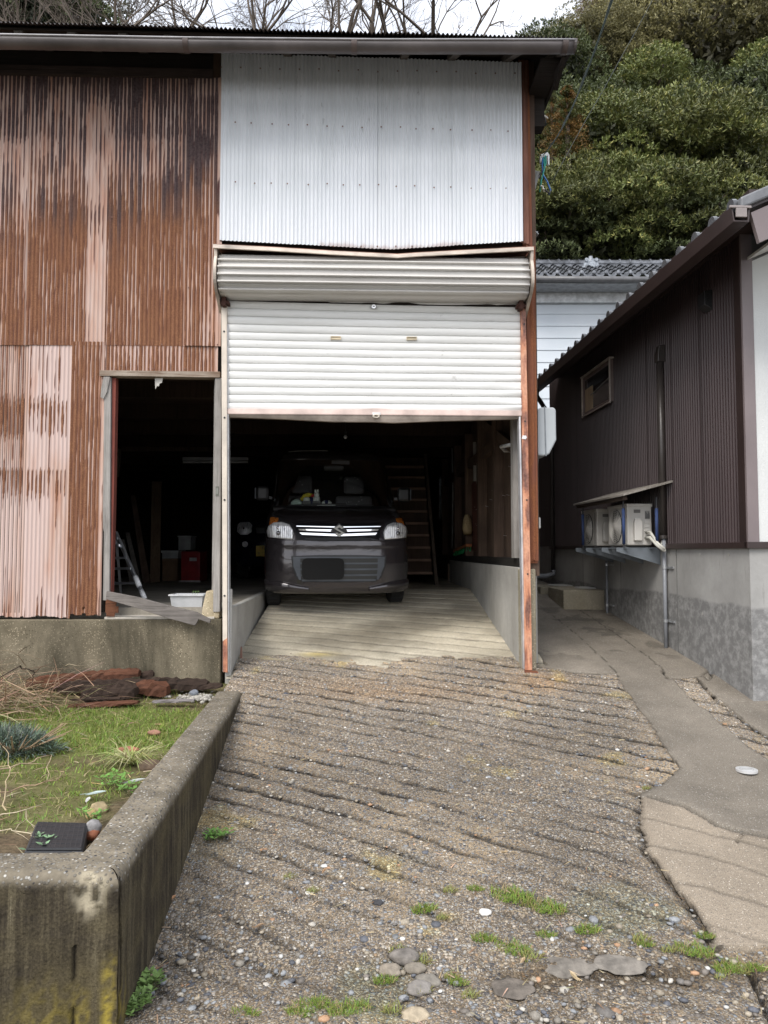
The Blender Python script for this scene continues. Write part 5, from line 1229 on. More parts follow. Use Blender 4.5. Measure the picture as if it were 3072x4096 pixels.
om.tube([(oc.x, oc.y, oc.z), (oc.x, oc.y + .1, oc.z)], .20, 18).box(oc.x - .24, oc.x + .24, oc.y, oc.y + .1, oc.z - .30, oc.z - .1).tube([(oc.x, oc.y - .05, oc.z + .02), (oc.x, oc.y, oc.z + .02)], .10, 14)
for s_ in (-1, 1): om.tube([(oc.x + s_ * .2, oc.y - .03, oc.z - .08), (oc.x + s_ * .2, oc.y, oc.z - .08)], .07, 12).tube([(oc.x + s_ * .13, oc.y - .04, oc.z + .15), (oc.x + s_ * .13, oc.y, oc.z + .15)], .045, 10)
om.tube([(oc.x, oc.y + .05, oc.z + .12), (oc.x, oc.y + .05, oc.z + .26)], [.07, .05], 8)
o = om.build('ornamental_tile', plain('orn', (.33, .36, .40), .4, 0, .3, 20), BH); 
MB().box(oc.x - .2, oc.x + .2, oc.y + .02, oc.y + .3, oc.z - .42, oc.z - .29).build('tile_footing', plain('plaster', (.7, .7, .7), .8), o)
fin(BH)
# ---------------- vehicles ----------------
EXF = .60
def spw(v, e): return math.copysign(abs(v) ** e, v)
class Body:
    def __init__(s, lv, c, ylen, cy=None):
        s.lv = lv; s.c = c; s.ylen = ylen; s.z = [l[0] for l in lv]; s.yf = [l[1] for l in lv]; s.w = [l[2] for l in lv]
    def at(s, z): return np.interp(z, s.z, s.yf), np.interp(z, s.z, s.w)
    def surf(s, x, z, off=0):
        yf, w = s.at(z); r = min(.9999, abs(x) / w); sa = r ** (1 / EXF); ca = math.sqrt(max(0, 1 - sa * sa))
        # outward normal offset approximated along the superellipse gradient
        y = yf + s.c * (1 - ca ** EXF)
        return Vector((x * (1 + off / w * r ** 4), y - off * (1 - r ** 6 * .7), z))
    def ring(s, z, NF=24):
        yf, w = s.at(z); P = []
        for i in range(-NF, NF + 1):
            a = (i / NF) * math.pi / 2; P.append((w * spw(math.sin(a), EXF), yf + s.c * (1 - max(0, math.cos(a)) ** EXF), z))
        y0 = yf + s.c
        for k in range(1, 9): P.append((w, y0 + (s.ylen - y0) * k / 8, z))
        for k in range(1, 6): P.append((w - 2 * w * k / 6, s.ylen + .02, z))
        for k in range(0, 8): P.append((-w, s.ylen - (s.ylen - y0) * k / 8, z))
        return P
    def patch(s, poly, off=.004, n=7, sub=5, lean=0):
        m = MB(); cx = sum(p[0] for p in poly) / len(poly); cz = sum(p[1] for p in poly) / len(poly)
        pts = []
        for i in range(len(poly)):
            a = poly[i]; b = poly[(i + 1) % len(poly)]
            for k in range(sub): pts.append((a[0] + (b[0] - a[0]) * k / sub, a[1] + (b[1] - a[1]) * k / sub))
        rows = []
        for j in range(n + 1):
            t = 1 - j / n * .999; rows.append([s.surf(cx + (x - cx) * t, cz + (z - cz) * t, off + lean * (cz + (z - cz) * t - min(p[1] for p in poly))) for x, z in pts])
        rows.insert(0, [s.surf(x, z, -.012) for x, z in pts])
        N_ = len(pts); vs = [p for r in rows for p in r]
        return m.add(vs, [(j * N_ + i, j * N_ + (i + 1) % N_, (j + 1) * N_ + (i + 1) % N_, (j + 1) * N_ + i) for j in range(len(rows) - 1) for i in range(N_)])
    def strip(s, top, bot, off, n=24, tilt=0):
        "band between two polylines given as lists of (x,z)"
        def res(L_):
            xs = np.linspace(L_[0][0], L_[-1][0], n); return [(x, np.interp(x, [p[0] for p in L_], [p[1] for p in L_])) for x in xs]
        T, B = res(top), res(bot)
        return MB().grid([[s.surf(x, z, -.01) for x, z in T], [s.surf(x, z, off) for x, z in T], [s.surf(x, z, off + tilt) for x, z in B], [s.surf(x, z, -.01) for x, z in B]])
lv = [(.17, .03, .70), (.20, .01, .725), (.28, .0, .733), (.40, -.005, .7375), (.52, .0, .7375), (.60, .02, .7375), (.66, .015, .736), (.70, .03, .735), (.78, .06, .733), (.84, .085, .73), (.88, .13, .725), (.92, .20, .715),
      (.96, .33, .705), (.99, .48, .70), (1.01, .60, .70), (1.03, .66, .70), (1.10, .71, .692), (1.20, .78, .678), (1.30, .855, .664), (1.40, .93, .65), (1.50, 1.005, .634), (1.57, 1.06, .622), (1.62, 1.11, .612), (1.66, 1.19, .60), (1.70, 1.34, .58), (1.725, 1.6, .54), (1.735, 1.95, .45)]
VB_ = Body(lv, .46, 3.36)
VAN = thing('parked_van', 'dark brown metallic tall kei van parked nose out on the ramp under the shutter', 'van')
npn = N('van_paint'); M_VP = npn.fin((.050, .044, .047), .20, .45, npn.bump(npn.noise(3.2, 3, npn.map((1, 1, 1.6)), .5, .8), .35, .05), .6); npn.b.inputs['Coat Weight'].default_value = .8; npn.b.inputs['Coat Roughness'].default_value = .06
M_BLK = plain('black_plastic', (.012, .012, .013), .4, 0, .1); M_RUB = plain('tyre_rubber', (.018, .018, .018), .85, 0, .2, 30, .5)
M_CHR = plain('chrome', (.85, .85, .88), .08, 1, .02, 4, 0); M_GRY = plain('grille_grey', (.085, .095, .11), .5, 0, .1)
VM = None
def vanmesh():
    zs = []
    for i in range(len(lv) - 1):
        z0, z1 = lv[i][0], lv[i + 1][0]; k = 2 if z1 - z0 > .05 else 1
        for j in range(k): zs.append(z0 + (z1 - z0) * j / k)
    zs.append(lv[-1][0]); rings = [VB_.ring(z) for z in zs]; n = len(rings[0]); vs = [p for r in rings for p in r]
    body, ws, sidew = [], [], []
    for j in range(len(zs) - 1):
        for i in range(n):
            f = (j * n + i, j * n + (i + 1) % n, (j + 1) * n + (i + 1) % n, (j + 1) * n + i)
            zc_ = (zs[j] + zs[j + 1]) / 2
            if 1.03 < zc_ < 1.58 and 5 <= i < 43: ws.append(f)
            elif 1.06 < zc_ < 1.55 and (50 <= i <= 55 or 63 <= i <= 68): sidew.append(f)
            else: body.append(f)
    body.append(tuple(range((len(zs) - 1) * n, len(zs) * n)))
    return vs, body, ws, sidew
vs, body, wsf, swf = vanmesh()
def clean(vs, fs):
    u = sorted(set(i for f in fs for i in f)); mp_ = {a: b for b, a in enumerate(u)}
    m = MB(); m.add([vs[i] for i in u], [tuple(mp_[i] for i in f) for f in fs]); return m
# placement: nose at px ~735, axle line at y 7.95
VF = Matrix.Translation((-.442, 7.28, .905)) @ Matrix.Rotation(R(7.5), 4, 'Z') @ Matrix.Rotation(R(2.6), 4, 'X')
def V(name, mb, mat, parent=None, **k): return mb.build(name, mat, parent or VAN, VF, **k)
o = V('body', clean(vs, body), M_VP, smooth=True); s_ = o.modifiers.new('s', 'SOLIDIFY'); s_.thickness = .012; s_.offset = -1
M_GL = thinglass('windscreen_glass', (.9, .93, .91))
V('windscreen', clean(vs, wsf), M_GL, smooth=True); V('side_window', clean(vs, swf), thinglass('side_glass_dark', (.10, .11, .11)), smooth=True)
V('underbody', MB().box(-.62, .62, .9, 3.3, .18, .24), M_BLK)
V('cabin_floor', MB().box(-.66, .66, .75, 3.3, .42, .46), M_BLK)
V('dashboard', MB().prism([(.68, .6), (.68, 1.02), (.95, 1.045), (1.15, 1.0), (1.22, .8), (1.2, .6)], -.66, .66, 'x'), plain('dash', (.05, .045, .045), .8), bevel=.02)
V('screen_surround', VB_.strip([(-.66, 1.045), (.66, 1.045)], [(-.66, 1.015), (.66, 1.015)], .004), M_BLK)
# windscreen frit edges
for s1 in (-1, 1):
    V('pillar_trim', MB().grid([[VB_.surf(s1 * (w * r), z, -.006) for z in np.linspace(1.04, 1.57, 14) for w in [VB_.at(z)[1]]] for r in (.925, .95)]), plain('pillar_grey', (.42, .40, .40), .7))
V('headliner', MB().box(-.5, .5, 1.2, 3.2, 1.60, 1.62), plain('liner', (.10, .095, .09), .9))
V('mirror_inside', MB().box(-.11, .11, .98, 1.0, 1.44, 1.50), plain('mir_in', (.03, .03, .03), .5), bevel=.01)
V('sun_visor', MB().box(-.02, .18, 1.02, 1.03, 1.50, 1.56), plain('visor', (.08, .08, .08), .8))
# seats
nse = N('seat_fabric'); vv = nse.vor(17); 
M_SEAT = nse.fin(nse.mix(nse.ramp(vv.outputs['Distance'], [(.16, 1.0), (.2, 0.0)]), (.20, .195, .21), (.5, .5, .52)), .9)
for sx_, lab in ((-.33, 'left'), (.33, 'right')):
    st_ = V('seat', MB().box(sx_ - .24, sx_ + .24, 1.55, 2.05, .55, .75).prism([(1.93, .7), (2.05, .7), (2.22, 1.18), (2.10, 1.20)], sx_ - .235, sx_ + .235, 'x'), M_SEAT, bevel=.04)
    V('headrest', MB().prism([(2.05, 1.22), (2.15, 1.22), (2.18, 1.44), (2.08, 1.44)], sx_ - .13, sx_ + .13, 'x'), M_SEAT, st_, bevel=.035)
V('rear_shade_panel', MB().box(-.6, .6, 2.45, 2.5, .4, 1.6), plain('cabin_dark', (.015, .015, .015), .95))  # added black panel, stands in for the unlit rear of the cabin
# steering wheel (right hand drive)
V('steering_wheel', MB().tube([(-.33 + .18 * math.cos(a), 1.30 + .05 * math.sin(a), 1.0 + .17 * math.sin(a)) for a in np.linspace(0, 2 * math.pi, 25)], .014, 8, False).box(-.38, -.28, 1.30, 1.33, .95, 1.03), M_BLK, smooth=True)
# headlights
def mir(p, s1): return [(x * s1, z) for x, z in p]
HL = [(-.675, .955), (-.58, .925), (-.485, .875), (-.435, .80), (-.455, .705), (-.56, .712), (-.682, .725), (-.705, .80)]
AMB = [(-.672, .925), (-.595, .915), (-.60, .882), (-.64, .856), (-.683, .842)]
LENS = [(-.69, .722), (-.692, .78), (-.67, .83), (-.62, .868), (-.555, .874), (-.49, .85), (-.455, .80), (-.444, .76), (-.458, .705), (-.56, .711)]
nl_ = N('lamp_reflector'); wv = nl_.n('TexWave'); wv.inputs['Scale'].default_value = 16; wv.bands_direction = 'X'; nl_.l(nl_.obj, wv.inputs[0])
h_ = nl_.math('ADD', wv.outputs['Fac'], nl_.math('MULTIPLY', nl_.noise(30, 3), .8))
M_REF = nl_.fin(nl_.ramp(nl_.noise(24, 4, nl_.map((2.2, 1, .6)), .7), [(.36, (.35, .36, .38)), (.48, (.9, .91, .93)), (.62, (1, 1, 1))]), .22, .4, nl_.bump(h_, .35, .02))
for s1 in (-1, 1):
    hl = V('headlight', VB_.patch(mir(HL, -s1 if 0 else s1 * 1), .005), plain('lamp_housing', (.035, .034, .036), .25), smooth=True)
    V('lamp_lens', VB_.patch(mir(LENS, s1), .010, lean=.27), M_REF, hl, smooth=True)
    V('turn_signal', VB_.patch(mir(AMB, s1), .012), plain('amber', (.62, .19, .03), .2, .2, .5, 60, .4, 90), hl, smooth=True)
    c = VB_.surf(s1 * .585, .815, .045); V('bulb', MB().ball(c, .016, 1, 1, 1, 2), M_CHR, hl, smooth=True)
    c = VB_.surf(s1 * .585, .765, .035); V('bulb_shade', MB().tube([c, c + Vector((0, -.01, 0))], .022, 12), plain('lampd', (.3, .3, .32), .2, .8), hl, smooth=True)
# grille
GRP = [(-.445, .865), (0, .868), (.425, .865), (.40, .70), (.2, .69), (-.2, .69), (-.42, .70)]
gr_ = V('grille', VB_.patch(GRP, .003), plain('gloss_black', (.012, .012, .014), .15), smooth=False)
V('chrome_bar', VB_.strip([(-.42, .838), (-.05, .832), (.05, .832), (.42, .838)], [(-.42, .830), (-.05, .822), (.05, .822), (.42, .830)], .010, tilt=-.0025), M_CHR, gr_)
V('chrome_bar', VB_.strip([(-.40, .806), (0, .802), (.40, .806)], [(-.385, .792), (0, .779), (.385, .792)], .012, tilt=-.006), M_CHR, gr_)
V('chrome_bar', VB_.strip([(-.39, .772), (0, .758), (.38, .772)], [(-.365, .75), (0, .737), (.36, .75)], .012, tilt=-.006), M_CHR, gr_)
V('chrome_bar', VB_.strip([(-.45, .869), (.43, .869)], [(-.45, .865), (.43, .865)], .008), M_CHR, gr_)
Sg = [(0, 1), (.78, .48), (.42, .28), (0, .56), (-.36, .34), (.95, -.38), (0, -1), (-.78, -.48), (-.42, -.28), (0, -.56), (.36, -.34), (-.95, .38)]
yS_ = VB_.surf(0, .79, .0).y
V('emblem_plate', MB().prism([(0, .79 + .075), (.085, .79), (0, .79 - .075), (-.085, .79)], yS_ - .016, yS_ + .01, 'y'), M_BLK, gr_)
em = MB(); a_, b_, c_2, d_, e_, f_, g_, h2, i_, j_, k_, l_ = [(x * .058, .79 + z * .060) for x, z in Sg]
for q in ([a_, b_, c_2, d_], [a_, d_, e_, l_], [l_, e_, f_, k_], [k_, f_, g_, j_], [g_, h2, i_, j_]): em.prism(q, yS_ - .040, yS_ - .0172, 'y')
V('emblem', em, M_CHR, gr_)
V('upper_intake', VB_.strip([(-.34, .722), (.32, .722)], [(-.33, .694), (.31, .694)], .006), M_BLK, gr_)
V('bonnet_seam', VB_.strip([(-.47, .880), (.47, .880)], [(-.47, .876), (.47, .876)], .002), M_BLK)
# wipers
V('wiper', MB().tube([VB_.surf(x, 1.045 + .02 * math.sin((x + .5) * 3), .015) for x in np.linspace(-.5, .12, 8)], .007, 6), M_BLK); V('wiper', MB().tube([VB_.surf(x, 1.045 + .04 * (x - .1), .015) for x in np.linspace(.0, .42, 8)], .007, 6), M_BLK)
# lower intake with slats
LG = [(-.455, .535), (-.2, .545), (.2, .545), (.455, .535), (.445, .44), (.41, .335), (.35, .297), (0, .292), (-.35, .297), (-.41, .335), (-.445, .44)]
li = V('lower_intake', VB_.patch([(x * 1.03, .418 + (z - .418) * 1.06) for x, z in LG], .004), M_BLK, smooth=False)
mesh_ = N('radiator_mesh'); wv = mesh_.n('TexWave'); wv.inputs['Scale'].default_value = 34; wv.bands_direction = 'Z'; mesh_.l(mesh_.obj, wv.inputs[0])
V('radiator', VB_.patch([(x * .94, .418 + (z - .418) * .93) for x, z in LG], .009), mesh_.fin(mesh_.ramp(wv.outputs['Fac'], [(.3, (.012, .012, .012)), (.7, (.09, .09, .085))]), .6, .3), li, smooth=False)
for z in (.527, .470, .413, .356, .305):
    w_ = float(np.interp(z, [.297, .34, .44, .535], [.35, .41, .44, .45])); V('intake_slat', VB_.strip([(-w_, z + .008), (w_, z + .008)], [(-w_, z - .008), (w_, z - .008)], .016), M_GRY, li)
for s1 in (-1, 1):
    V('intake_cheek', VB_.strip(*[sorted(mir(p, s1)) for p in ([(.38, .53), (.452, .53)], [(.38, .44), (.445, .44)])], .013, 6), M_GRY, li); V('intake_cheek', VB_.strip(*[sorted(mir(p, s1)) for p in ([(.38, .44), (.445, .44)], [(.37, .31), (.39, .31)])], .013, 6), M_GRY, li)
ypl = VB_.surf(0, .42).y - .03
pg = MB(); rr2 = .05; cx, cz, hx, hz_ = -.16, .42, .205, .105; pl2 = []
for qx, qz, a0 in ((1, 1, 0), (-1, 1, 90), (-1, -1, 180), (1, -1, 270)):
    for k in range(5): a = R(a0 + 22.5 * k); pl2.append((cx + qx * (hx - rr2) + rr2 * math.cos(a), cz + qz * (hz_ - rr2) + rr2 * math.sin(a)))
o = V('plate_cover', pg.prism(pl2, ypl - .006, ypl, 'y'), plain('plate_cover_m', (.022, .022, .022), .9, 0, 0, 1, 0, spec=.1)); o['label'] = 'blank dark rounded plate cover'
# bumper lip and crease lines
for s1 in (-1, 1):
    V('bumper_lip', VB_.strip(*[sorted(mir(p, s1)) for p in ([(.30, .235), (.42, .262), (.55, .288), (.72, .295)], [(.30, .195), (.42, .185), (.55, .18), (.70, .20)])], .022, 16), M_VP, smooth=True)
    V('bumper_seam', VB_.strip(*[sorted(mir(p, s1)) for p in ([(.44, .695), (.70, .700)], [(.44, .691), (.70, .696)])], .002, 8), M_BLK)
# wheels
def wheel(x, y, r=.272, wdt=.15):
    w = V('wheel', MB().tube([(x - wdt / 2, y, r), (x - wdt / 2 + .015, y, r), (x + wdt / 2 - .015, y, r), (x + wdt / 2, y, r)], [r - .03, r, r, r - .03], 28), M_RUB)
    V('rim', MB().tube([(x - wdt / 2 - .004, y, r), (x + wdt / 2 + .004, y, r)], r * .62, 20), plain('rim_silver', (.3, .3, .31), .35, .7), w)
    tr = MB()
    for k in range(36):
        a = k * math.pi / 18; tr.box(x - wdt / 2 + .02, x + wdt / 2 - .02, y + r * math.cos(a) - .006, y + r * math.cos(a) + .006, r + r * math.sin(a) - .006, r + r * math.sin(a) + .006)
    V('tread', tr, M_RUB, w)
for s1 in (-1, 1): wheel(s1 * .645, .66); wheel(s1 * .645, 3.0)
for s1 in (-1, 1):
    m_ = V('wing_mirror', MB().box(s1 * .78 - .07, s1 * .78 + .07, .86, .96, 1.10, 1.26), M_BLK, bevel=.03); V('mirror_stalk', MB().bar((s1 * .68, .95, 1.13), (s1 * .76, .93, 1.14), .04, .03), M_BLK, m_)
    V('mirror_edge', MB().box(s1 * .855 - .004, s1 * .855 + .004, .868, .9, 1.12, 1.24), M_GRY, m_)
V('roof_dust', MB().tube([VB_.surf(x, 1.675 + .02 * (1 - (x / .5) ** 2), .004) for x in np.linspace(-.5, -.05, 10)], .004, 5), plain('dust', (.4, .38, .34), .9))
fin(VAN)
# soft toys on the dashboard (rest in the van: things of their own)
def onv(x, y, z): return VF @ Vector((x, y, z))
def bask(x, lab):
    t = thing('mesh_basket', lab, 'basket', 'little baskets on the dashboard'); c = (x, .90, 1.043)
    m = MB().box(c[0] - .045, c[0] + .045, .86, .862, 1.045, 1.10).box(c[0] - .045, c[0] + .045, .938, .94, 1.045, 1.10).box(c[0] - .045, c[0] - .043, .862, .938, 1.045, 1.1).box(c[0] + .043, c[0] + .045, .862, .938, 1.045, 1.1)
    m.build('basket_wall', M_BLK, t, VF); d = MB()
    for i in range(7):
        for j in range(4): d.box(c[0] - .036 + i * .011, c[0] - .031 + i * .011, .858, .8598, 1.052 + j * .012, 1.057 + j * .012)
    d.build('holes', plain('hole_pale', (.3, .3, .28), .8), t, VF); fin(t)
bask(-.30, 'small black basket left on the dashboard'); bask(-.19, 'small black basket under the white rabbit toy')
def toy(name, lab, parts, grp='soft toys on the dashboard'):
    t = thing(name, lab, 'soft toy', grp)
    for nm, mb, mat in parts: mb.build(nm, mat, t, VF, smooth=True)
    fin(t)
MW = plain('plush_white', (.72, .74, .70), .95, 0, .1, 40, .5); MG = plain('plush_mint', (.50, .62, .56), .95, 0, .1, 40, .5); MY = plain('plush_yellow', (.62, .50, .05), .9, 0, .2); MRd = plain('plush_red', (.45, .04, .03), .9); MBl = plain('plush_navy', (.02, .025, .08), .9)
toy('plush_rabbit', 'white rabbit soft toy sitting in the right basket', [('body', MB().ball((-.19, .90, 1.12), .04, 1, 1, 1.2, 2).ball((-.19, .89, 1.17), .03, sub=2), MW), ('ear', MB().ball((-.205, .89, 1.21), .012, 1, .8, 1.8, 2), MW), ('ear', MB().ball((-.178, .89, 1.21), .012, 1, .8, 1.8, 2), MW)])
toy('soft_toy', 'mint white soft toy slumped at the left of the dashboard', [('body', MB().ball((-.41, .86, 1.075), .05, 1.2, 1, .8, 2, .06), MG), ('blanket', MB().ball((-.42, .84, 1.05), .065, 1.4, 1, .16, 2), MG)])
toy('soft_toy', 'pale toy in the left basket', [('body', MB().ball((-.30, .90, 1.115), .035, 1.1, 1, .9, 2, .05), MW)])
toy('plush_banana', 'yellow cloth toy above the left basket', [('body', MB().tube([(-.36, .93, 1.11), (-.32, .93, 1.15), (-.27, .93, 1.17), (-.235, .93, 1.17)], [.018, .03, .025, .01], 8), MY)])
toy('soft_toy', 'red and navy cloth toy between the two baskets', [('body', MB().ball((-.245, .93, 1.10), .035, .9, 1, 1.2, 2), MBl), ('hood', MB().ball((-.225, .93, 1.16), .025, 1.4, 1, .8, 2), MRd)])
toy('plush_dog', 'white and dark soft toy lying flat in the middle of the dashboard', [('body', MB().ball((-.08, .88, 1.075), .045, 1.3, 1, .8, 2, .04), MW), ('patch', MB().ball((-.085, .86, 1.085), .032, .8, 1, 1, 2), MBl), ('paw', MB().ball((-.02, .87, 1.055), .02, 2, 1, .7, 2), MW), ('paw', MB().ball((-.15, .87, 1.05), .02, 2.4, 1, .5, 2), MW)])
# ---------------- second car in the dark ----------------
lv2 = [(.20, .08, .68), (.28, .02, .72), (.5, .0, .7375), (.62, .02, .7375), (.80, .04, .735), (.95, .10, .73), (1.0, .30, .72), (1.04, .62, .71), (1.07, .78, .70), (1.25, .90, .67), (1.5, 1.06, .63), (1.58, 1.2, .61), (1.66, 1.7, .55)]
CB = Body(lv2, .30, 3.3)
CAR = thing('dark_car', 'small dark kei car with a yellow plate deep in the unlit garage', 'car')
CX = aty(507 * K, 1190 * K, 11.6).x + .7375
CF = Matrix.Translation((CX, 11.5, 1.05)) @ Matrix.Rotation(R(4), 4, 'Z')
def Cc(name, mb, mat, parent=None, **k): return mb.build(name, mat, parent or CAR, CF, **k)
rings = [CB.ring(z) for z, _, _ in lv2]; n = len(rings[0]); vs = [p for r in rings for p in r]; bf, wf = [], []
for j in range(len(lv2) - 1):
    for i in range(n):
        f = (j * n + i, j * n + (i + 1) % n, (j + 1) * n + (i + 1) % n, (j + 1) * n + i)
        (wf if (8 <= j <= 9 and 5 <= i < 43) else bf).append(f)
bf.append(tuple(range((len(lv2) - 1) * n, len(lv2) * n)))
Cc('body', clean(vs, bf), plain('navy_paint', (.008, .010, .022), .15, .2, 0, 1, 0), smooth=True); Cc('windscreen', clean(vs, wf), plain('glass_blk', (.01, .01, .012), .05), smooth=True)
for s1 in (-1, 1):
    h_ = Cc('headlight', CB.patch(mir([(-.69, .86), (-.64, .90), (-.50, .90), (-.45, .85), (-.46, .74), (-.52, .70), (-.63, .70), (-.69, .75)], s1), .012), M_REF, smooth=True)
    c = CB.surf(s1 * .57, .80, .03); Cc('bulb', MB().ball(c, .02, sub=2), M_CHR, h_, smooth=True)
    c = CB.surf(s1 * .55, .55, .02); Cc('fog_lamp', MB().tube([c, c + Vector((0, -.012, 0))], .045, 14), M_REF)
    wv_ = Cc('wheel', MB().tube([(s1 * .63 - .08, .6, .28), (s1 * .63 + .08, .6, .28)], .28, 24), M_RUB); Cc('rim', MB().tube([(s1 * .63 - .085, .6, .28), (s1 * .63 + .085, .6, .28)], .17, 16), plain('rim_silver', (.3, .3, .31), .35, .7), wv_)
    wv_ = Cc('wheel', MB().tube([(s1 * .63 - .08, 2.8, .28), (s1 * .63 + .08, 2.8, .28)], .28, 24), M_RUB)
Cc('grille', CB.patch([(-.4, .86), (.4, .86), (.38, .72), (-.38, .72)], .006), M_BLK)
p = aty(553 * K, 1190 * K, 11.45); lp0 = CF.inverted() @ p
npx = lp0.x
plt = Cc('number_plate', MB().box(npx, npx + .33, -.035, -.028, .36, .525), plain('plate_yellow', (.62, .42, .03), .5, 0, .03, 3, 0), bevel=.004)
def text(body_, size, M, mat, parent, name='plate_text', ext=.001):
    cu = bpy.data.curves.new(name, 'FONT'); cu.body = body_; cu.size = size; cu.extrude = ext; cu.align_x = 'LEFT'
    ob = bpy.data.objects.new(name, cu); COL.objects.link(ob); bpy.context.view_layer.update()
    me = bpy.data.meshes.new_from_object(ob.evaluated_get(bpy.context.evaluated_depsgraph_get())); bpy.data.objects.remove(ob)
    me.transform(M); me.materials.append(mat); o = bpy.data.objects.new(name, me); COL.objects.link(o); o.parent = parent; return o
TM = lambda x, z: CF @ Matrix.Translation((x, -.0365, z)) @ Matrix.Rotation(R(90), 4, 'X')
MBK = plain('ink_black', (.01, .01, .01), .6)
text('石川', .052, TM(npx + .085, .475), MBK, plt); text('な', .045, TM(npx + .022, .395), MBK, plt); text('·', .07, TM(npx + .09, .395), MBK, plt); text('2', .085, TM(npx + .155, .385), MBK, plt)
fin(CAR)
# ---------------- low retaining wall round the garden ----------------
def bladesmesh(name, P, D, Ln, Wd, col, mat, parent=None, bend=.5):
    "blades: base points P, directions D, length, width; 2 quads + tip"
    n = len(P); D = D / np.linalg.norm(D, axis=1)[:, None]; up = np.array([0, 0, 1.0])
    side = np.cross(D, up + np.random.normal(0, .3, (n, 3))); side /= np.linalg.norm(side, axis=1)[:, None] + 1e-9
    Lc = Ln[:, None]; W = Wd[:, None]
    m = P + D * Lc * .5; hd = D.copy(); hd[:, 2] -= bend * np.random.uniform(.2, 1, n); hd /= np.linalg.norm(hd, axis=1)[:, None]
    t = m + hd * Lc * .5
    V = np.stack([P - side * W * .5, P + side * W * .5, m + side * W * .4, m - side * W * .4, t + side * W * .06, t - side * W * .06], 1).reshape(-1, 3)
    i = np.arange(n)[:, None] * 6; q = np.concatenate([i + np.array([[0, 1, 2, 3]]), i + np.array([[3, 2, 4, 5]])], 0)
    C = np.repeat(col, 6, 0)
    return rawmesh(name, V, q, mat, parent, {'col': C}, False)
def leafmat(name, rough=.5, trans=.25):
    n = N(name); n.b.inputs['Specular IOR Level'].default_value = .35
    c = n.attr('col', True); n.l(c, n.b.inputs['Base Color']); n.b.inputs['Roughness'].default_value = rough
    tr = n.n('BsdfTranslucent'); n.l(c, tr.inputs[0]); m = n.n('MixShader'); m.inputs[0].default_value = trans
    n.l(n.b.outputs[0], m.inputs[1]); n.l(tr.outputs[0], m.inputs[2]); n.l(m.outputs[0], n.out.inputs[0]); return n.m
M_LEAF = leafmat('leaf', .5, .12); M_GRASS = leafmat('grass_blade', .6, .3); M_STRAW = leafmat('straw', .8, .1)
def cvar(base, n, v=.2, alt=None, pa=0):
    c = np.array(base)[None] * (1 + np.random.uniform(-v, v, (n, 1))) * (1 + np.random.normal(0, v * .25, (n, 3)))
    if alt is not None:
        k = np.random.rand(n) < pa; c[k] = np.array(alt) * (1 + np.random.uniform(-v, v, (k.sum(), 1)))
    return np.clip(c, .003, 1)
RW = thing('retaining_wall', 'low weathered concrete wall with rounded pebbly top edging the garden and driveway', 'wall')
WT = .505
c0 = atz(522 * K, 1492 * K, WT); c1_ = atz(258 * K, 1886 * K, WT); c1_.z = 0
def wallmat():
    n = N('weathered_wall'); top = n.attr('top')
    v = n.vor(88); s = n.n('SeparateColor'); n.l(v.outputs['Color'], s.inputs[0])
    pm = n.math('MULTIPLY', n.ramp(v.outputs['Distance'], [(.34, 1.0), (.5, 0.0)]), n.ramp(s.outputs[0], [(.62, 1.0), (.66, 0.0)]))
    pc = n.ramp(s.outputs[1], [(0, (.05, .05, .055)), (.4, (.17, .155, .13)), (.8, (.26, .25, .23)), (1, (.50, .48, .44))])
    tb = n.ramp(n.noise(7, 8, None, .7), [(.3, (.10, .086, .065)), (.7, (.26, .225, .17))])
    topc = n.mix(pm, tb, pc)
    st = n.noise(4, 8, n.map((6, 6, .35)), .72, .3)
    sb = n.ramp(st, [(.30, (.018, .015, .012)), (.5, (.05, .041, .028)), (.64, (.11, .093, .06)), (.76, (.30, .27, .19))])
    sb = n.mix(n.ramp(n.noise(3, 5, n.map((1, 1, 2))), [(.45, 0.0), (.65, .6)]), sb, (.095, .078, .043))
    sp = n.ramp(n.noise(130, 4, None, .7), [(.3, .55), (.7, 1.35)]); sb = n.mix(1.0, sb, sp, 'MULTIPLY')
    col = n.mix(top, sb, topc); col = n.mix(n.attr('lichen'), col, (.36, .28, .045)); col = n.mix(n.attr('chip'), col, (.42, .37, .27)); col = n.mix(n.attr('crk'), col, (.012, .010, .008))
    h = n.math('ADD', n.math('MULTIPLY', pm, n.math('ADD', n.math('MULTIPLY', top, .8), .25)), n.noise(70, 6))
    return n.fin(col, .92, 0, n.bump(h, .6, .005), .15)
M_WALL = wallmat()
TH = .175; HR = .035
secs = [(TH, 0 - .45)] ; sec = []
for z in np.linspace(-.62, -.03, 6): sec.append((TH, z))
for a in np.linspace(0, math.pi / 2, 5): sec.append((TH - .02 + .02 * math.cos(a), -.02 + .02 * math.sin(a)))
for t in np.linspace(TH - .03, HR + .005, 9): sec.append((t, 0))
for a in np.linspace(math.pi / 2, math.pi, 7): sec.append((HR + HR * math.cos(a), -HR + HR * math.sin(a)))
for z in np.linspace(-HR - .008, -.62, 52): sec.append((0, z))
sec = np.array(sec)
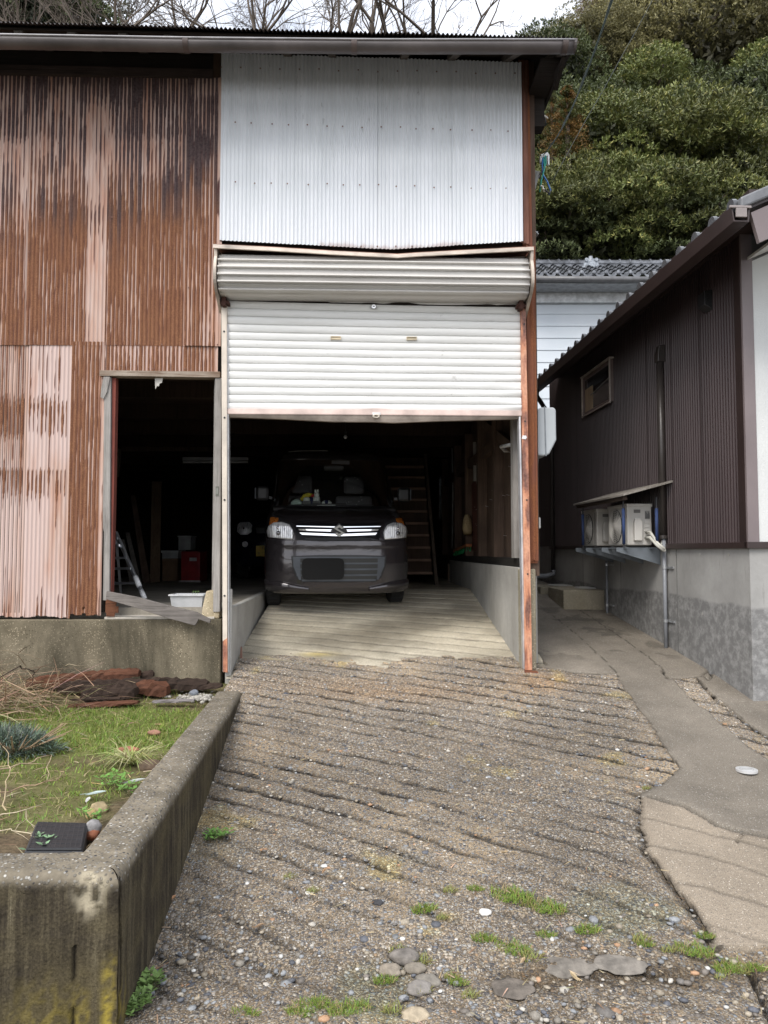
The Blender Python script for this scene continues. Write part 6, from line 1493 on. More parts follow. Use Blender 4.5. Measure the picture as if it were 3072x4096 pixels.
def arm(name, A, B, nA, nB, lab, seed, lichf):
    Lg = (B - A).length; n = int(Lg / .011); T = np.linspace(0, 1, n)[:, None]
    C = np.array(A[:2])[None] * (1 - T) + np.array(B[:2])[None] * T; Nn = np.array(nA)[None] * (1 - T ** 1) + np.array(nB)[None] * T
    if True:   # mitre only near the corner
        nn_ = np.array(nA) if seed == 1 else np.array(nB); w = sst(.93, 1.0, T) if seed == 1 else sst(.07, 0, T)
        Nn = (np.array(nA) if seed == 1 else np.array(nB))[None] * (1 - w) + (np.array(nB) if seed == 1 else np.array(nA))[None] * w
    S_ = np.repeat(T * Lg, len(sec), 1); q = sec[None, :, 0]; Z = np.repeat(sec[None, :, 1], n, 0)
    X = C[:, :1] + Nn[:, :1] * q; Y = C[:, 1:] + Nn[:, 1:] * q
    outer = (q < .02) * np.ones_like(S_)
    d = .010 * (fbm(S_ * 4, Z * 5, seed) - .5) + .006 * (fbm(S_ * 25, Z * 25, seed + 4) - .5)
    X = X - Nn[:, :1] * d * outer; Y = Y - Nn[:, 1:] * d * outer
    Zt = WT + Z + (.012 * (fbm(S_ * 3, q * 8, seed + 8) - .5) + .006 * (fbm(S_ * 30, q * 40, seed + 9) - .5)) * (Z > -.1)
    topm = sst(-.055, -.02, Z + .03 * (fbm(S_ * 9, Z * 9, 3) - .5)) * np.ones_like(S_)
    li, cp, ck = lichf(S_, Z, q, Lg)
    Zt = Zt - 0; X = X + Nn[:, :1] * (.02 * ck + .012 * cp); Y = Y + Nn[:, 1:] * (.02 * ck + .012 * cp)
    o = gridmesh(name, np.stack([X, Y, Zt], -1), M_WALL, RW, {'top': topm, 'lichen': li, 'chip': cp, 'crk': ck}, None, False); o['label'] = lab
dirA = (c1_ - Vector((c0.x, c0.y, 0))).normalized(); nA = (dirA.y, -dirA.x)
nA = (-abs(nA[0]), nA[1] if nA[0] < 0 else -nA[1]); nB = (0.0, 1.0); mit = (nA[0] + nB[0], nA[1] + nB[1]); ml = (mit[0] ** 2 + mit[1] ** 2) / 2; mit = (mit[0] / ml, mit[1] / ml)
def lfA(s, z, q, Lg):
    n_ = fbm(s * 12, z * 6, 31); cr = Lg - .018 - .02 * (-z) - .012 * np.sin(z * 16)
    ck = sst(.009, .003, np.abs(s - cr)) * (z < -.02)
    li = .75 * sst(.16, .0, (Lg - s)) * sst(-.26, -.5, z) * sst(.40, .6, n_) * .7
    li = li * sst(.42, .58, fbm(s * 70, z * 30, 37)); return li, 0 * s, ck * (q < .06)
def lfB(s, z, q, Lg):
    n_ = fbm(s * 14, z * 5, 33); li = .95 * sst(.062, .02, s) * sst(-.22, -.34, z) * sst(.25, .45, n_) + .45 * sst(.45, .1, s) * sst(-.25, -.5, z) * sst(.45, .62, fbm(s * 9, z * 4, 5))
    hf = fbm(s * 75, z * 60, 41); li = li * (.15 + .85 * sst(.40, .60, hf)); cp = .85 * sst(.34, .52, fbm(s * 55, z * 50, 43)) * sst(.09, .03, np.hypot((s - .09) * 1.3, (z + .05) * 1.0) + .06 * (fbm(s * 20, z * 20, 7) - .5)) * (z < -.004)
    ck = sst(.006, .002, np.abs(s - .135 - .004 * np.sin(z * 30))) * (z < -.22) * .8
    return np.clip(li, 0, 1), cp, ck
arm('side_arm', Vector((c0.x, c0.y, 0)), c1_, nA, mit, 'arm beside the driveway with dark streaks', 1, lfA)
arm('front_arm', c1_, Vector((-4.2, c1_.y - .04, 0)), mit, nB, 'front arm with yellow lichen at its cracked corner', 2, lfB)
MB().box(c0.x - TH - .0, c0.x + .0, c0.y - .0, c0.y + .012, .3, WT - .02).build('end_face', M_WALL, RW)
fin(RW)
# ---------------- garden ----------------
def gz_(x, y): return .415 + .03 * (fbm(np.asarray(x) * 2.5, np.asarray(y) * 2.5, 101) - .5) + .045 * sst(5.0, 5.8, np.asarray(y)) + .014 * (fbm(np.asarray(x) * 14, np.asarray(y) * 14, 102) - .5)
xs = np.arange(-5.0, -.95, .025); ys = np.arange(c1_.y + .06, 5.86, .025); X, Y = np.meshgrid(xs, ys)
ns = N('garden_soil'); f = ns.noise(7, 8, None, .7); f2 = ns.noise(60, 6, None, .75)
sc_ = ns.ramp(f, [(.3, (.075, .055, .035)), (.52, (.14, .105, .066)), (.7, (.20, .155, .095))]); sc_ = ns.mix(1.0, sc_, ns.ramp(f2, [(.3, .45), (.7, 1.4)]), 'MULTIPLY'); sc_ = ns.mix(ns.math('MULTIPLY', ns.attr('green'), .7), sc_, (.15, .20, .04))
M_GS = ns.fin(sc_, .95, 0, ns.bump(f2, .8, .012), .15)
gband = lambda X, Y: np.clip(sst(3.95, 4.3, Y) * sst(5.15, 4.9, Y) * sst(-2.75, -2.4, X) * 1.0 + .42 * sst(.40, .60, fbm(X * 2.2, Y * 2.2, 110)) + .22 * sst(3.0, 4, Y), 0, 1)
Pg = np.stack([X, Y, gz_(X, Y)], -1)
xe = c0.x + (Y - c0.y) / (c1_.y - c0.y) * (c1_.x - c0.x) - .1
g_ = gridmesh('garden_soil', Pg, M_GS, None, {'green': gband(X, Y)}, cen(X < np.where(Y < c0.y, xe, -1.02))); tag(g_, kind='structure')
def gd(x, y, z=.43): return atz(x * K, y * K, z)
def scat(n, f, x0=-3.6, x1=-1.02, y0=2.4, y1=5.6):
    X = np.random.uniform(x0, x1, n * 3); Y = np.random.uniform(y0, y1, n * 3); k = (np.random.rand(n * 3) < f(X, Y))
    lim = c0.x + (Y - c0.y) / (c1_.y - c0.y) * (c1_.x - c0.x) - TH - .01; k &= X < lim; return X[k][:n], Y[k][:n]
X, Y = scat(22000, lambda X, Y: gband(X, Y) ** 1.3 * (.35 + .65 * sst(.3, .6, fbm(X * 9, Y * 9, 120)))); n = len(X)
P = np.stack([X, Y, gz_(X, Y) - .004], -1); D = np.stack([np.random.normal(0, .55, n), np.random.normal(0, .55, n), np.random.uniform(.4, 1, n)], -1)
col = cvar((.20, .28, .055), n, .4, (.34, .31, .14), .22)
gr_ = bladesmesh('grass', P, D, np.random.uniform(.018, .05, n), np.random.uniform(.003, .0055, n), col, M_GRASS); single(gr_, 'short bright green grass on the garden soil', 'grass', None, 'stuff')
def straw(n, f, name, lab, lmin, lmax, base, flat=.18, **k):
    X, Y = scat(n, f, **k); n = len(X); P = np.stack([X, Y, gz_(X, Y) + np.random.uniform(0, .01, n)], -1); a = np.random.uniform(0, 6.28, n)
    D = np.stack([np.cos(a), np.sin(a), np.random.uniform(-.0, flat, n)], -1)
    o = bladesmesh(name, P, D, np.random.uniform(lmin, lmax, n), np.random.uniform(.002, .005, n), cvar(base, n, .35, (.12, .08, .05), .3), M_STRAW, None, .12); single(o, lab, 'dead grass', None, 'stuff')
straw(3800, lambda X, Y: .25 + 0 * X + .7 * sst(-2.0, -2.5, X), 'dead_grass', 'thin dry straw lying on the garden soil', .03, .14, (.38, .29, .18))
# tangle of dry stems at the back left
n = 2200; bx_, by_ = np.random.normal(-3.0, .42, n), np.random.normal(5.0, .30, n); by_ = np.clip(by_, 4.3, 5.65); P = np.stack([bx_, by_, .44 + np.random.gamma(1.4, .05, n)], -1)
a = np.random.uniform(0, 6.28, n); D = np.stack([np.cos(a), np.sin(a) * .8, np.random.normal(.15, .3, n)], -1)
o = bladesmesh('dead_stems', P, D, np.random.uniform(.15, .45, n), np.random.uniform(.003, .007, n), cvar((.34, .25, .16), n, .35, (.13, .08, .05), .3), M_STRAW, None, .4); single(o, 'heap of dry brown stems against the foundation at the left edge', 'dead stems', None, 'stuff')
def twig(pts, r, lab, col=(.36, .28, .18), name='dry_twig', wob=.01):
    P = [gd(x, y, .44 + z) for x, y, z in pts]; Q = []
    for i in range(len(P) - 1):
        for k in range(4): Q.append(P[i].lerp(P[i + 1], k / 4) + Vector((random.uniform(-wob, wob), random.uniform(-wob, wob), random.uniform(-wob, wob) * .5)))
    Q.append(P[-1]); r = r * .62; m = MB().tube(Q, list(np.linspace(r, r * .4, len(Q))), 6)
    for k in range(3):
        i = random.randrange(3, len(Q) - 1); d = (Q[i] - Q[i - 1]).normalized(); s = Vector((d.y, -d.x, .3)) * random.choice((-1, 1)); m.tube([Q[i], Q[i] + d * .04 + s * .03, Q[i] + d * .08 + s * .045], [r * .5, r * .35, r * .2], 5)
    single(m.build(name, plain('twig_%d' % int(col[0] * 100), col, .85, 0, .3, 20, .3), None, smooth=True), lab, 'twig', 'dry twigs on the garden bed')
twig([(-20, 1668, .02), (60, 1648, .03), (110, 1628, .03), (100, 1690, .0)], .007, 'brown branching twig below the silver bush')
twig([(-20, 1720, .01), (60, 1698, .03), (118, 1685, .04), (150, 1660, .0)], .006, 'longer twig crossing the lower left of the bed', (.30, .21, .13))
twig([(-20, 1788, .02), (30, 1795, .01), (100, 1812, .03)], .004, 'pale twig touching the black lid', (.55, .47, .33))
twig([(-10, 1765, .03), (50, 1750, .05), (75, 1790, .0)], .004, 'forked pale twig left above the black lid', (.52, .44, .31))
twig([(10, 1750, .0), (14, 1700, .04), (22, 1650, .06), (6, 1612, .1)], .006, 'thick pale stem rising by the left edge of the photo', (.42, .33, .2))
twig([(120, 1450, .10), (150, 1435, .20), (205, 1440, .16)], .004, 'thin pale twig leaning on the foundation', (.50, .42, .28))
twig([(-10, 1470, .12), (40, 1440, .30), (75, 1452, .22), (70, 1480, .1)], .009, 'dark arched branch in the stem heap', (.08, .055, .045))
# silver bush
bs = thing('silver_bush', 'grey green needle leaved bush at the left edge of the garden', 'bush')
c = gd(36, 1628); n = 4200; dirs = np.random.normal(0, 1, (n, 3)); dirs[:, 2] = np.abs(dirs[:, 2]); dirs /= np.linalg.norm(dirs, axis=1)[:, None]
rad = np.random.uniform(.35, 1, n)[:, None] ** .6 * (.65 + .7 * fbm(dirs[:, 0] * 2.5 + 7, dirs[:, 1] * 2.5 + dirs[:, 2], 9))[:, None]; P = np.array(c)[None] + dirs * rad * np.array([.34, .22, .12]) + np.array([-.12, .05, 0]); D = dirs + np.random.normal(0, .5, (n, 3))
bladesmesh('foliage', P, D, np.random.uniform(.03, .06, n), np.random.uniform(.004, .006, n), cvar((.15, .19, .15), n, .4, (.08, .11, .075), .4), M_LEAF, bs, .3)
m = MB()
for i in range(24):
    a = random.uniform(0, 6.28); m.tube([c, c + Vector((.15 * math.cos(a), .12 * math.sin(a), .06)), c + Vector((.28 * math.cos(a), .2 * math.sin(a), .09 + .05 * random.random()))], [.006, .004, .002], 5)
m.build('stems', plain('twig_30', (.30, .21, .13), .85), bs); fin(bs)
# strappy clump
cl = thing('leafy_clump', 'flattened clump of long pale green leaves beside the low wall', 'plant')
c = gd(283, 1645, .44); n = 110; a = np.random.uniform(0, 6.28, n); P = np.array(c)[None] + np.random.normal(0, .02, (n, 3)) * np.array([1, 1, .2]); D = np.stack([np.cos(a) * 1.2, np.sin(a) * .8, np.random.uniform(.25, .9, n)], -1)
bladesmesh('leaves', P, D, np.random.uniform(.12, .24, n), np.random.uniform(.005, .008, n), cvar((.36, .40, .15), n, .25, (.5, .47, .27), .25), M_GRASS, cl, 1.1); fin(cl)
# valve box, ball stone, stones
vb = thing('valve_box', 'black plastic utility box with gridded lid sunk in the garden by the front wall', 'utility box')
q = [gd(x, y, .475) for x, y in ((52, 1838), (180, 1838), (190, 1778), (78, 1775))]
MBX = plain('box_black', (.022, .023, .026), .5, 0, .15, 30, .1)
def quadprism(q, z0, z1): m = MB(); vs = [(p.x, p.y, z0) for p in q] + [(p.x, p.y, z1) for p in q]; return m.add(vs, [(3, 2, 1, 0), (4, 5, 6, 7), (0, 1, 5, 4), (1, 2, 6, 5), (2, 3, 7, 6), (3, 0, 4, 7)])
quadprism(q, .36, .472).build('box_body', MBX, vb, bevel=.006)
def ins(q, t):
    c = sum(q, Vector()) / 4; return [p.lerp(c, t) for p in q]
ld = quadprism(ins(q, .06), .472, .479).build('lid', MBX, vb, bevel=.003)
rb_ = MB(); qi = ins(q, .12)
for i in range(11):
    a = qi[0].lerp(qi[1], i / 10); b = qi[3].lerp(qi[2], i / 10); a.z = b.z = .4792; rb_.bar(a, b, .003, .002)
for i in range(7):
    a = qi[0].lerp(qi[3], i / 6); b = qi[1].lerp(qi[2], i / 6); a.z = b.z = .4793; rb_.bar(a, b, .003, .002)
rb_.build('lid_ribs', plain('box_black2', (.035, .036, .04), .45), vb, None).parent = ld; fin(vb)
def stone(x, y, r, sx, sy, sz, c, lab, z=.43, name='stone', cat='stone', sub=3, rz=0):
    p = gd(x, y, z); m = MB(); bm_seed = random.random() * 50
    bm = bmesh.new(); bmesh.ops.create_icosphere(bm, subdivisions=sub, radius=1)
    co = np.array([v.co[:] for v in bm.verts]); nn = 1 + .5 * (fbm(co[:, 0] * 1.4 + bm_seed, co[:, 1] * 1.4 + co[:, 2], 7) - .5) * 2 * .6
    ro = Matrix.Rotation(rz, 3, 'Z'); vs = [p + ro @ Vector((a * r * sx * k, b * r * sy * k, e * r * sz * k)) for (a, b, e), k in zip(co, nn)]; m.add(vs, [tuple(v.index for v in f.verts) for f in bm.faces]); bm.free()
    return single(m.build(name, plain('st_%d_%d' % (c[0] * 100, c[2] * 100), c, .85, 0, .3, 25, .4, 90), None, smooth=True), lab, cat)
stone(201, 1790, .030, 1, 1, 1.1, (.28, .27, .27), 'grey rounded stone with a red brown lower half beside the black lid', .455)
stone(199, 1803, .026, 1, 1, .8, (.28, .10, .05), 'rust red stone piece under the grey rounded stone', .44)
stone(213, 1748, .035, 1, 1, .9, (.38, .30, .17), 'larger ochre stone above the grey rounded stone')
stone(196, 1760, .024, 1, 1, 1, (.42, .31, .14), 'smaller ochre stone left of the larger ochre one')
stone(278, 1620, .035, 1.7, .6, .5, (.34, .14, .09), 'long red clay fragment on the grass')
stone(333, 1583, .028, 1.3, .8, .6, (.36, .19, .13), 'small pinkish brick fragment in the grass')
stone(324, 1655, .045, 1.2, .8, .7, (.16, .11, .075), 'brown stone under the pale leafy clump')
def leafthing(x, y, s, c, lab, ground=None, rz=0):
    p = gd(x, y, .45) if ground is None else atg(x * K, y * K) + Vector((0, 0, .018)); ro = Matrix.Rotation(rz, 3, 'Z')
    pts = [(-1, 0), (-.55, .32), (0, .45), (.55, .3), (1, 0), (.55, -.3), (0, -.42), (-.55, -.3)]
    m = MB(); ctr = [p + Vector((0, 0, -.004))] ; vs = ctr + [p + ro @ Vector((a * s, b * s, .006 * abs(b) + .005 * a)) for a, b in pts]; m.add(vs, [(0, 1 + i, 1 + (i + 1) % 8) for i in range(8)])
    m.tube([p + ro @ Vector((-1.4 * s, 0, 0)), p + ro @ Vector((.8 * s, 0, .004))], .0014, 4)
    single(m.build('fallen_leaf', plain('lf_%d_%d' % (c[0] * 100, c[2] * 100), c, .7, 0, .2, 30, .2), None), lab, 'leaf', 'fallen leaves')
leafthing(207, 1713, .045, (.42, .50, .48), 'pale blue green leaf on the bed beside the low wall', None, .3)
leafthing(291, 1687, .05, (.40, .42, .40), 'pale grey leaf at the inner edge of the low wall', None, .5)
leafthing(190, 1727, .02, (.6, .6, .58), 'tiny white leaf scrap below the pale blue green leaf', None, 1.6)
def herb(x, y, r, n, c, lab, z=None, g=False, seed=0, cat='weed', lsize=.012):
    p = gd(x, y, .44) if not g else atg(x * K, y * K); t = thing('small_weed', lab, cat, 'leafy weeds'); m = MB(); s = MB()
    for i in range(n):
        a = random.uniform(0, 6.28); rr_ = r * math.sqrt(random.random()); h = .01 + .035 * random.random(); q = p + Vector((rr_ * math.cos(a), rr_ * math.sin(a), h)); s.tube([p + Vector((rr_ * .4 * math.cos(a), rr_ * .4 * math.sin(a), 0)), q], .0012, 4)
        for k in range(3):
            b = a + k * 2.1; ls = lsize * random.uniform(.7, 1.3); d = Vector((math.cos(b), math.sin(b), .35)); e = Vector((-math.sin(b), math.cos(b), 0)); m.add([q, q + d * ls + e * ls * .6, q + d * ls * 2, q + d * ls - e * ls * .6], [(0, 1, 2, 3)])
    m.build('leaves', plain('weed_%d' % int(c[1] * 100), c, .6, 0, .35, 40, .1), t); s.build('stems', plain('weedstem', (.12, .14, .05), .7), t); fin(t)
herb(92, 1838, .05, 14, (.17, .28, .15), 'round leaved seedling hanging over the front wall by the black lid')
herb(197, 1758 + 15, .04, 10, (.13, .27, .05), 'small green weed beside the ochre stones')
herb(250, 1695, .07, 24, (.13, .27, .05), 'loose green weeds near the inner wall edge')
herb(280, 1712, .05, 14, (.13, .27, .05), 'green weeds against the low wall below the pale leaf')
# rotten timbers along the foundation
M_ROT = wood('rotten_timber', (.055, .036, .027), (.010, .008, .007), 0, .9, 1.0, 1.0); M_ROTR = wood('rotten_timber_red', (.135, .058, .034), (.022, .012, .009), 0, .9, 1.0, 1.0)
def timber(x0, y0, x1, y1, h, dp, mat, lab, z=.44, zz=0):
    yc = (y0 + y1) / 2; Yt = float(np.interp(yc, [1455, 1476, 1496, 1515], [5.66, 5.56, 5.36, 5.16])); A = aty(x0 * K, y0 * K, Yt); B = aty(x1 * K, y1 * K, Yt - .02); A.z -= h * .5; B.z -= h * .5; zz = 0; ln = (B - A).length; n = max(6, int(ln / .03)); P = []
    d = (B - A).normalized(); s = Vector((-d.y, d.x, 0))
    for i in range(n + 1):
        t = i / n; k = 1 - .35 * abs(2 * t - 1) ** 6; c = A.lerp(B, t); row = []
        for (a, b) in ((-1, -.5), (-1, .3), (-.8, .9), (-.2, 1.05), (.5, .95), (1, .6), (1, -.5)):
            j = random.uniform(-.16, .16); row.append(c + s * (a * dp * .5 * k * (1 + j)) + Vector((0, 0, h * .5 + b * h * .5 * k * (1 + random.uniform(-.3, .2)) + zz)))
        P.append(row)
    m = MB().grid([[r[j] for j in range(7)] for r in P]); m.add(P[0], [tuple(range(7))]); m.add(P[-1], [tuple(range(7))])
    single(m.build('rotten_timber', mat), lab, 'timber', 'rotten timbers along the foundation')
timber(60, 1478, 302, 1455, .10, .10, M_ROTR, 'long red rotten timber lying highest along the foundation', .46, .04)
timber(130, 1487, 335, 1480, .10, .14, M_ROT, 'black rotten timber under the long red one')
timber(180, 1505, 295, 1496, .13, .14, M_ROT, 'short black humped timber chunk in front of the red timber')
timber(298, 1487, 364, 1494, .13, .14, M_ROTR, 'squared timber end with reddish top face in the middle of the pile')
timber(325, 1478, 450, 1482, .11, .12, M_ROT, 'dark flat timber near the end of the low wall')
timber(425, 1484, 480, 1482, .05, .07, M_ROT, 'small dark timber tip touching the guide rail foot')
timber(305, 1462, 332, 1458, .07, .05, M_ROT, 'charred black knot of wood on top of the pile', .50, .05)
timber(150, 1526, 300, 1517, .035, .09, M_ROTR, 'thin reddish splinter in front of the pile')
timber(330, 1516, 420, 1513, .025, .05, wood('grey_splint', (.22, .2, .2), (.08, .07, .07), 0), 'thin grey splinter at the edge of the grass')
timber(150, 1512, 260, 1508, .02, .04, M_ROT, 'long thin dark splinter left in front of the pile')
n = 160; pm = MB()
for i in range(n):
    p = gd(random.gauss(425, 22), random.gauss(1505, 5), .45); pm.ball(p, random.uniform(.008, .018), 1, 1, .7, 1, .1)
o = pm.build('gravel_heap', plain('gravel_pale', (.36, .34, .30), .8, 0, .5, 30, .3), None); single(o, 'little heap of pale gravel between the rotten timbers and the low wall', 'gravel', None, 'stuff')
stone(418, 1497, .03, 1.1, .9, .8, (.20, .22, .25), 'blue grey cobble on the gravel heap', .47)
# ---------------- driveway scatter ----------------
def groundz(x, y): return float(ramp(y))
n = 7000; ico = bmesh.new(); bmesh.ops.create_icosphere(ico, subdivisions=1, radius=1); IV = np.array([v.co[:] for v in ico.verts]); IF = np.array([[v.index for v in f.verts] for f in ico.faces]); ico.free()
yy = 2.15 + 3.6 * np.random.rand(n) ** 1.5; xx = np.random.uniform(-1.0, 2.6, n)
pth = inpoly(xx, yy, PATHPOLY) & ~inpoly(xx, yy, STRIP); k = ~pth & (xx > -.98 + 0 * yy) & (fbm(xx * 2.5, yy * 2.5, 140) > np.where(yy < 3.1, .30, .40)); xx, yy = xx[k], yy[k]; n = len(xx)
size = np.random.gamma(3, .0019, n) * np.where(yy < 3.0, 1.1, .75) + .003; sc3 = np.stack([size * np.random.uniform(.9, 1.5, n), size * np.random.uniform(.8, 1.1, n), size * np.random.uniform(.45, .75, n)], -1)
a = np.random.uniform(0, 3.14, n); ca, sa = np.cos(a)[:, None], np.sin(a)[:, None]
L_ = IV[None] * sc3[:, None] * (1 + np.random.uniform(-.12, .12, (n, len(IV), 1))); Vx = L_[..., 0] * ca - L_[..., 1] * sa + xx[:, None]; Vy = L_[..., 0] * sa + L_[..., 1] * ca + yy[:, None]; Vz = L_[..., 2] + (ramp(yy) + .001 - .45 * sc3[:, 2])[:, None]
Vp = np.stack([Vx, Vy, Vz], -1).reshape(-1, 3); Fq = (IF[None] + (np.arange(n) * len(IV))[:, None, None]).reshape(-1, 3)
pal = np.array([(.10, .105, .12), (.17, .15, .13), (.30, .26, .20), (.24, .25, .26), (.44, .41, .36), (.36, .22, .13), (.62, .61, .58), (.13, .12, .11), (.22, .20, .17)]); pc = pal[np.random.choice(len(pal), n, p=[.17, .17, .16, .16, .07, .04, .025, .11, .095])] * np.random.uniform(.75, 1.2, (n, 1))
npb = N('pebble'); M_PEB = npb.fin(npb.mix(1.0, npb.attr('col', True), npb.ramp(npb.noise(150, 3), [(.3, .75), (.7, 1.2)]), 'MULTIPLY'), .6, 0, None, .4)
o = rawmesh('loose_pebbles', Vp, Fq, M_PEB, None, {'col': np.repeat(pc, len(IV), 0)}, True); single(o, 'mixed grey, tan and white pebbles bedded in the worn driveway', 'pebbles', None, 'stuff')
def gstone(x, y, r, c, lab, sx=1.2, sy=1, sz=.6):
    p = atg(x * K, y * K); o = stone(0, 1800, r, sx, sy, sz, c, lab); o.location = p - Vector((0, 0, r * sz * (.9 if sz > .2 else 1.3))); return o
for x, y, r, c, lab in ((873, 2070, .042, (.20, .18, .16), 'dark rounded concrete lump at the foot of the driveway, left of the dirt strip'), (898, 2092, .030, (.24, .21, .17), 'grey lump right of the dark rounded lump'), (842, 2098, .032, (.28, .24, .19), 'tan lump left of the dark rounded lump'),
        (925, 2120, .034, (.22, .20, .17), 'grey lump nearest the photo bottom beside small pebbles'), (898, 2196, .036, (.42, .35, .25), 'pale ochre rock at the bottom edge of the photo'), (905, 2135, .035, (.24, .22, .2), 'rough lump below the dark rounded lump'),
        (1225, 2080, .085, (.19, .17, .145), 'broad flat slab of broken asphalt right of the dirt strip'), (1340, 2080, .07, (.20, .18, .155), 'flat slab of broken asphalt beside the path corner'), (1048, 1971, .02, (.72, .70, .66), 'single white pebble above the grass strip'),
        (816, 1951, .018, (.05, .05, .055), 'small dark stone in the middle of the driveway'), (700, 1771 + 100, .012, (.6, .6, .58), 'white pebble left of the driveway centre'), (1110, 2135, .06, (.14, .12, .10), 'flat dark cake of dirt in the strip')):
    gstone(x, y, r, c, lab, 1.3, 1, .12 if 'flat' in lab or 'slab' in lab else .6)
# grass tufts in the cracks
def tuftproto(n, r, h, seed, c=(.20, .30, .05)):
    np.random.seed(seed); a = np.random.uniform(0, 6.28, n); rr_ = r * np.sqrt(np.random.rand(n)); P = np.stack([rr_ * np.cos(a), rr_ * .55 * np.sin(a), 0 * a], -1); D = np.stack([np.random.normal(0, .6, n), np.random.normal(0, .6, n), np.random.uniform(.5, 1, n)], -1)
    return bladesmesh('grass_tuft', P, D, np.random.uniform(.015, .04, n) * h, np.random.uniform(.0018, .003, n), cvar(c, n, .3, (.34, .27, .12), .25), M_GRASS, None, .7)
T = [tuftproto(420, .075, 1, 201), tuftproto(200, .045, .9, 202), tuftproto(70, .03, .8, 203, (.26, .28, .09))]
TL = [(1105, 1938, 0, 1.25, 'largest bright grass tuft in the lower middle of the driveway'), (1180, 1962, 0, 1.1, 'second large tuft just right of the largest one'), (1140, 1955, 2, 1.1, 'thin tuft joining the two largest tufts'), (1027, 1920, 1, .8, 'tuft above left of the largest tuft'), (972, 1924, 2, 1.1, 'thin tuft left of the white pebble'),
      (917, 1965, 1, 1.15, 'medium tuft left of centre near the driveway foot'), (955, 1982, 2, .9, 'thin tuft right below the medium left tuft'), (1270, 2010, 1, 1.1, 'medium tuft right of the two largest tufts'), (1180, 2020, 1, .85, 'round tuft below the second large tuft'), (1045, 2028, 1, 1.0, 'tuft left below the largest tuft'), (1105, 2050, 0, .95, 'broad yellowish tuft above the dirt strip'), (1150, 2070, 2, 1.4, 'sparse yellowish tuft at the right end of the broad one'),
      (1385, 2030, 2, 1.3, 'sparse tuft near the right crack'), (1445, 2052, 2, 1.1, 'tiny tuft between two cracks at the right'), (1395, 2040, 1, .7, 'short tuft beside the sparse right one'), (1500, 2055, 0, .95, 'long bladed tuft by the corner of the path'), (1522, 2022, 1, .8, 'tuft just above the corner of the path'), (1575, 2090, 0, .85, 'tuft below the corner of the path'), (1600, 2098, 2, 1, 'thin tuft right of the one below the path corner'), (1632, 2092, 1, .9, 'tuft nearest the right edge of the photo'),
      (1396, 1728 - 25, 2, .9, 'tiny tuft where the path bulges into the driveway'), (910, 2085 - 10, 2, 1.3, 'yellow tuft beside the dark rounded lump'), (990, 2122, 1, .8, 'tuft right of the lumps near the bottom'), (975, 2110, 2, 1, 'thin tuft beside the bottom right lump'), (832, 2118, 1, .9, 'tuft left of the tan lump'), (860, 2055, 2, 1.2, 'thin tuft above the dark rounded lump'), (915, 2140, 2, 1, 'thin tuft under the rough lump'), (850, 2185, 2, 1.4, 'low tuft at the bottom left of the lumps'),
      (660, 2180, 0, .9, 'bottom tuft left of the yellow rocks'), (755, 2185, 0, 1.0, 'wide bottom tuft in the middle left'), (700, 2170, 1, 1, 'tuft between the two bottom left ones'), (625, 1910 - 15, 2, 1, 'tiny tuft in the left crack of the driveway'), (675, 1925, 2, 1, 'tiny tuft at the end of the left crack'), (530, 2190, 1, 1, 'small tuft near the wall at the bottom edge'), (1015, 2150, 2, 1.1, 'thin tuft in the dirt strip near the bottom'), (1560, 2112, 2, 1, 'thin tuft at the edge of the dirt under the path')]
used = [False] * 3
for x, y, k, s, lab in TL:
    p = atg(x * K, y * K) - Vector((0, 0, .003)); rz_ = random.uniform(-.5, .5)
    if not used[k]: o = T[k]; used[k] = True; o.location = p; o.rotation_euler = (0, 0, rz_); o.scale = (s,) * 3; tag(o, lab, 'grass tuft', 'grass tufts in the cracks of the driveway')
    else: o = dup(T[k], p, rz_, s, lab, 'grass tufts in the cracks of the driveway'); o['category'] = 'grass tuft'
herb(468, 1812, .06, 26, (.13, .27, .05), 'green weed growing from a crack beside the low wall', g=True)
herb(290, 2170, .06, 40, (.16, .26, .07), 'dense rosette weed at the foot of the wall corner', g=True); herb(318, 2135, .045, 36, (.16, .26, .07), 'second rosette weed just right of the wall corner', g=True); herb(268, 2195, .05, 30, (.16, .26, .07), 'rosette weed at the very bottom against the wall', g=True)
for i, (x, y, c, rz_, lab) in enumerate([(1315, 1720, (.45, .36, .22), .6, 'straw coloured leaf on the driveway near the path bulge'), (700, 1890, (.35, .22, .12), 1.2, 'brown curled leaf left of the driveway centre'), (760, 1700, (.42, .32, .18), .2, 'tan leaf in the upper middle of the driveway'), (1090, 1850, (.40, .30, .17), -.5, 'tan leaf right of the driveway centre'), (1130, 2085, (.48, .36, .22), .9, 'pale leaf on the dirt strip'), (655, 1648, (.40, .33, .2), .4, 'small tan leaf in the upper left of the driveway'), (372, 1760 + 190, (.45, .25, .13), 1.1, 'orange brown leaf at the foot of the low wall'), (1240, 2120, (.42, .33, .2), 2.0, 'pale leaf at the right of the dirt strip'), (560, 2010, (.3, .2, .12), .5, 'dark leaf in the left crack')]):
    leafthing(x, y, .016 if i < 6 else .022, c, lab, True, rz_)
n = 520; xx = np.random.uniform(-.9, 2.6, n); yy = 2.1 + 2.6 * np.random.rand(n) ** 1.3; a = np.random.uniform(0, 6.28, n); k = ~inpoly(xx, yy, PATHPOLY); xx, yy, a = xx[k], yy[k], a[k]; n = len(xx)
o = bladesmesh('straw_litter', np.stack([xx, yy, ramp(yy) + .012], -1), np.stack([np.cos(a), np.sin(a), np.zeros(n) + .02], -1), np.random.uniform(.015, .06, n), np.random.uniform(.0025, .005, n), cvar((.46, .36, .22), n, .3, (.2, .12, .07), .25), M_STRAW, None, .05); single(o, 'bits of dry straw littering the driveway', 'straw', None, 'stuff')
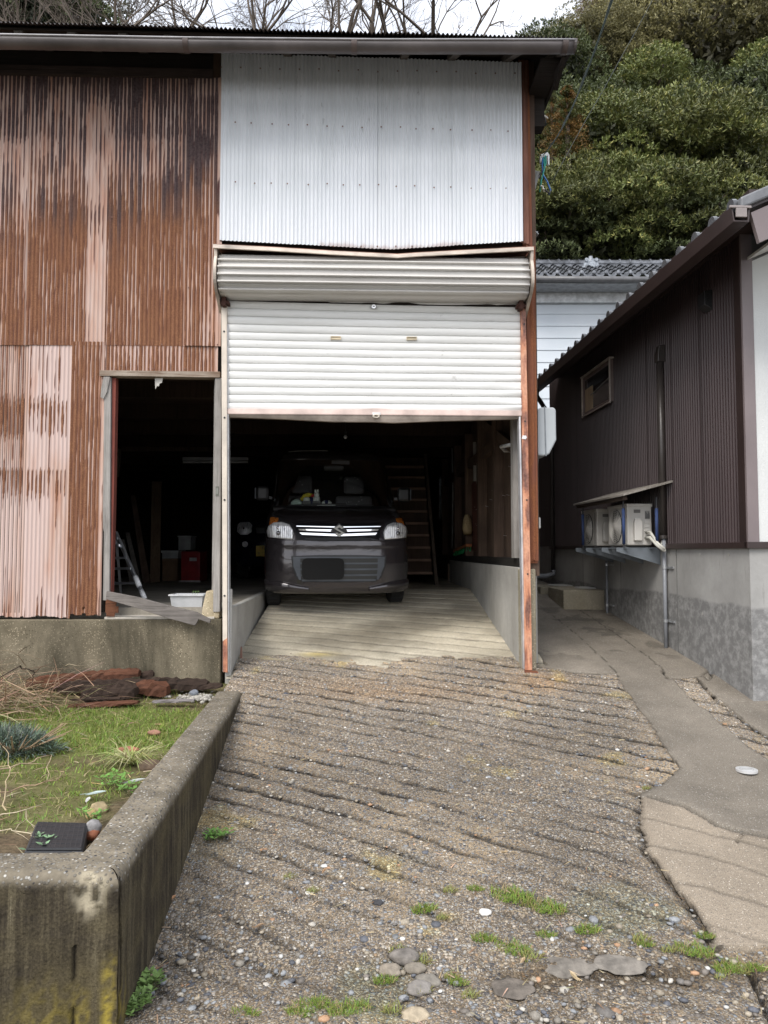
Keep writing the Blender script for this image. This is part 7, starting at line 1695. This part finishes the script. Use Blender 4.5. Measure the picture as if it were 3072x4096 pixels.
# white oval cover set in the path
p = atg(1613 * K, 1668 * K, pathz); t = thing('survey_cover', 'small white round metal cover set in the path at the right', 'cover')
MB().tube([p + Vector((0, 0, .005)), p + Vector((0, 0, .017))], .057, 28).build('plate', plain('cover_white', (.62, .62, .62), .35, .3, .08), t); rg = MB()
rg.tube([p + Vector((.036 * math.cos(a), .036 * math.sin(a), .0175)) for a in np.linspace(0, 6.283, 25)], .0015, 4, False)
for i in range(7): rg.bar(p + Vector((-.024 + i * .008, -.006, .018)), p + Vector((-.022 + i * .008, .008 - .004 * (i % 2), .018)), .0018, .001)
rg.build('raised_marks', plain('cover_mark', (.45, .45, .45), .4, .3), t); fin(t)
# ---------------- trees ----------------
def crown(seed, nc=38, a=2.6, c=2.0, lf=(.10, .19), lw=.30, ros=62, base=(.135, .150, .048), alt=(.27, .26, .085)):
    rs = np.random.RandomState(seed); Vs, Cs = [], []
    for i in range(nc):
        th = rs.uniform(0, 6.28); u = rs.uniform(-.35, 1); r_ = math.sqrt(max(0, 1 - u * u)) * rs.uniform(.65, 1); cc = np.array([a * r_ * math.cos(th), a * r_ * math.sin(th), c * u * rs.uniform(.75, 1)])
        R_ = rs.uniform(.7, 1.25); nr = int(ros * R_ * R_ * 1.7); d = rs.normal(0, 1, (nr, 3)); d[:, 2] = np.abs(d[:, 2]) * 1.0 - .25; d /= np.linalg.norm(d, axis=1)[:, None]
        pos = cc + d * np.array([R_, R_, R_ * .40]) * rs.uniform(.8, 1.05, (nr, 1)); tone = rs.uniform(.62, 1.3)
        for k in range(7):
            n = nr; e = d * .55 + rs.normal(0, .65, (n, 3)); e[:, 2] += .15; e /= np.linalg.norm(e, axis=1)[:, None]; Ln = rs.uniform(lf[0], lf[1], (n, 1)); s = np.cross(e, rs.normal(0, 1, (n, 3)) * .4 + np.array([0, 0, 1.0])); s /= np.linalg.norm(s, axis=1)[:, None] + 1e-9
            s = np.cross(e, d) * .6 + s * .5; s /= np.linalg.norm(s, axis=1)[:, None] + 1e-9
            Vs.append(np.stack([pos, pos + e * Ln * .55 + s * Ln * lw * .5, pos + e * Ln, pos + e * Ln * .55 - s * Ln * lw * .5], 1)); m = rs.rand(n, 1) < .16
            col = np.where(m, np.array(alt), np.array(base)) * tone * rs.uniform(.65, 1.4, (n, 1)); Cs.append(np.repeat(col[:, None], 4, 1))
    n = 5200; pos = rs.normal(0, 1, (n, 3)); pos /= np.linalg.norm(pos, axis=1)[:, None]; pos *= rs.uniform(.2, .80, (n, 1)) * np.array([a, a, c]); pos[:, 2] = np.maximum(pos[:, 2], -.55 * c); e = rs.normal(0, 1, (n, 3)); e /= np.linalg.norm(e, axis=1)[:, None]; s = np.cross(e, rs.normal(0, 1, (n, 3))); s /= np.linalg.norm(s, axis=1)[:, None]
    Vs.append(np.stack([pos, pos + e * .13 + s * .06, pos + e * .26, pos + e * .13 - s * .06], 1)); Cs.append(np.repeat(np.array([[base]]) * .28 * np.ones((n, 1, 1)), 4, 1))  # inner leaves coloured darker, painting shade into the gaps of the crown
    V_ = np.concatenate(Vs).reshape(-1, 3); C_ = np.concatenate(Cs).reshape(-1, 3); return V_, np.arange(len(V_)).reshape(-1, 4), C_
M_BARK = wood('bark', (.11, .085, .065), (.035, .028, .022), 2)
def evergreen(nm, seed, **k):
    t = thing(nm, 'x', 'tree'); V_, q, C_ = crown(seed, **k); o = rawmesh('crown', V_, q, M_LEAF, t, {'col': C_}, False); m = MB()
    m.tube([(0, 0, -14), (.1, 0, -5), (0, .1, -1.5), (0, 0, .4)], [.34, .28, .22, .10], 9)
    for i in range(9):
        a = i * .75; m.tube([(0, 0, -2.0 + .2 * i), (.8 * math.cos(a), .8 * math.sin(a), -1.1 + .2 * i), (1.9 * math.cos(a), 1.9 * math.sin(a), -.3 + .2 * i)], [.12, .08, .03], 6)
    m.build('trunk', M_BARK, t, smooth=True); return t
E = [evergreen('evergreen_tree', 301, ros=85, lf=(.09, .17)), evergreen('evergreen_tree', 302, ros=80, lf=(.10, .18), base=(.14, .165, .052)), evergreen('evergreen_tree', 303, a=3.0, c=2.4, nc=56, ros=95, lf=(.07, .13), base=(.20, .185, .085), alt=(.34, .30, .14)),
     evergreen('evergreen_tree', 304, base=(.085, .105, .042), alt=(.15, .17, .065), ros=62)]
def cedar():
    rs = np.random.RandomState(9); t = thing('cedar_tree', 'x', 'tree'); n = 15000; h = rs.rand(n) ** .8 * 5.5; a = rs.uniform(0, 6.28, n); lay = .6 + .4 * np.sin(h * 7 + a); r = (1.75 * (1 - h / 6.0) ** .8) * rs.uniform(.55, 1, n) * lay
    pos = np.stack([r * np.cos(a), r * np.sin(a), h - 2.5 - r * .15], -1); e = np.stack([np.cos(a), np.sin(a), rs.normal(-.1, .6, n)], -1) + rs.normal(0, .4, (n, 3)); e /= np.linalg.norm(e, axis=1)[:, None]; s = np.cross(e, rs.normal(0, 1, (n, 3))); s /= np.linalg.norm(s, axis=1)[:, None]; Ln = rs.uniform(.06, .14, (n, 1))
    V_ = np.stack([pos, pos + e * Ln * .5 + s * Ln * .22, pos + e * Ln, pos + e * Ln * .5 - s * Ln * .22], 1).reshape(-1, 3)
    mix_ = (fbm(a * 1.5, h * 1.1, 77) > .45)[:, None]; c = np.where(mix_, np.array([.20, .115, .035]), np.array([.085, .095, .03])) * rs.uniform(.6, 1.4, (n, 1))
    rawmesh('crown', V_, np.arange(n * 4).reshape(-1, 4), M_LEAF, t, {'col': np.repeat(c, 4, 0)}, False); MB().tube([(0, 0, -12), (0, 0, -1), (0, 0, 2.8)], [.25, .16, .03], 8).build('trunk', M_BARK, t, smooth=True); return t
CE = cedar()
TR = [(1200, 590, 21.5, .85, 3, 'low evergreen mostly hidden behind the white house roof, left'), (1320, 590, 22, .9, 1, 'low evergreen mostly hidden behind the ornamental ridge end'), (1430, 590, 22, .9, 3, 'low evergreen hidden where the tiled roof meets the brown eave'), (1212, 515, 21, .85, 0, 'small evergreen just above the tiled roof, nearest the garage corner'), (1335, 500, 21.5, .95, 1, 'evergreen directly above the ornamental ridge end'), (1462, 520, 21.5, .9, 0, 'evergreen rising over the brown house eave, low in the middle'),
      (1270, 392, 23.5, 1.05, 1, 'broad evergreen right of the cable clamp'), (1405, 385, 24, 1.15, 0, 'broad evergreen in the middle of the hillside'), (1530, 420, 24, 1.05, 1, 'evergreen with yellowish tips just left of the brown roof'), (1175, 395, 24, .8, 3, 'dark evergreen partly behind the rusty garage corner'),
      (1625, 400, 27, 1.2, 3, 'dark evergreen behind the top of the brown roof'), (1560, 265, 29, 1.1, 3, 'dark shaded evergreen beneath the big domed crown'), (1650, 275, 31, 1.2, 1, 'layered evergreen at the right edge halfway up'), (1400, 280, 29, 1.05, 1, 'evergreen right of the rust brown cedar'), (1300, 300, 28, .9, 3, 'dark evergreen behind the rust brown cedar'),
      (1455, 130, 35, 1.6, 2, 'biggest domed evergreen crown near the top'), (1335, 185, 34, 1.05, 2, 'domed evergreen left of the biggest crown'), (1585, 100, 38, 1.6, 2, 'domed evergreen right of the biggest crown'), (1250, 150, 33, .9, 2, 'evergreen behind the end of the garage gutter'), (1185, 190, 30, .9, 3, 'shaded evergreen under the garage eave end'),
      (1440, 45, 42, 1.2, 2, 'evergreen crown cut by the top of the photo in the middle of the hill'), (1262, 140, 40, .95, 2, 'small skyline evergreen above the gutter end'), (1165, 120, 42, .55, 3, 'lowest skyline evergreen peeping over the garage roof'), (1560, -10, 45, 1.7, 2, 'evergreen crown at the top right'), (1655, 10, 46, 1.8, 2, 'evergreen in the top right corner'), (1355, 75, 42, .85, 2, 'skyline evergreen under the reddish tree'), (1660, 150, 37, 1.4, 2, 'evergreen at the right edge near the top'), (1500, 330, 27, .9, 3, 'small dark evergreen in the hollow at the middle right'),
      (1170, 300, 27, .9, 3, 'dark evergreen behind the upper wall bracket')]
ue = [False] * 4
for x, y, Y_, s, k, lab in TR:
    p = aty(x * K, y * K, Y_)
    if not ue[k]: o = E[k]; ue[k] = True; o.location = p; o.rotation_euler = (0, 0, random.uniform(0, 6)); o.scale = (s,) * 3; tag(o, lab, 'tree', 'evergreen trees on the hillside')
    else: dup(E[k], p, random.uniform(0, 6), s, lab, 'evergreen trees on the hillside')
CE.location = aty(1226 * K, 272 * K, 21); CE.scale = (.5, .5, .40); tag(CE, 'rust brown conical cedar among the evergreens beside the garage corner', 'tree', 'cedars on the hillside')
dup(CE, aty(1192 * K, 262 * K, 21.5), 2.5, (.3, .3, .4), 'slim greenish cedar left of the rust brown one', 'cedars on the hillside')
o = dup(E[2], aty(1345 * K, 18 * K, 52), 1.2, (1.1, 1.1, .9), 'reddish brown treetop on the skyline', 'evergreen trees on the hillside')
for c in kids(o):
    if c.name.startswith('crown'): 
        c.data = c.data.copy(); A_ = c.data.attributes['col']; b = np.empty(len(A_.data) * 4, np.float32); A_.data.foreach_get('color', b); b = b.reshape(-1, 4); b[:, :3] = b[:, :3].mean(1)[:, None] * np.array([1.15, .75, .62]); A_.data.foreach_set('color', b.ravel())
def bare(seed, H=9.0):
    rnd = random.Random(seed); m = MB()
    def br(p, d, ln, r, dep):
        n = 3; pts = [p]; 
        for i in range(n):
            d = (d + Vector((rnd.gauss(0, .16), rnd.gauss(0, .16), rnd.gauss(.05, .10)))).normalized(); pts.append(pts[-1] + d * ln / n)
        m.tube(pts, [r * (1 - .4 * i / n) for i in range(n + 1)], 6 if dep < 2 else (4 if dep < 4 else 3), False)
        if dep >= 6 or ln < .18: return
        for k in range(rnd.choice((2, 3, 3)) + (dep > 2)):
            t = rnd.uniform(.35, 1); q = pts[min(n, int(t * n) + 1)] if k else pts[-1]; ang = rnd.uniform(.3, .85); ax = Vector((rnd.gauss(0, 1), rnd.gauss(0, 1), rnd.gauss(0, .5))).normalized(); nd = (d + ax * ang).normalized(); br(q, nd, ln * rnd.uniform(.58, .82), r * .56, dep + 1)
    br(Vector((0, 0, 0)), Vector((0, 0, 1)), 3.4, .13, 0); return m
t_bare = []
for sd_ in (11, 12, 13):
    t = thing('bare_tree', 'x', 'tree'); m = bare(sd_); m.build('branches', plain('bare_bark', (.12, .095, .075), .9, 0, .3, 3, .3), t, fixn=False); MB().tube([(0, 0, -11), (.1, 0, -5), (0, 0, .1)], [.30, .24, .17], 9).build('trunk', M_BARK, t, smooth=True); t_bare.append(t)
BT = [(60, 19.5, 0, 1.0), (200, 21, 1, 1.05), (330, 18.5, 2, 1.0), (430, 20, 0, 1.05), (545, 18.5, 1, 1.0), (640, 21, 2, 1.1), (735, 19, 0, 1.0), (830, 20.5, 1, 1.0), (900, 18.5, 2, .95), (960, 20, 0, .85), (130, 23, 2, 1.2), (480, 23.5, 2, 1.2), (700, 24, 1, 1.2)]
WH = ['at the far left of the roofline', 'second from the left over the roof', 'third from the left over the roof', 'left of the roof middle', 'just left of the roof middle', 'over the middle of the roof', 'just right of the roof middle', 'third from the right over the roof', 'second from the right over the roof', 'rightmost over the roof, fading into open sky', 'thin one farther back at the left', 'thin one farther back at the middle', 'thin one farther back right of the middle']
ub = [False] * 3
for (x, Y_, k, s), w_ in zip(BT, WH):
    q = aty(x * K, 40 * K, Y_); p = Vector((q.x, q.y, q.z - 6.6 * s)); lab = 'leafless tree ' + w_
    if not ub[k]: o = t_bare[k]; ub[k] = True; o.location = p; o.rotation_euler = (0, 0, random.uniform(0, 6)); o.scale = (s,) * 3; tag(o, lab, 'tree', 'leafless trees behind the roof')
    else: dup(t_bare[k], p, random.uniform(0, 6), s, lab, 'leafless trees behind the roof')
dup(E[3], aty(35 * K, 60 * K, 26), 1, (.7, .7, 1.1), 'olive evergreen behind the leafless trees at the far left', 'evergreen trees on the hillside'); dup(E[3], aty(130 * K, 60 * K, 28), 2, (.9, .9, 1.1), 'olive evergreen right of the far left one', 'evergreen trees on the hillside')
fin(GAR)
